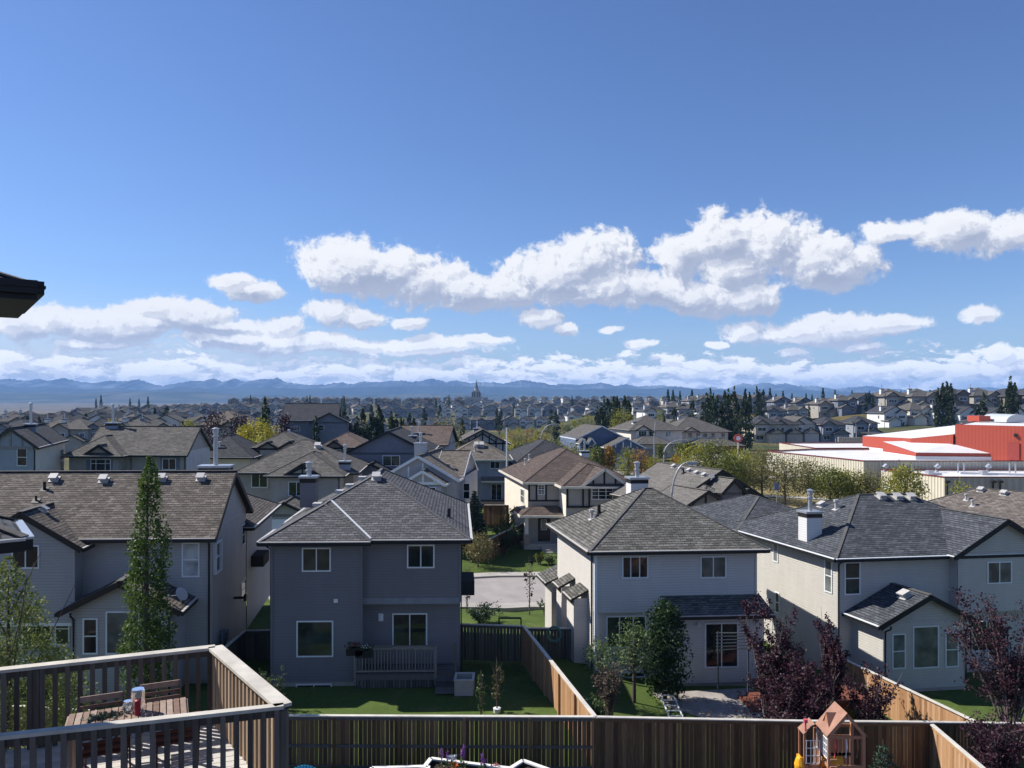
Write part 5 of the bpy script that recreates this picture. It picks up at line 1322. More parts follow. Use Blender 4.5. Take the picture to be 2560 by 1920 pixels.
def spruce(base, H, W, label, fol, seed, n=2200, size=.12, group=None, root=None, cat='tree', droop=.15):
    rg = random.Random(seed); root = root or mk('spruce_tree', base, label, cat, group); b = Vector(base)
    t = MB(); t.tube([b-Vector((0, 0, .2)), b+Vector((0, 0, H*.98))], [H*.018+.01, .008], 6); m = MB()
    levels = max(7, int(H*4)); nb = 0; br = []
    for i in range(levels):
        z = H*(.08+.88*i/levels); r = W/2*(1-i/levels)**.85+.04
        for k in range(7):
            a = 6.283*k/7+i*.9+rg.uniform(-.2, .2); rr = r*rg.uniform(.75, 1.1); br.append((z, a, rr))
            t.tube([b+Vector((0, 0, z)), b+Vector((math.cos(a)*rr, math.sin(a)*rr, z+rr*(.12-droop)))], [.012, .004], 3)
    wsum = sum(x[2] for x in br)
    for (z, a, rr) in br:
        for j in range(max(3, int(n*rr/wsum))):
            f = rg.random()**.7; w = rr*.16*(1.2-f)
            m.leaf((b.x+math.cos(a)*rr*f+rg.gauss(0, w), b.y+math.sin(a)*rr*f+rg.gauss(0, w), b.z+z+rr*f*(.12-droop)+rg.gauss(0, .03)), size, rg)
    t.build('trunk', BARK, root); m.build('crown', fol, root); return root
def shrub(base, H, W, label, fol, seed, n=700, size=.09, name='garden_shrub', cat='shrub', stems=7, barkm=None, spread=1.0, group=None, D=None):
    rg = random.Random(seed); root = mk(name, base, label, cat, group); b = Vector(base); t = MB(); pts = []
    for i in range(stems):
        a = rg.uniform(0, 6.283); r = W/2*rg.uniform(.25, .95)*spread; h = H*rg.uniform(.6, 1.0)
        D_ = (D or W)/W
        p = [b+Vector((math.cos(a)*.08, math.sin(a)*.08, -.1)), b+Vector((math.cos(a)*r*.45, math.sin(a)*r*.45*D_, h*.5)), b+Vector((math.cos(a)*r, math.sin(a)*r*D_, h))]
        t.tube(p, [.022+H*.006, .014+H*.002, .006], 5)
        for k in range(9):
            f = rg.uniform(.3, 1); q = p[0].lerp(p[1], f*2) if f < .5 else p[1].lerp(p[2], f*2-1)
            e = q+Vector((rg.gauss(0, W*.10), rg.gauss(0, W*.10*D_), rg.uniform(.03, .16)*H)); t.tube([q, e], [.008, .004], 3); pts.append((q, e))
    t.build('stems', barkm or BARK, root); m = MB()
    for i in range(n):
        q, e = rg.choice(pts); p = q.lerp(e, rg.uniform(.1, 1.15)); m.leaf(p+Vector((rg.gauss(0, .06), rg.gauss(0, .06), rg.gauss(0, .06)))*(W*.35+.3), size, rg)
    m.build('leaves', fol, root); return root
def zt(py, Y): return CZ-(py-HY)/F*Y
# the slim green tree in front of the long brown roof
def near_trees():
    Y = 28.0; b = gpt(146, Y); k = Y/F
    rows = [(735, 128, 160), (690, 124, 166), (648, 119, 173), (625, 122, 172), (600, 127, 171), (560, 128, 170), (541, 132, 168), (520, 136, 165), (503, 139, 162), (478, 140, 160), (462, 146, 155), (455, 147, 149)]
    prof = [(zt(y, Y)-b.z, (x1-x0)/2*k, ((x0+x1)/2-146)*k) for y, x0, x1 in rows]
    column_tree(b, prof[-1][0], prof, 'tall slim bright green tree rising in front of the long brown roof', FOL_P, 13000, .115, 5)
    b = gpt(8, 15.5); k = 15.5/F; prof = []
    for y, x0, x1 in [(745, -60, 84), (705, -50, 84), (680, -45, 74), (650, -36, 60), (625, -30, 46), (600, -16, 34), (580, -6, 26), (566, 0, 18), (556, 6, 11)]: prof.append((zt(y, 15.5)-b.z, (x1-x0)/2*k, ((x0+x1)/2-8)*k))
    column_tree(b, prof[-1][0], prof, 'feathery light green larch at the left edge above the deck railing', FOL_LA, 17000, .065, 8, name='larch_tree')
    # purple leaved trees
    G = 'purple-leaved trees in the right-hand gardens'
    for i, (px, Y, yt, W, H0, n, st, lab) in enumerate([
        (768, 31.5, 614, 2.6, 0, 5200, 16, 'purple-leaved tree in front of the pale house patio door'),
        (831, 32.0, 609, 1.9, 0, 3600, 12, 'narrow purple-leaved tree rising over the sunlit side fence'),
        (800, 30.2, 655, 3.4, 0, 4200, 16, 'low purple thicket between the two upright purple trees'),
        (868, 29.8, 664, 2.6, 0, 1700, 12, 'thin purple-leaved bush spilling over the sunlit fence above the playhouse roof'),
        (782, 29.3, 682, 3.8, 0, 3600, 16, 'lowest purple bushes along the fence left of the playhouse'),
        (1010, 31.0, 602, 4.0, 0, 5600, 18, 'big purple-leaved tree with pale bare twigs at the right edge'),
        (1000, 26.4, 716, 3.6, 0, 2800, 13, 'purple bush in the bottom right corner behind the sunlit fence')]):
        b = gpt(px, Y); shrub(b, zt(yt, Y)-b.z, W, lab, FOL_PU, 20+i, n=int(n*1.7), size=.105, name='purple_leaf_tree', cat='tree', stems=st, barkm=BARK_L, group=G)
    b = gpt(665, 33.8); round_tree('garden_tree', b, zt(603, 33.8)-b.z, 1.8, 'dark shaded tree against the lower wall of the pale grey house', FOL_D, 5200, .13, seed=31, trunk=.1, clumps=34)
    b = gpt(634, 33.2); round_tree('garden_tree', b, zt(624, 33.2)-b.z, 1.8, 'light green leafy tree in front of the lower window of the pale grey house', FOL_G, 1300, .11, seed=32, trunk=.45, clumps=22)
    b = gpt(600, 32.5); round_tree('garden_tree', b, zt(640, 32.5)-b.z, 1.5, 'thin green tree beside the downpipe of the pale grey house', FOL_G, 900, .10, seed=33, trunk=.4, clumps=14)
    b = gpt(610, 30.3); shrub(b, zt(668, 30.3)-b.z, 1.5, 'reddish-green shrub behind the sloping orange fence', foliage('red_green', (.05, .035, .03, 1), (.16, .12, .09, 1), 3), 34, 1600, .09, stems=10)
    b = gpt(598, 29.4); shrub(b, 1.25, 1.2, 'low bright green shrub behind the sloping orange fence', FOL_G, 35, 1300, .09, stems=9)
    b = gpt(718, 28.4); shrub(b, 1.15, 1.3, 'low orange-tinged bush on the lawn of the pale grey house', foliage('rust_leaves', (.08, .05, .02, 1), (.25, .15, .07, 1), 3), 36, 520, .07, stems=9)
    b = gpt(752-6, 29.8); shrub(b, .8, .8, 'small green plant beside the red deck steps', FOL_G, 37, 400, .07)
    b = P(778-3, 700, 33.0); b.z = -.35; shrub(Vector((11.3, 33.2, -.4)), .6, .6, 'pot-sized yellow-green plant on the red deck', FOL_LA, 38, 320, .07)
    # saplings in the slate house garden
    b = gpt(481, 30.6); column_tree(b, 1.75, [(.1, .12, 0), (.5, .25, 0), (1.2, .22, 0), (1.75, .05, 0)], 'left of two small leafy saplings on the lawn of the slate house', FOL_G, 420, .085, 41, name='sapling')
    b = gpt(497, 30.9); column_tree(b, 1.85, [(.45, .12, 0), (.8, .30, 0), (1.3, .36, 0), (1.85, .12, 0)], 'right of two small saplings on the lawn, its leaves turning brown', foliage('turning', (.05, .07, .03, 1), (.17, .14, .07, 1), 4), 520, .085, 42, name='sapling')
    m = MB(); q = gpt(497, 30.9); m.cyl(q, .14, .16, 10, r2=.16); o = m.build('flower_pot', WHITE); o.location = (0, 0, 0); tag(o, 'small white pot ring round the brown-leaved sapling', 'pot')
    b = gpt(272, 31.2); shrub(b, 1.7, 1.5, 'small green bush right of the deck railing corner', FOL_G, 43, 420, .08)
    # far side of the street
    b = gpt(478, 64.5); round_tree('street_tree', b, zt(536, 64.5)-b.z, 2.6, 'small brown-green round tree on the lawn across the street', foliage('tan_green', (.10, .09, .03, 1), (.26, .22, .09, 1), 1), 1600, .14, seed=51, trunk=.3)
    b = gpt(474.5, 70); spruce(b, zt(487, 70)-b.z, 3.0, 'dark spruce beside the small dark fence across the street', FOL_SP, 52, 5200, .24)
    b = gpt(467, 49); column_tree(b, 2.9, [(.8, .2, 0), (1.6, .45, 0), (2.9, .25, 0)], 'thin grey-leaved street tree beside the slate house', foliage('grey_dark', (.05, .05, .04, 1), (.14, .12, .10, 1), 3), 260, .10, 53, name='street_tree')
    b = gpt(529.5, 50); column_tree(b, zt(566, 50)-b.z, [(1.2, .15, 0), (2.0, .42, 0), (3.0, .38, 0), (3.8, .08, 0)], 'slender dark-leaved street tree in front of the street', foliage('dark_bronze', (.025, .022, .02, 1), (.07, .06, .05, 1), 3), 480, .12, 54, name='street_tree', barkm=BARK_L)
    b = gpt(547, 49); shrub(b, zt(603, 49)-b.z+.2, 1.5, 'bright green bush behind the gate fence', FOL_G, 55, 800, .11)
    b = gpt(481, 46.5); shrub(b, zt(606, 46.5)-b.z, 2.6, 'dark spreading juniper beside the slate house', FOL_SP, 56, 1500, .12, stems=12)
    for i, (px, w_, f, l) in enumerate(((539.5, .9, FOL_M, 'left round bush beside the steps of the beige house'), (550, 1.1, FOL_G, 'right paler round bush beside the steps of the beige house'))):
        b = gpt(px, 66); shrub(b, 1.15, w_*1.3, l, f, 57+i, 700, .12, stems=9)
    b = gpt(508, 73); shrub(b, zt(511, 73)-b.z, 2.0, 'leafy green bush on the sunlit corner of the beige house', FOL_M, 60, 1500, .16, stems=10)
    b = gpt(506, 69); shrub(b, 2.6, 3.6, 'dark bush in the shade left of the front door', FOL_D, 61, 1600, .18, stems=10)
    # yellow group and others on the left
    for i, (px, Y, yt, W, f, l) in enumerate([
        (245, 104, 425, 3.4, FOL_Y, 'yellow-green round tree left of the taller yellow tree'), (256, 103, 421, 4.6, FOL_Y, 'tallest bright yellow tree behind the small timbered gables'),
        (268, 106, 426, 3.4, FOL_Y, 'yellow tree right of the taller yellow tree'), (262, 112, 424, 3.5, FOL_YG, 'green and yellow tree behind the yellow trees'), (260, 97, 437, 3.4, FOL_YG, 'low yellow-green tree in front of the tallest yellow tree'),
        (213, 118, 412, 4.6, FOL_PU, 'left of two purple trees behind the pale gable end'), (240, 119, 415, 4.6, FOL_PU, 'right of two purple trees behind the pale gable end'), (283, 122, 415, 3.6, FOL_PU, 'purple tree left of the white-lit gable'),
        (112, 170, 421, 4.5, FOL_Y, 'small yellow tree behind the brown roofs at the left'), (188, 160, 420, 4, FOL_YG, 'yellow-green tree at the left beyond the dark roofs'),
        (438, 118, 424, 6.0, FOL_OL, 'grey-green drooping tree right of the brown-roofed house'), (449, 119, 422, 5.5, FOL_OL, 'second grey-green tree beside the drooping one')]):
        b = gpt(px, Y); round_tree('garden_tree', b, zt(yt, Y)-b.z, W, l, f, 1500, .32, seed=70+i, trunk=.22, clumps=22, barkm=BARK_L if 'droop' in l else BARK)
    # park trees by the school
    G = 'park trees beside the school'
    for i, (px, Y, yt, W, f, l, n) in enumerate([
        (762, 104, 450, 4.2, FOL_OL, 'dark-trunked tree with thin olive leaves in front of the beige school wall', 2300), (744, 108, 455, 4.2, FOL_YG, 'golden tree left of the dark-trunked park tree', 2600),
        (785, 101, 459, 3.4, FOL_OL, 'sparse grey-green tree in front of the left part of the school wall', 1300), (808, 104, 463, 4.4, FOL_OL, 'brownish bushy tree in front of the school wall', 2700),
        (830, 100, 470, 4.0, FOL_M, 'dense green tree in front of the school corner', 2900), (845, 101, 473, 3.6, FOL_YG, 'yellow-green tree at the school corner', 2400),
        (868, 100, 475, 3.8, FOL_OL, 'olive tree in the shade between the school wings', 2300), (905, 92, 468.5, 3.3, FOL_YG, 'bright yellow-green tree in front of the lower school wing', 3000),
        (698, 108, 446, 5.2, FOL_YG, 'broad yellow-green tree behind the row of roof vents', 3400), (716, 106, 443, 4.2, FOL_M, 'tall green tree behind the row of roof vents', 2800), (728, 103, 458, 3.6, FOL_M, 'green tree behind the small window gables', 2600), (736, 112, 449, 3.6, FOL_YG, 'green and gold tree left of the golden tree', 2200),
        (628, 125, 449.5, 2.6, FOL_YG, 'young green tree on the dry grass beside the road', 1300), (641, 123, 450, 2.4, FOL_OR, 'young reddish tree on the dry grass beside the road', 900), (652.5, 127, 458, 2.8, FOL_YG, 'low bright green young tree beside the road', 1300), (597, 140, 447, 2.6, FOL_M, 'small green tree in front of the blue house', 800), (609, 139, 446, 2.2, FOL_OR, 'small rusty tree in front of the blue house', 700), (612, 150, 449, 2.0, FOL_M, 'little round tree by the blue house garage', 600),
        (564, 118, 445, 3.6, FOL_OL, 'dark olive tree behind the white chimney', 1200), (660, 168, 444, 2.6, FOL_M, 'small green tree beside the double garage', 600), (680, 171, 443.5, 2.8, FOL_M, 'dark bush in front of the brick garage', 700),
        (622, 190, 410, 6.5, FOL_YG, 'yellow-green tree right of the poplar grove', 1300), (660, 215, 409, 3.4, FOL_YG, 'small yellow tree among the pale houses', 500), (962, 62, 480, 2.0, FOL_YG, 'small yellow-green treetop between the right-hand roofs', 600)]):
        b = gpt(px, Y); round_tree('park_tree', b, zt(yt, Y)-b.z, W*(1.3 if Y < 130 else 1), l, f, n, .24 if Y < 130 else .34, seed=90+i, trunk=.28, clumps=26, group=G)
    # brush slope
    rg = random.Random(77); G = 'bushes on the autumn slope'
    cols = [('golden', FOL_Y), ('orange', FOL_OR), ('green', FOL_M), ('olive', FOL_OL), ('yellow-green', FOL_YG), ('dark green', FOL_D)]
    names = ['first', 'second', 'third', 'fourth', 'fifth', 'sixth', 'seventh']
    k = 0; seen = {}
    for i in range(168):
        px = 496+(i % 24)*4.3+rg.uniform(-2, 2); row = i//24; Y = (150, 185, 225, 265, 305, 345, 390)[row]+rg.uniform(-14, 14); c = rg.choice(cols) if px < 560 else rg.choice(cols[2:5])
        b = gpt(px, Y); q = seen.get((c[0], row), 0)+1; seen[(c[0], row)] = q
        lab = '%s %s bush from the left in the %s row up the autumn slope' % (ORD[q], c[0], names[row])
        shrubmass(b, rg.uniform(3, 6), rg.uniform(4, 7.5), lab, c[1], 200+i, G)
ORD = ['', 'first', 'second', 'third', 'fourth', 'fifth', 'sixth', 'seventh', 'eighth', 'ninth', 'tenth', 'eleventh', 'twelfth', 'thirteenth', 'fourteenth', 'fifteenth', 'sixteenth', 'seventeenth', 'eighteenth', 'nineteenth', 'twentieth',
       'twenty-first', 'twenty-second', 'twenty-third', 'twenty-fourth', 'twenty-fifth', 'twenty-sixth', 'twenty-seventh', 'twenty-eighth', 'twenty-ninth', 'thirtieth']
ORD += ['thirty-'+x for x in ORD[1:10]]
def shrubmass(b, H, W, label, fol, seed, group):
    rg = random.Random(seed); root = mk('autumn_bush', b, label, 'bush', group); m = MB(); cl = []
    for i in range(9): a = rg.uniform(0, 6.283); r = W/2*rg.uniform(.1, .8); cl.append(Vector((b.x+math.cos(a)*r, b.y+math.sin(a)*r, b.z+H*rg.uniform(.25, .8))))
    for i in range(380):
        c = rg.choice(cl); m.leaf(c+Vector((rg.gauss(0, W*.13), rg.gauss(0, W*.13), rg.gauss(0, H*.13))), .42, rg)
    t = MB()
    for c in cl: t.tube([b, c], [.08, .02], 4)
    t.build('stems', BARK, root); m.build('leaves', fol, root)
near_trees()
# poplars ----------------------------------------------------------------
def far_poplars():
    protos = []
    for v in range(5):
        rg = random.Random(300+v); m = MB(); t = MB()
        t.tube([(0, 0, -.1), (0, 0, .9)], [.02, .004], 5)
        w = rg.uniform(.085, .12)
        prof = [(.04, w*.55, 0), (.15, w*rg.uniform(.85, 1.1), 0), (.4, w, 0), (.6, w*rg.uniform(.75, 1), .01), (.8, w*.62, rg.uniform(-.015, .015)), (.93, w*.3, rg.uniform(-.02, .02)), (1.0, .008, 0)]
        crown_prof(m, (0, 0, 0), prof, 1700, .045, rg)
        protos.append((t.mesh('trunk', BARK), m.mesh('crown', FOL_DP)))
    protos.append((protos[0][0], None)); g = MB(); crown_prof(g, (0, 0, 0), [(.04, .06, 0), (.3, .11, 0), (.7, .085, 0), (1, .01, 0)], 800, .05, random.Random(9)); gm = g.mesh('crown', FOL_M)
    sp = MB(); rg = random.Random(5)
    for i in range(600): z = rg.random()**.8*.95+.05; r = .20*(1-z)+.02; a = rg.uniform(0, 6.28); rr = r*rg.uniform(.3, 1); sp.leaf((math.cos(a)*rr, math.sin(a)*rr, z), .06, rg)
    spm = sp.mesh('crown', FOL_SP)
    G = {}
    def put(px, Y, yt, label, group, kind='p', wid=1.0, seed=None):
        b = gpt(px, Y); H = zt(yt, Y)-b.z; rg = random.Random(int(px*7+Y)); root = mk('poplar_tree' if kind != 's' else 'spruce_tree', b, label, 'tree', group)
        t, c = protos[rg.randrange(5)]
        if kind == 'g': c = gm
        if kind == 's': c = spm
        for nm, me in (('trunk', t), ('crown', c)):
            o = bpy.data.objects.new(nm, me); COL.objects.link(o); o.parent = root; o.scale = (H*wid, H*wid, H); o.rotation_euler = (0, 0, rg.uniform(0, 6.28))
    def row(lst, fmt, group, **kw):
        lst = sorted(lst); 
        for i, (px, Y, yt) in enumerate(lst): put(px, Y, yt, fmt % ORD[i+1], group, **kw)
    row([(351, 158, 421), (357, 152, 416), (363, 150, 408.5), (370, 156, 414), (377.5, 150, 404), (381, 158, 410), (391, 152, 411), (395.5, 155, 414), (400.5, 150, 417), (404, 160, 420), (413.5, 155, 416.5)], '%s poplar from the left in the dark row behind the slate-navy gable', 'poplars behind the slate-navy gable', wid=.85)
    row([(597.5, 205, 406), (601, 212, 402), (604, 205, 405), (607.5, 215, 399), (611, 205, 403), (614, 200, 397.5), (617, 208, 396.5), (619, 200, 402), (624.5, 210, 396), (628, 204, 400), (629.5, 220, 402)], '%s poplar from the left in the dark grove behind the cream garage house', 'poplar grove behind the blue house', wid=.8)
    row([(703, 215, 402), (707, 205, 392.5), (710, 210, 389), (713.5, 200, 393), (717, 215, 396), (721, 205, 400), (725, 205, 391), (728.5, 200, 388.5), (731, 210, 394), (734.5, 202, 385.5), (738, 200, 401), (741, 195, 408), (745.5, 215, 389), (749.5, 218, 392)], '%s poplar from the left in the tall grove right of the brick garage house', 'tall poplars right of the brick garage house', wid=.75)
    row([(756.5, 300, 386), (759.8, 305, 389), (763.5, 310, 389.5), (866, 330, 392.5), (869.5, 333, 391), (873, 330, 393), (943, 240, 383), (946.5, 242, 381.5), (951, 238, 383.5), (983, 235, 391.5), (1008, 215, 386), (1010.5, 215, 375.5), (1014.5, 217, 383), (1001, 232, 397), (809, 300, 404), (975, 235, 405), (938, 240, 388)], '%s poplar from the left on the right-hand skyline', 'poplars on the right-hand skyline', wid=.8)
    row([(674.5, 225, 407.5), (663, 230, 412), (693, 240, 400), (316, 146, 415.5), (265.5, 118, 399), (263, 122, 407)], '%s dark poplar among the middle-distance houses, counted from the left', 'single poplars among the houses', wid=.8)
    rg = random.Random(42)
    row([(x, rg.uniform(520, 900), rg.uniform(395, 401)) for x in (250.5, 265, 284, 307, 310, 342, 344, 376, 436, 449, 567, 572, 588, 604, 610, 544, 552, 130, 139, 96, 101, 148)], '%s far pointed conifer along the skyline', 'far conifers along the skyline', kind='s', wid=.8)
    row([(px, rg.uniform(420, 520), rg.uniform(388, 396)) for px in (668, 673, 680, 692, 699, 706, 776, 783, 792, 806, 812, 823, 835, 841, 852, 901, 906, 930, 968, 993, 1020, 754, 770)], '%s small conifer along the right-hand skyline', 'small conifers on the right-hand skyline', kind='s', wid=.9)
    row([(383, 330, 415), (390, 340, 414), (462, 300, 418), (497, 420, 408), (501, 420, 409), (556, 330, 411), (551, 400, 409), (424, 380, 408), (409, 260, 412), (345, 240, 409), (331, 260, 407), (336, 280, 408), (440, 500, 404), (514, 560, 402.5), (371, 420, 404), (154, 330, 407), (165, 320, 408), (167, 330, 406), (28, 250, 414), (39, 260, 416), (86, 300, 413)], '%s dark tree scattered among the distant rows of houses', 'dark trees among the distant houses', wid=1.3)
far_poplars()
# ================================================================ FAR HOUSES
def far_houses():
    rg = random.Random(99)
    cols = [(LS_GRY, SH_GREY, CREAM), (LS_BLU, SH_DK, CREAM), (ST_TAU, SH_GREY, CREAM), (ST_BEI, SH_GREY, CREAM), (WHT2, SH_DK, WHITE), (LS_BRN, SH_DK, CREAM), (LS_NAV, SH_GREY, WHITE), (LS_BEI, SH_DK, CREAM)]
    words = ['grey', 'blue-grey', 'taupe', 'beige', 'white', 'brown', 'slate', 'tan']
    protos = []
    for v in range(16):
        wm, rm, tm = cols[v % 8]; h = House('proto', 'x', 'house', (0, 0, 0), 0, 0); k = v//8
        W = rg.uniform(8.6, 10.0); D = rg.uniform(10, 12); ze = 6.0
        h.body(0, W, 0, D, -2, ze)
        if v % 3: h.hip(0, W, 0, D, ze, .5, oh=.5)
        else: h.gable(0, W, 0, D, ze, .5, ax='y', oh=.5, og=.4, faces='F')
        a, b = (0.2, W*.55) if k else (W*.42, W-.2)
        h.body(a, b, -2.6, 0, -2, 3.0); h.gable(a, b, -2.6, 1.5, 3.0, .5, ax='y', oh=.4, og=.4, faces='F')
        g2 = (W*.5, W-.3) if k else (.3, W*.5)
        h.body(g2[0], g2[1], -.7, 0, 2.6, ze); h.gable(g2[0], g2[1], -.7, 4, ze, .6, ax='y', oh=.3, og=.4, faces='F', gutter='')
        for (x0, x1, z0, z1, o) in ((g2[0]+.8, g2[1]-.8, 3.7, 5.0, -.7), ((.7 if g2[0] > 2 else W-2.3), (2.1 if g2[0] > 2 else W-.9), 3.8, 5.0, 0), ((W*.62 if k else .8), (W-.8 if k else W*.36), .8, 2.3, 0)):
            h.win('F', o, x0, x1, z0, z1, style='slider' if v % 2 else 'third', fw=.12)
        h.win('L', 0, 3, 4, 3.6, 5.0, style='hung', fw=.1)
        if v % 2 == 0: h.chimney(W*.15, D*.35, 1.2, 1.0, 5.5, 8.6, WHT2 if v % 4 else wm, pipe=1.2)
        h.finish([wm, CONC], rm, gutm=tm, trimm=BLACKT if v % 3 == 0 else DKTRIM); protos.append(h.root)
    def copy(o, par=None):
        c = o.copy(); COL.objects.link(c); c.parent = par
        for ch in list(o.children): copy(ch, c)
        return c
    def rowof(px0, px1, Y0, Y1, n, place, group, jx=.25, rot=(0, 14), kinds=None, dz=0, sc=1):
        cnt = {}
        for i in range(n):
            t = (i+.5)/n; px = px0+(px1-px0)*t+rg.uniform(-jx, jx)*(px1-px0)/n; Y = Y0+(Y1-Y0)*t+rg.uniform(-.012, .012)*Y0
            v = rg.choice(kinds) if kinds else rg.randrange(16); p = gpt(px, Y); r = copy(protos[v]); r.name = 'distant_house'
            r.location = (p.x, p.y, p.z+dz); r.rotation_euler = (0, 0, R(rg.uniform(*rot))); r.scale = (sc, sc, sc); c = words[v % 8]; cnt[c] = cnt.get(c, 0)+1
            r['label'] = '%s %s house from the left in %s' % (ORD[cnt[c]], c, place); r['category'] = 'house'; r['group'] = group
    K = [0, 1, 2, 6, 8, 9, 10, 14]
    rowof(398, 640, 468, 468, 15, 'the front row beyond the valley', 'houses in the front row beyond the valley', rot=(2, 8), kinds=[0, 1, 4, 6, 8, 9, 14, 12], jx=.08)
    rowof(372, 640, 560, 560, 18, 'the second row beyond the valley', 'houses in the second row beyond the valley', rot=(2, 8), kinds=[0, 1, 4, 8, 9, 12], jx=.1)
    rowof(340, 660, 690, 690, 21, 'the third row beyond the valley', 'houses in the third row beyond the valley', rot=(-5, 10))
    rowof(330, 680, 840, 840, 26, 'the fourth row beyond the valley', 'houses in the fourth row beyond the valley', rot=(-5, 10))
    rowof(225, 470, 960, 960, 24, 'the skyline row left of the temple', 'skyline houses left of the temple', rot=(-5, 10), kinds=[2, 5, 10, 13])
    rowof(500, 690, 990, 990, 16, 'the skyline row right of the temple', 'skyline houses right of the temple', rot=(-5, 10))
    rowof(300, 430, 250, 300, 7, 'the hollow behind the poplars', 'houses in the hollow behind the poplars', rot=(0, 15), kinds=K)
    rowof(-15, 300, 200, 215, 11, 'the nearest left-hand row', 'houses in the nearest left-hand row', rot=(-10, 25), kinds=[0, 2, 5, 10, 8, 1])
    rowof(-20, 330, 285, 285, 15, 'the second left-hand row', 'houses in the second left-hand row', rot=(-20, 30))
    rowof(-10, 340, 370, 370, 17, 'the third left-hand row', 'houses in the third left-hand row', rot=(-20, 30))
    rowof(60, 350, 470, 470, 18, 'the fourth left-hand row', 'houses in the fourth left-hand row', rot=(-20, 30))
    rowof(90, 360, 620, 620, 18, 'the fifth left-hand row', 'houses in the fifth left-hand row', rot=(-20, 30))
    rowof(140, 330, 780, 780, 12, 'the far left-hand skyline row', 'far left-hand skyline houses', rot=(-20, 30))
    # right-hand hillside
    rowof(745, 800, 252, 262, 3, 'the cream row left of the school', 'cream houses left of the school', rot=(5, 15), kinds=[3, 7, 11], jx=.05)
    rowof(805, 870, 262, 268, 2, 'the grey pair left of the school', 'grey pair left of the school', rot=(3, 8), kinds=[1, 9], jx=.02)
    rowof(872, 1050, 305, 300, 7, 'the row with white gables above the school', 'white-gabled row above the school', rot=(8, 16), kinds=[4, 12, 11, 3], jx=.08)
    rowof(760, 870, 330, 330, 5, 'the middle right-hand hillside row', 'middle hillside row', rot=(5, 15), kinds=K)
    rowof(765, 925, 385, 385, 7, 'the upper right-hand hillside row', 'upper hillside row', rot=(2, 10), kinds=[1, 2, 9, 5, 6], dz=.6)
    rowof(870, 1070, 338, 334, 7, 'the tall dark-roofed row behind the school', 'tall dark-roofed row behind the school', rot=(2, 12), kinds=[2, 5, 7, 13, 10], dz=.2, sc=1.3)
    rowof(640, 700, 262, 262, 4, 'the pale row behind the cream garage houses', 'pale houses behind the garage houses', rot=(5, 15), kinds=[4, 3, 12])
    rowof(640, 705, 330, 330, 4, 'the upper row left of the poplar grove', 'upper row left of the tall poplar grove', rot=(5, 15), kinds=[0, 3, 8, 4])
    rowof(632, 770, 400, 400, 9, 'the skyline row behind the tall poplars', 'skyline row behind the tall poplars', rot=(0, 15), kinds=K, dz=1.5)
    for p in protos:
        for q in list(p.children_recursive): bpy.data.objects.remove(q)
        bpy.data.objects.remove(p)
far_houses()
# ---------------------------------------------------------------- temple
def temple():
    b = gpt(476.5, 900); root = empty('temple', b, 'pale grey temple with a tall pointed spire on the skyline', 'temple')
    st = plain('temple_stone', (.30, .30, .29, 1), .8, .08, .1); dk = plain('spire_metal', (.10, .11, .12, 1), .4, .1)
    s = 900/F
    def bx(w_, d_, y0, y1, m=st, nm='tier'):
        q = MB(); q.box(b.x-w_*s/2, b.x+w_*s/2, b.y-d_/2, b.y+d_/2, zt(y1, 900), zt(y0, 900)); return q.build(nm, m, root)
    bx(34, 40, 399.6, 410); bx(22, 34, 397.2, 399.8); bx(9, 20, 392.6, 397.4, nm='hall'); bx(6.6, 12, 390.8, 392.8, nm='hall_top'); 
    for sx in (-3.4, 3.4, -1.5, 1.5):
        q = MB(); q.box(b.x+sx*s-.5, b.x+sx*s+.5, b.y-10.4, b.y-9.9, zt(397, 900), zt(392, 900)); q.build('buttress', plain('temple_window', (.06, .07, .08, 1), .3), root)
    q = MB(); q.cyl((b.x, b.y, zt(393, 900)), 3.1, zt(388.5, 900)-zt(393, 900), 8, r2=2.4); q.build('tower', st, root)
    q = MB(); q.tube([(b.x, b.y, zt(388.6, 900)), (b.x, b.y, zt(386.5, 900)), (b.x, b.y, zt(381.5, 900)), (b.x, b.y, zt(379.8, 900))], [2.1, 1.5, .45, .12], 8); q.build('spire', dk, root)
temple()
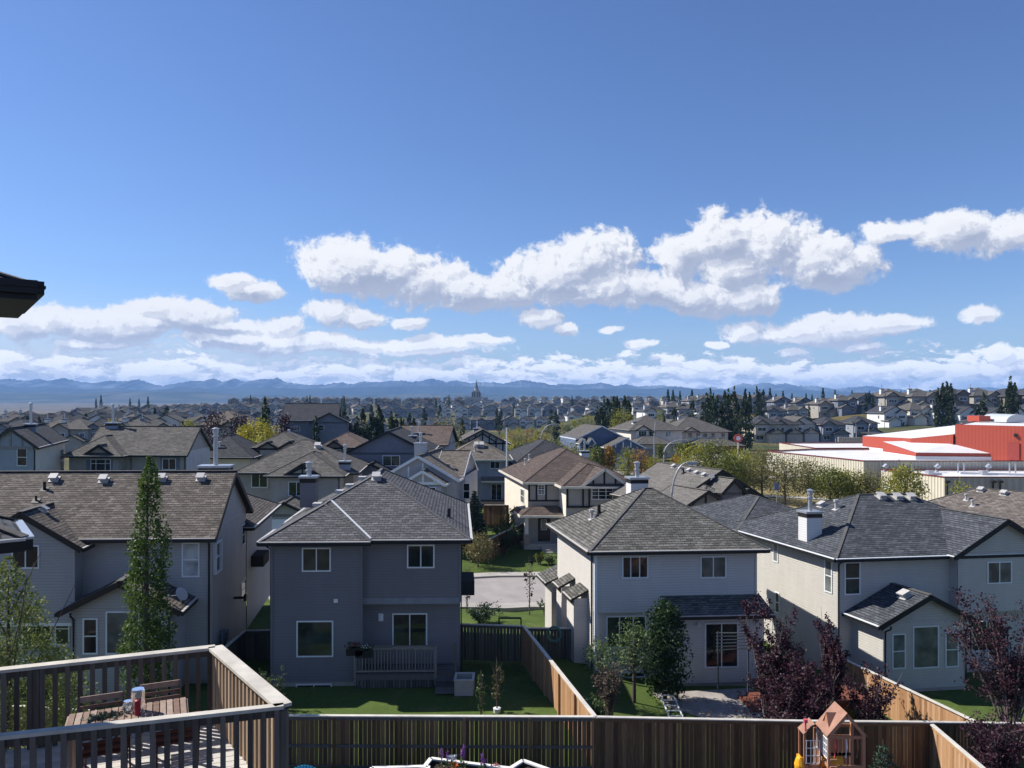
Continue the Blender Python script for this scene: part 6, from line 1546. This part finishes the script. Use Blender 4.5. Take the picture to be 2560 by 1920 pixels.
# ---------------------------------------------------------------- street furniture
def lamps():
    LM = plain('grey_lamp_pole', (.33, .33, .33, 1), .45, .08, spec=.5, metal=.3)
    def lamp(px, Y, ytop, hx, label, g=None, pole=.09, ybase=None):
        b = gpt(px, Y); root = empty('street_lamp', b, label, 'street lamp', 'street lamps'); zt_ = zt(ytop, Y); m = MB(); d = (hx-px)/F*Y
        H = zt_-b.z; pts = [b, b+Vector((0, 0, H*.55))]
        for k in range(1, 9): t = k/8*math.pi/2; pts.append(b+Vector((d*.8*(1-math.cos(t)), 0, H*.72+H*.28*math.sin(t))))
        pts.insert(2, b+Vector((0, 0, H*.68))); pts.append(b+Vector((d*.9, 0, H*1.0)))
        m.tube(pts, [pole*1.2]+[pole]*3+[pole*.75]*(len(pts)-4), 8); m.build('pole', LM, root)
        q = MB(); q.obox(b+Vector((d, 0, H-.03)), (abs(d)*.13+.2, 0, 0), (0, .16, 0), (0, 0, .09)); hd = q.build('lamp_head', LM, root)
        q = MB(); q.obox(b+Vector((d, 0, H-.15)), (.28, 0, 0), (0, .12, 0), (0, 0, .03)); q.build('lens', GL_W, hd)
    lamp(671.5, 56, 462.6, 692, 'tall curved street lamp standing in front of the big plain grey roof')
    lamp(664, 118, 440.3, 685, 'curved street lamp behind the row of roof vents', pole=.13)
    lamp(540.5, 125, 424.3, 556, 'curved street lamp on the autumn slope', pole=.12)
    lamp(654.3, 150, 422.6, 656.5, 'straight-poled lamp in front of the cream garage house', pole=.13)
    lamp(705, 160, 436.5, 700, 'small curved lamp in front of the brick garage house', pole=.12)
    lamp(714.5, 235, 421, 718, 'lamp at the foot of the tall poplar grove', pole=.15); lamp(856.5, 215, 421.3, 852, 'lamp left of the red school block', pole=.15); lamp(868.8, 228, 424, 871, 'dark lamp post beside the left end of the white school roof', pole=.13)
    b = gpt(507, 118); b.z = ground(b.x, 93); root = empty('white_pole', (b.x, 96, ground(b.x, 96)), 'thin white pole in front of the dark-timbered gable', 'pole'); m = MB(); x = (507-HX)/F*96; m.cyl((x, 93, -1), .09, zt(427, 93)+1, 8); m.build('shaft', WHITE, root)
    m = MB(); m.cyl((x, 93, zt(427, 93)), .14, .3, 8); m.build('cap', BLACKT, root)
    # signs
    b = gpt(676.5, 128); root = empty('warning_sign', b, 'orange diamond warning sign beside the road', 'sign'); m = MB(); z = zt(459, 128); m.obox((b.x, b.y-.05, z), (.42, 0, .42), (0, .02, 0), (-.42, 0, .42)); m.build('panel', plain('sign_orange', (.75, .32, .02, 1), .5, .03), root)
    m = MB(); m.cyl(b, .05, z-b.z+.4, 6); m.build('post', GALV, root)
    b = gpt(738, 150); root = empty('round_sign', b, 'round pink-red sign on a pole left of the school', 'sign'); z = zt(438.3, 150); m = MB(); rr = .85
    m.tube([(b.x, b.y-.05, z), (b.x, b.y-.15, z)], [rr, rr], 20); m.build('panel', plain('sign_red', (.55, .09, .08, 1), .5, .04), root)
    m = MB(); m.tube([(b.x, b.y-.16, z), (b.x, b.y-.2, z)], [rr*.5, rr*.5], 16); m.build('sign_centre', WHITE, root); m = MB(); m.cyl(b, .1, z-b.z, 6); m.build('post', WHITE, root)
    for px, Y, yt, l in ((619.5, 128, 459, 'small blue and white sign left of the young trees'), (776.6, 98, 483, 'small blue park sign by the footpath')):
        b = gpt(px, Y); root = empty('park_sign', b, l, 'sign'); z = zt(yt, Y); m = MB(); m.box(b.x-.3, b.x+.3, b.y-.04, b.y, z-.9, z); m.build('panel', plain('sign_blue', (.12, .15, .30, 1), .5), root); m = MB(); m.cyl(b, .04, z-b.z-.5, 6); m.build('post', GALV, root)
    # bus shelter-like white frame vehicle
    b = gpt(686, 136); root = empty('parked_van', b, 'white van parked on the road behind the row of roof vents', 'van'); x, y, z = b
    m = MB()
    prof = [(-2.4, .45), (-2.4, 1.15), (-1.9, 1.3), (-1.2, 2.15), (2.3, 2.2), (2.5, 1.9), (2.5, .45)]
    for s in (-.95, .95): m.face([(x+a, y+s, z+c) for a, c in prof])
    for (a, c), (a2, c2) in zip(prof, prof[1:]+prof[:1]): m.face([(x+a, y-.95, z+c), (x+a2, y-.95, z+c2), (x+a2, y+.95, z+c2), (x+a, y+.95, z+c)])
    m.build('body', WHITE, root)
    for a in (-1.6, 1.6): 
        for s in (-.9, .9): q = MB(); q.tube([(x+a, y+s-.1, z+.42), (x+a, y+s+.1, z+.42)], [.38, .38], 14); q.build('wheel', BLACKT, root)
    for a0, a1 in ((-1.2, -.2), (0, 1.0), (1.2, 2.2)): q = MB(); q.box(x+a0, x+a1, y-.97, y-.955, z+1.35, z+1.95); q.build('side_window', GL, root)
lamps()
# ---------------------------------------------------------------- mountains
def mountains():
    far = [(-60,380),(0,379),(8,378),(23,380.5),(37,378),(46,380.5),(62,377),(70,379.5),(85,382),(95,382.5),(107,380),(120,381),(130,379.8),(137,378.8),(145,382),(163,385.6),(178,382),(190,380.5),(197,380),(205,381),(212,377.3),(222,381.5),(234,377.5),(243,381.5),(262,378),(270,379),(277,377),(283,381),(295,383),(308,384.5),(326,384),(335,382),(342,381.5),(350,384),(362,380.8),(380,381.5),(400,379.5),(412,381),(420,380.5),(432,377.5),(446,381.5),(455,379.5),(470,382.5),(482,381.5),(495,381.5),(503,383.5),(512,381),(521,379),(540,381.5),(552,384.5),(560,383.5),(575,384.5),(595,383),(604,382),(615,385.5),(626,383.5),(636,386),(645,385.5),(662,384.5),(680,386),(700,389),(712,386.5),(725,389),(740,384),(745,382.5),(752,385),(766,381.5),(775,384),(787,382.5),(800,386),(818,385.5),(833,388.5),(850,387),(862,386.5),(870,385.5),(880,388.5),(900,389),(920,391),(940,390),(960,390.5),(975,387.5),(990,386.8),(1003,389),(1010,388),(1024,389),(1100,389)]
    mid = [(-60,386),(0,385),(20,387),(45,386),(80,388.5),(120,388),(150,390),(180,387),(220,389),(260,387),(300,388.5),(350,387),(400,386),(440,385),(480,386),(530,387),(570,389),(620,388),(650,388.5),(676,386),(700,389),(740,390),(790,389),(830,391),(860,392),(900,392.5),(960,392),(1024,391),(1100,392)]
    near = [(-60,393),(0,392),(60,393.5),(110,391.5),(160,391),(200,391.5),(240,395),(330,395.5),(400,394),(470,393),(560,396.5),(640,396),(700,395),(800,396),(900,396),(1024,396),(1100,396)]
    MT = []
    for nm, c0, c1 in (('rock_and_snow', (.02, .03, .045, 1), (.17, .19, .22, 1)), ('forested_hill', (.018, .03, .035, 1), (.045, .06, .06, 1)), ('foothill', (.03, .045, .04, 1), (.10, .10, .075, 1))):
        m, w, b = newmat(nm, .95, .05); n = w.noise(obj_c(w), .0035, 7, .65); w.l.new(w.ramp(n, [(.42, c0), (.66, c1)]), b.inputs['Base Color']); MT.append(m)
    for (pts, Y, depth, m, seed, amp) in ((far, 8400, 1500, MT[0], 1, 10), (mid, 7000, 1100, MT[1], 2, 5), (near, 5200, 1300, MT[2], 3, 3)):
        mb = MB(); rows = 14; cols = 700; V = []
        for i in range(cols+1):
            px = pts[0][0]+(pts[-1][0]-pts[0][0])*i/cols
            for (xa, ya), (xb, yb) in zip(pts, pts[1:]):
                if xa <= px <= xb: t = (px-xa)/(xb-xa); py = ya+(yb-ya)*t; break
            top = zt(py, Y)+noise.fractal(Vector((px*.35, seed*7.0, 0)), .9, 2.2, 4)*(14 if seed == 1 else 5)
            for j in range(rows+1):
                u = j/rows; y = Y-depth*(1-u)*1.0 if u <= .7 else Y-depth*.3+(u-.7)/.3*depth*.6
                k = min(1, u/.7); y = Y-depth*(1-k) if u <= .7 else Y+(u-.7)/.3*depth*.5
                hh = k**1.5 if u <= .7 else 1-((u-.7)/.3)**1.2
                x = (px-HX)/F*(Y if True else y)
                nz = noise.fractal(Vector((x*.004, y*.004, seed)), 1, 2, 5)
                z = -30+(top+30)*hh+nz*amp*4*(hh*(1-hh)*2+.06)
                V.append((x, y, z))
        f = []
        for i in range(cols):
            for j in range(rows):
                a = i*(rows+1)+j; f.append((a, a+rows+1, a+rows+2, a+1))
        mb.v = V; mb.f = f; mb.uv = [None]*len(f); mb.m = [0]*len(f); o = mb.build('mountains' if seed < 2 else 'hills', m); o['kind'] = 'structure'
mountains()
def haze():
    m = bpy.data.materials.new('pale_blue_air'); m.use_nodes = True; w = NT(m.node_tree); w.n.clear()
    o = w.node('ShaderNodeOutputMaterial'); v = w.node('ShaderNodeVolumePrincipled'); v.inputs['Color'].default_value = (.30, .55, 1, 1); v.inputs['Density'].default_value = 1.1e-4
    w.l.new(v.outputs[0], o.inputs['Volume'])
    mb = MB(); mb.box(-11000, 11000, -11000, 11000, -70, 262); h = mb.build('haze', m); h['kind'] = 'stuff'
haze()
# ================================================================ FOREGROUND
def left_neighbour():
    C = Vector((-4.97, 8.06, 0)); h = House('neighbouring_house', 'black-edged roof corner jutting in at the upper left against the sky', 'house', C, 0, 0)
    h.ex = Vector((-.8, -.6, 0)); h.ey = Vector((-.6, .8, 0)); ze = CZ+114*8/F
    h.hip(.6, 1.3, .6, 1.7, ze, .42, oh=.6, gutter='', caps=True)
    for (a, b) in (((0, 0), (1.9, 0)), ((0, 0), (0, 2.3)), ((0, 2.3), (1.9, 2.3))):
        h.gut.bar(h.T(*a, ze-.03), h.T(*b, ze-.03), .13, .14, 1); h.gut.bar(h.T(*a, ze-.02), h.T(*b, ze-.02), .16, .03, 1)
    h.wall.box(-12, -7.2, 4.5, 9.0, .2, ze+.6)  # unseen block added off to the left to shade the near deck rail
    # lower roof corner
    z2 = CZ-139*11/F; q = (P(25, 537, 11)-C); q.z = 0
    det = h.ex.x*h.ey.y-h.ex.y*h.ey.x; u = (q.x*h.ey.y-q.y*h.ey.x)/det; v = (h.ex.x*q.y-h.ex.y*q.x)/det
    h.hip(u+.3, u+4.0, v+.3, v+1.6, z2, .45, oh=.3, gutter='FLRK'); h.body(u+.5, u+4, v+.3, v+1.6, .2, z2-.1)
    h.finish([S_B, CONC], SH_D, gutm=GALV, trimm=BLACKT, capm=CAP_D)
left_neighbour()
def deck():
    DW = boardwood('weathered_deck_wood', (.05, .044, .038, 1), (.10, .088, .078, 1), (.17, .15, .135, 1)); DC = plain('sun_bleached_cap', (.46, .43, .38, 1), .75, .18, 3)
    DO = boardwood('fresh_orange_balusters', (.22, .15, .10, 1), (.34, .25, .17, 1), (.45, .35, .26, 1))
    root = empty('timber_deck', (-4.5, 8, 8.2), 'weathered timber deck with slatted railings in the lower left corner', 'deck')
    zr = CZ-3.4; zf = zr-1.02
    FC = P(215, 647, 10.5); NC = P(283.5, 706, 8.5); FL = P(-70, 678.5, 9.36); NL = P(-70, 744.8, 7.56)
    for v in (FC, NC, FL, NL): v.z = zr
    def run(A, B, mat, capw=.14, n=None, side=0):
        d = (B-A); L = d.length; dh = d.normalized(); nr = Vector((-dh.y, dh.x, 0)); m = MB()
        m.bar(A+Vector((0, 0, .0)), B, capw, .038); m.build('cap_rail', DC, root)
        m = MB(); m.bar(A-Vector((0, 0, .065)), B-Vector((0, 0, .065)), .04, .09, uid=1); m.bar(A-Vector((0, 0, .9)), B-Vector((0, 0, .9)), .04, .09, uid=2); m.build('rail', mat, root)
        n = int(L/.135)
        for i in range(n):
            c = A.lerp(B, (i+.5)/n); m = MB(); m.obox(c+Vector((0, 0, -.56))-nr*.035, dh*.027, nr*.019, Vector((0, 0, .54)), uid=i*3+side); m.build('baluster', mat, root)
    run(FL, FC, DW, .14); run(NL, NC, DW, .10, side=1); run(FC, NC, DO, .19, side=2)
    for c in (FC, NC, FL.lerp(FC, .35)):
        m = MB(); m.obox(c+Vector((0, 0, -4.6)), (.045, 0, 0), (0, .045, 0), (0, 0, 4.56), uid=7); m.build('post', DW, root)
    # floor boards
    dh = (NC-NL).normalized(); m = MB(); n = 17
    for i in range(n):
        t = (i+.5)/n; a = NL.lerp(FL, t); b = NC.lerp(FC, t); a = Vector((a.x-1.5, a.y-.5, zf-.02)); b = Vector((b.x, b.y, zf-.02)); m.bar(a, b, .128, .036, uid=i)
    m.build('floor_boards', boardwood('pale_deck_floor', (.34, .32, .30, 1), (.46, .44, .41, 1), (.56, .53, .50, 1)), root)
    m = MB(); m.bar(NL-Vector((0, 0, 1.2)), NC-Vector((0, 0, 1.2)), .04, .24); m.bar(FL-Vector((0, 0, 1.2)), FC-Vector((0, 0, 1.2)), .04, .24); m.bar(FC-Vector((0, 0, 1.2)), NC-Vector((0, 0, 1.2)), .04, .24); m.build('rim_joist', DW, root)
    # table ------------------------------------------------------------
    TW = boardwood('acacia_slats', (.12, .07, .05, 1), (.23, .16, .125, 1), (.36, .28, .23, 1)); RB = boardwood('red_brown_chair_wood', (.05, .018, .014, 1), (.10, .038, .028, 1), (.16, .07, .05, 1))
    zT = zf+.74; A = P(186, 696.2, 9.45); A.z = zT; B = P(77.8, 712, 8.97); B.z = zT
    dx = (B-A).normalized(); dy = Vector((dx.y, -dx.x, 0)); dy = dy if dy.y < 0 else -dy
    t = empty('slatted_table', (A+B)/2+dy*.3-Vector((0, 0, .74)), 'slatted wooden table on the deck, half in sunlight', 'table'); L = 1.25; W = .58
    m = MB(); n = 17
    for i in range(n): c = A+dx*(L*(i+.5)/n)+dy*(W/2); m.obox(c, dx*(L/n*.42), dy*W/2, Vector((0, 0, .011)), uid=i)
    m.build('top_slats', TW, t); m = MB()
    for s in (0, W): m.bar(A+dy*s+Vector((0, 0, -.03)), A+dx*L+dy*s+Vector((0, 0, -.03)), .03, .04, uid=1)
    for s in (0, L): m.bar(A+dx*s+Vector((0, 0, -.03)), A+dx*s+dy*W+Vector((0, 0, -.03)), .03, .04, uid=2)
    m.build('top_frame', TW, t)
    for s in (.06, L-.06):
        for q in (.05, W-.05): m = MB(); c = A+dx*s+dy*q; m.obox(c-Vector((0, 0, .39)), dx*.02, dy*.02, Vector((0, 0, .35)), uid=3); m.build('leg', TW, t)
    def chair(P0, face, mat, label, back_h=.84, w=.46):
        """P0: middle of the seat on the floor, face: unit vector the sitter looks along"""
        f = Vector(face).normalized(); s = Vector((-f.y, f.x, 0)); r = empty('folding_chair', P0, label, 'chair', 'slatted folding chairs round the deck table')
        P0 = Vector(P0); m = MB()
        for i in range(6): m.obox(P0+f*(-.17+.068*i)+Vector((0, 0, .45)), s*w/2, f*.026, Vector((0, 0, .009)), uid=i)
        m.build('seat', mat, r); m = MB()
        for z, hh in ((back_h-.03, .035), (back_h-.12, .018), (back_h-.19, .018), (back_h-.27, .02)): m.obox(P0-f*(.20+(z-.45)*.22)+Vector((0, 0, z)), s*w/2, f*.008, Vector((0, 0, hh)), uid=int(z*100))
        m.build('backrest', mat, r)
        for sg in (-1, 1):
            m = MB(); m.bar(P0+s*sg*(w/2+.01)+f*.22, P0+s*sg*(w/2+.01)-f*(.20+(back_h-.45)*.22)+Vector((0, 0, back_h)), .02, .035, uid=4); m.build('leg', mat, r)
            m = MB(); m.bar(P0+s*sg*(w/2-.02)-f*.22, P0+s*sg*(w/2-.02)+f*.2+Vector((0, 0, .45)), .02, .03, uid=5); m.build('leg', mat, r)
        return r
    mid = A+dx*L/2
    for px0, px1, py, Yc, lb in ((83, 119, 691, 9.35, 'pale slatted folding chair behind the left half of the table'), (143, 177, 682, 9.75, 'pale slatted folding chair behind the right half of the table')):
        c = P((px0+px1)/2, py, Yc); c.z = zf; chair(c+dy*.16, dy, TW, lb, back_h=.78)
    for px0, px1, Yc, lb in ((85, 124, 8.50, 'dark red-brown folding chair at the near left side of the table'), (158, 196, 8.78, 'dark red-brown folding chair at the near right side of the table')):
        c = P((px0+px1)/2, 715, Yc); c.z = zf; chair(c-dy*.28, -dy, RB, lb, back_h=.80)
    # things on the table
    gm, w, b = newmat('clear_glass_jar', .05, .5); b.inputs['Transmission Weight'].default_value = .85; b.inputs['Base Color'].default_value = (.85, .88, .88, 1)
    c = P(127.8, 704, 9.0); c.z = zT+.012; r = empty('glass_jar', c, 'small round glass jar of shells on the table', 'jar'); m = MB(); m.lathe(c, [(.04, 0), (.058, .03), (.058, .08), (.04, .115), (.045, .13)], 16); m.build('jar', gm, r)
    m = MB(); rg = random.Random(3)
    for i in range(30): m.leaf(c+Vector((rg.uniform(-.035, .035), rg.uniform(-.035, .035), rg.uniform(.015, .07))), .03, rg)
    m.build('shells', WHITE, r)
    c = P(138, 706.5, 9.0); c.z = zT+.012; r = empty('hurricane_lantern', c, 'tall clear lantern glass standing on the table', 'lantern'); m = MB(); m.lathe(c, [(.06, 0), (.075, .02), (.075, .25), (.066, .27)], 18); m.build('glass', gm, r)
    c2 = c+dx*(-.0)+dy*.10; m = MB(); m.lathe(c2, [(.032, 0), (.034, .17), (.02, .18)], 12); o = m.build('red_candle', plain('red_wax', (.30, .02, .04, 1), .4)); tag(o, 'thick red candle in front of the lantern glass', 'candle')
    c = P(106, 714, 8.85); c.z = zT+.012; m = MB(); rg = random.Random(8)
    for i in range(160): m.leaf(c+dx*rg.gauss(0, .10)+dy*rg.gauss(0, .05)+Vector((0, 0, abs(rg.gauss(0, .015)))), .06, rg, flat=.6)
    o = m.build('crumpled_cloth', plain('dull_green_cloth', (.09, .11, .08, 1), .9)); tag(o, 'crumpled dull green cloth on the left end of the table', 'cloth')
deck()
def playhouse():
    b = Vector((10.4, 24.4, ground(10.4, 24.4))); root = empty('wooden_playhouse', b, 'brown wooden playhouse tower with a pitched roof and white window frames', 'playhouse')
    PW = boardwood('cedar_playset_wood', (.24, .10, .05, 1), (.36, .17, .10, 1), (.46, .25, .16, 1)); RFM = plain('pinkish_plank_roof', (.29, .155, .11, 1), .75, .18, 2); YEL = plain('yellow_plastic', (.75, .36, .02, 1), .35, .04); PINK = plain('pink_plastic', (.55, .08, .12, 1), .4)
    x0, x1, y0, y1, ze, zr = 9.80, 11.06, 23.95, 24.9, 2.08, 2.80; xm = (x0+x1)/2
    for sx, e in ((x0, -1), (x1, 1)):
        m = MB(); m.face([(sx, y0, ze), (sx, y1, ze), (xm, y1, zr), (xm, y0, zr)]); m.face([(sx, y0, ze-.04), (sx, y1, ze-.04), (xm, y1, zr-.04), (xm, y0, zr-.04)])
        for yy in (y0, y1): m.face([(sx, yy, ze-.04), (xm, yy, zr-.04), (xm, yy, zr), (sx, yy, ze)])
        m.face([(sx, y0, ze-.04), (sx, y1, ze-.04), (sx, y1, ze), (sx, y0, ze)]); m.build('roof_panel', RFM, root)
    # little dormer on the left slope
    dm = MB(); a = Vector((10.05, 24.25, 2.37)); 
    dm.face([(9.98, 24.20, 2.29), (9.98, 24.62, 2.29), (9.96, 24.41, 2.62)]); d1 = dm.build('dormer_face', PW, root)
    dm = MB(); top = (9.96, 24.41, 2.64); bk = (10.30, 24.41, 2.64); dm.face([(9.94, 24.16, 2.25), top, bk]); dm.face([(9.94, 24.66, 2.25), top, bk]); dm.build('dormer_roof', plain('dark_plank', (.20, .10, .08, 1), .8), root)
    for x in (x0+.08, x1-.10):
        for y in (y0+.06, y1-.06): m = MB(); m.box(x-.045, x+.045, y-.045, y+.045, b.z-.2, ze+.05, uid=3); m.build('post', PW, root)
    for z in (ze-.03, ze-.95, ze-1.35):
        m = MB(); m.box(x0+.03, x1-.05, y0+.02, y0+.05, z-.07, z+.03, uid=5); m.box(x0+.03, x1-.05, y1-.05, y1-.02, z-.07, z+.03, uid=6); m.box(x0+.05, x0+.08, y0, y1, z-.07, z+.03, uid=8); m.build('beam', PW, root)
    m = MB(); m.box(x0+.05, x1-.07, y0+.03, y1-.03, ze-1.38, ze-1.33, uid=1); m.build('platform', PW, root)
    m = MB(); 
    for i in range(7): m.box(x0+.06, x0+.075, y0+.06+i*.13, y0+.17+i*.13, ze-2.0, ze-1.38, uid=i)
    for i in range(9): m.box(x0+.08+i*.13, x0+.19+i*.13, y1-.05, y1-.035, ze-1.35, ze-.35, uid=i)
    m.build('wall_boards', PW, root)
    # gable truss
    m = MB(); m.bar((x0+.1, y0+.02, ze+.02), (xm, y0+.02, zr-.08), .04, .09, uid=2); m.bar((x1-.1, y0+.02, ze+.02), (xm, y0+.02, zr-.08), .04, .09, uid=2); m.build('gable_frame', PW, root)
    # white windows on the left side
    for (ya, yb, za, zb) in ((24.02, 24.35, 1.35, 1.95), (24.5, 24.85, 1.35, 1.95)):
        m = MB(); x = x0+.03
        for k in range(4): y = ya+(yb-ya)*k/3; m.box(x-.012, x+.012, y-.012, y+.012, za, zb)
        for k in range(4): z = za+(zb-za)*k/3; m.box(x-.010, x+.014, ya, yb, z-.012, z+.012)
        m.build('window_frame', WHITE, root)
    # side annex with small roof, yellow slide, red periscope
    m = MB(); m.face([(9.25, 24.45, 1.92), (9.25, 24.95, 1.92), (9.62, 24.95, 2.25), (9.62, 24.45, 2.25)]); m.face([(9.88, 24.45, 1.95), (9.88, 24.95, 1.95), (9.62, 24.95, 2.25), (9.62, 24.45, 2.25)]); m.build('annex_roof', RFM, root)
    m = MB()
    for y in (24.48, 24.9): 
        for x in (9.30, 9.78): m.box(x-.03, x+.03, y-.03, y+.03, b.z, 1.95, uid=1)
    for i in range(4): m.box(9.3+i*.12, 9.41+i*.12, 24.46, 24.475, b.z, .95, uid=i)
    m.build('annex_frame', PW, root)
    m = MB()
    for k in range(4): m.box(9.33+k*.14, 9.35+k*.14, 24.42, 24.44, 1.0, 1.75); m.box(9.32, 9.78, 24.42, 24.44, 1.0+k*.24, 1.02+k*.24)
    m.build('window_frame', WHITE, root)
    m = MB()
    for i in range(10):
        t0 = math.pi*i/10; t1 = math.pi*(i+1)/10
        m.face([(9.9+.02, 24.5-.24*math.cos(t0), .3+.9*math.sin(t0)), (9.92, 24.5-.24*math.cos(t1), .3+.9*math.sin(t1)), (10.5, 24.5-.24*math.cos(t1), .3+.9*math.sin(t1)), (10.5, 24.5-.24*math.cos(t0), .3+.9*math.sin(t0))])
    m.build('tube_slide', YEL, root)
    m = MB(); m.box(10.02, 10.2, 23.9, 23.92, .55, 1.12); m.build('yellow_panel', YEL, root); m = MB(); m.box(9.16, 9.24, 24.5, 24.8, .6, 1.15); m.lathe((9.2, 24.6, .6), [(.02, 0), (.16, .1), (.18, .3), (.12, .5), (.02, .58)], 12); m.build('yellow_bubble', YEL, root)
    m = MB(); m.cyl((9.34, 24.5, 2.0), .03, .3, 8); m.cyl((9.34, 24.5, 2.28), .07, .1, 10); m.build('periscope', PINK, root)
    # ladder
    m = MB()
    for x in (9.86, 10.06): m.box(x-.02, x+.02, y0-.14, y0-.1, b.z, ze-.9, uid=2)
    for i in range(9): m.box(9.86, 10.06, y0-.14, y0-.11, b.z+.2+i*.22, b.z+.23+i*.22, uid=3)
    m.build('ladder', PW, root)
    m = MB(); m.bar((10.55, y0-.1, .15), (10.95, y0-1.2, -.35), .05, .12, uid=1); m.bar((10.55+.4, y0-.1, .15), (11.35, y0-1.2, -.35), .05, .12, uid=1); m.build('ramp_sides', RFM, root)
    for i, x in enumerate((10.15, 10.5, 10.85)):
        m = MB(); m.tube([(x, 24.2, 2.0), (x+.02, 24.2, 1.6), (x-.01, 24.2, 1.3)], [.02, .035, .03], 6); m.build('hanging_toy', [PINK, WHITE, RFM][i], root)
playhouse()
def garden_front():
    b = Vector((11.9, 24.8, ground(11.9, 24.8))); spruce((b.x+.05, b.y, b.z), zt(738, 24.8)-b.z, 1.9, 'small dark spruce growing right of the playhouse', FOL_SP, 61, 4200, .07)
    rg = random.Random(6)
    def bed(a, c, w_, lab):
        root = empty('raised_garden_bed', ((a.x+c.x)/2, a.y-.4, ground(a.x, a.y)), lab, 'garden bed', 'white-topped raised garden beds'); m = MB(); d = (c-a).normalized(); n = Vector((-d.y, d.x, 0)); n = n if n.y < 0 else -n
        cs = [a, c, c+n*w_, a+n*w_]
        for p, q in zip(cs, cs[1:]+cs[:1]): m.bar(p-Vector((0, 0, .4)), q-Vector((0, 0, .4)), .05, .75, uid=1)
        m.build('box_sides', FW_GR, root); m = MB()
        for p, q in zip(cs, cs[1:]+cs[:1]): m.bar(p, q, .14, .05)
        m.build('top_boards', plain('white_painted_boards', (.72, .71, .68, 1), .6, .06), root)
        m = MB(); m.face([x-Vector((0, 0, .12)) for x in cs]); m.build('soil', plain('soil', (.03, .02, .015, 1), .95), root)
    a = P(431, 758.5, 25.3); z = a.z; c = P(513, 769, 24.6); c.z = z; bed(a, c, 1.0, 'left raised garden bed with a white top board and purple flowers')
    a2 = P(523, 760.5, 25.2); c2 = P(552, 770, 24.5); c2.z = a2.z; bed(a2, c2, .8, 'right raised garden bed with a white top board at the bottom edge')
    a3 = P(372, 768, 24.6); c3 = P(428, 767.2, 24.7); c3.z = a3.z; bed(a3, c3, .8, 'low dark garden bed left of the flowers at the bottom edge')
    PUR = plain('purple_petals', (.24, .07, .30, 1), .6); ORG = plain('orange_petals', (.75, .18, .03, 1), .6); PNK = plain('pink_petals', (.5, .2, .2, 1), .6); WH = plain('white_petals', (.7, .7, .72, 1), .6)
    for i, (px, yt, L, col, lab) in enumerate(((441.5, 748.5, .30, PUR, 'leftmost purple flower spike'), (447, 752, .24, PUR, 'short purple flower spike right of the leftmost one'), (462, 749, .28, PUR, 'slanting purple flower spike in the middle'), (463.5, 744.5, .42, PUR, 'tallest purple flower spike'), (482, 753.5, .34, PUR, 'purple flower spike right of the tallest one'), (484.5, 759.5, .16, PUR, 'small purple bud beside a flower spike'), (453.5, 758, .34, ORG, 'orange lily-like flower among the purple spikes'), (451.5, 755.5, .12, WH, 'white flower head beside the orange flower'), (495, 763, .2, PNK, 'pink flower head at the bottom edge'))):
        Y = 24.75; q = P(px, yt, Y); r = empty('garden_flower', (q.x, q.y, z-.1), lab+' in the garden bed', 'flower', 'flowers in the raised garden bed'); m = MB()
        m.tube([(q.x+rg.uniform(-.1, .1), q.y, z-.15), (q.x, q.y, q.z-L)], .012, 5)
        for k in range(16): m.leaf((q.x+rg.gauss(0, .06), q.y+rg.gauss(0, .04), rg.uniform(z-.1, q.z-L)), .10, rg)
        m.build('stem', FOL_G, r); m = MB()
        if col is PUR: m.tube([(q.x, q.y, q.z-L), (q.x+.01, q.y, q.z-L*.5), (q.x, q.y, q.z)], [.022, .035, .015], 7)
        for k in range(50): m.leaf((q.x+rg.gauss(0, .03 if col is PUR else .06), q.y+rg.gauss(0, .03), q.z-L*rg.random()), .05 if col is PUR else .09, rg)
        m.build('petals', col, r)
    # blue garden chair, only its back top in view
    c = P(304, 766.5, 24.2); r = empty('garden_chair', (c.x, c.y, 0), 'bright blue fan-backed garden chair at the bottom edge beside the deck', 'chair'); BL = plain('sky_blue_paint', (.05, .42, .62, 1), .4, .05)
    m = MB()
    for i in range(7): t = (i-3)/3; m.bar((c.x+t*.22, c.y-.05, c.z-.75), (c.x+t*.30, c.y+.1, c.z-.08*t*t), .075, .02, up=(0, 1, 0))
    m.build('backrest', BL, r); m = MB()
    for i in range(5): m.box(c.x-.27, c.x+.27, c.y-.55+i*.1, c.y-.47+i*.1, c.z-.76, c.z-.73)
    m.build('seat', BL, r)
    for sx in (-.28, .28):
        for yy in (-.5, .0): m = MB(); m.box(c.x+sx-.03, c.x+sx+.03, c.y+yy-.03, c.y+yy+.03, ground(c.x, c.y)-.05, c.z-.74); m.build('leg', BL, r)
garden_front()
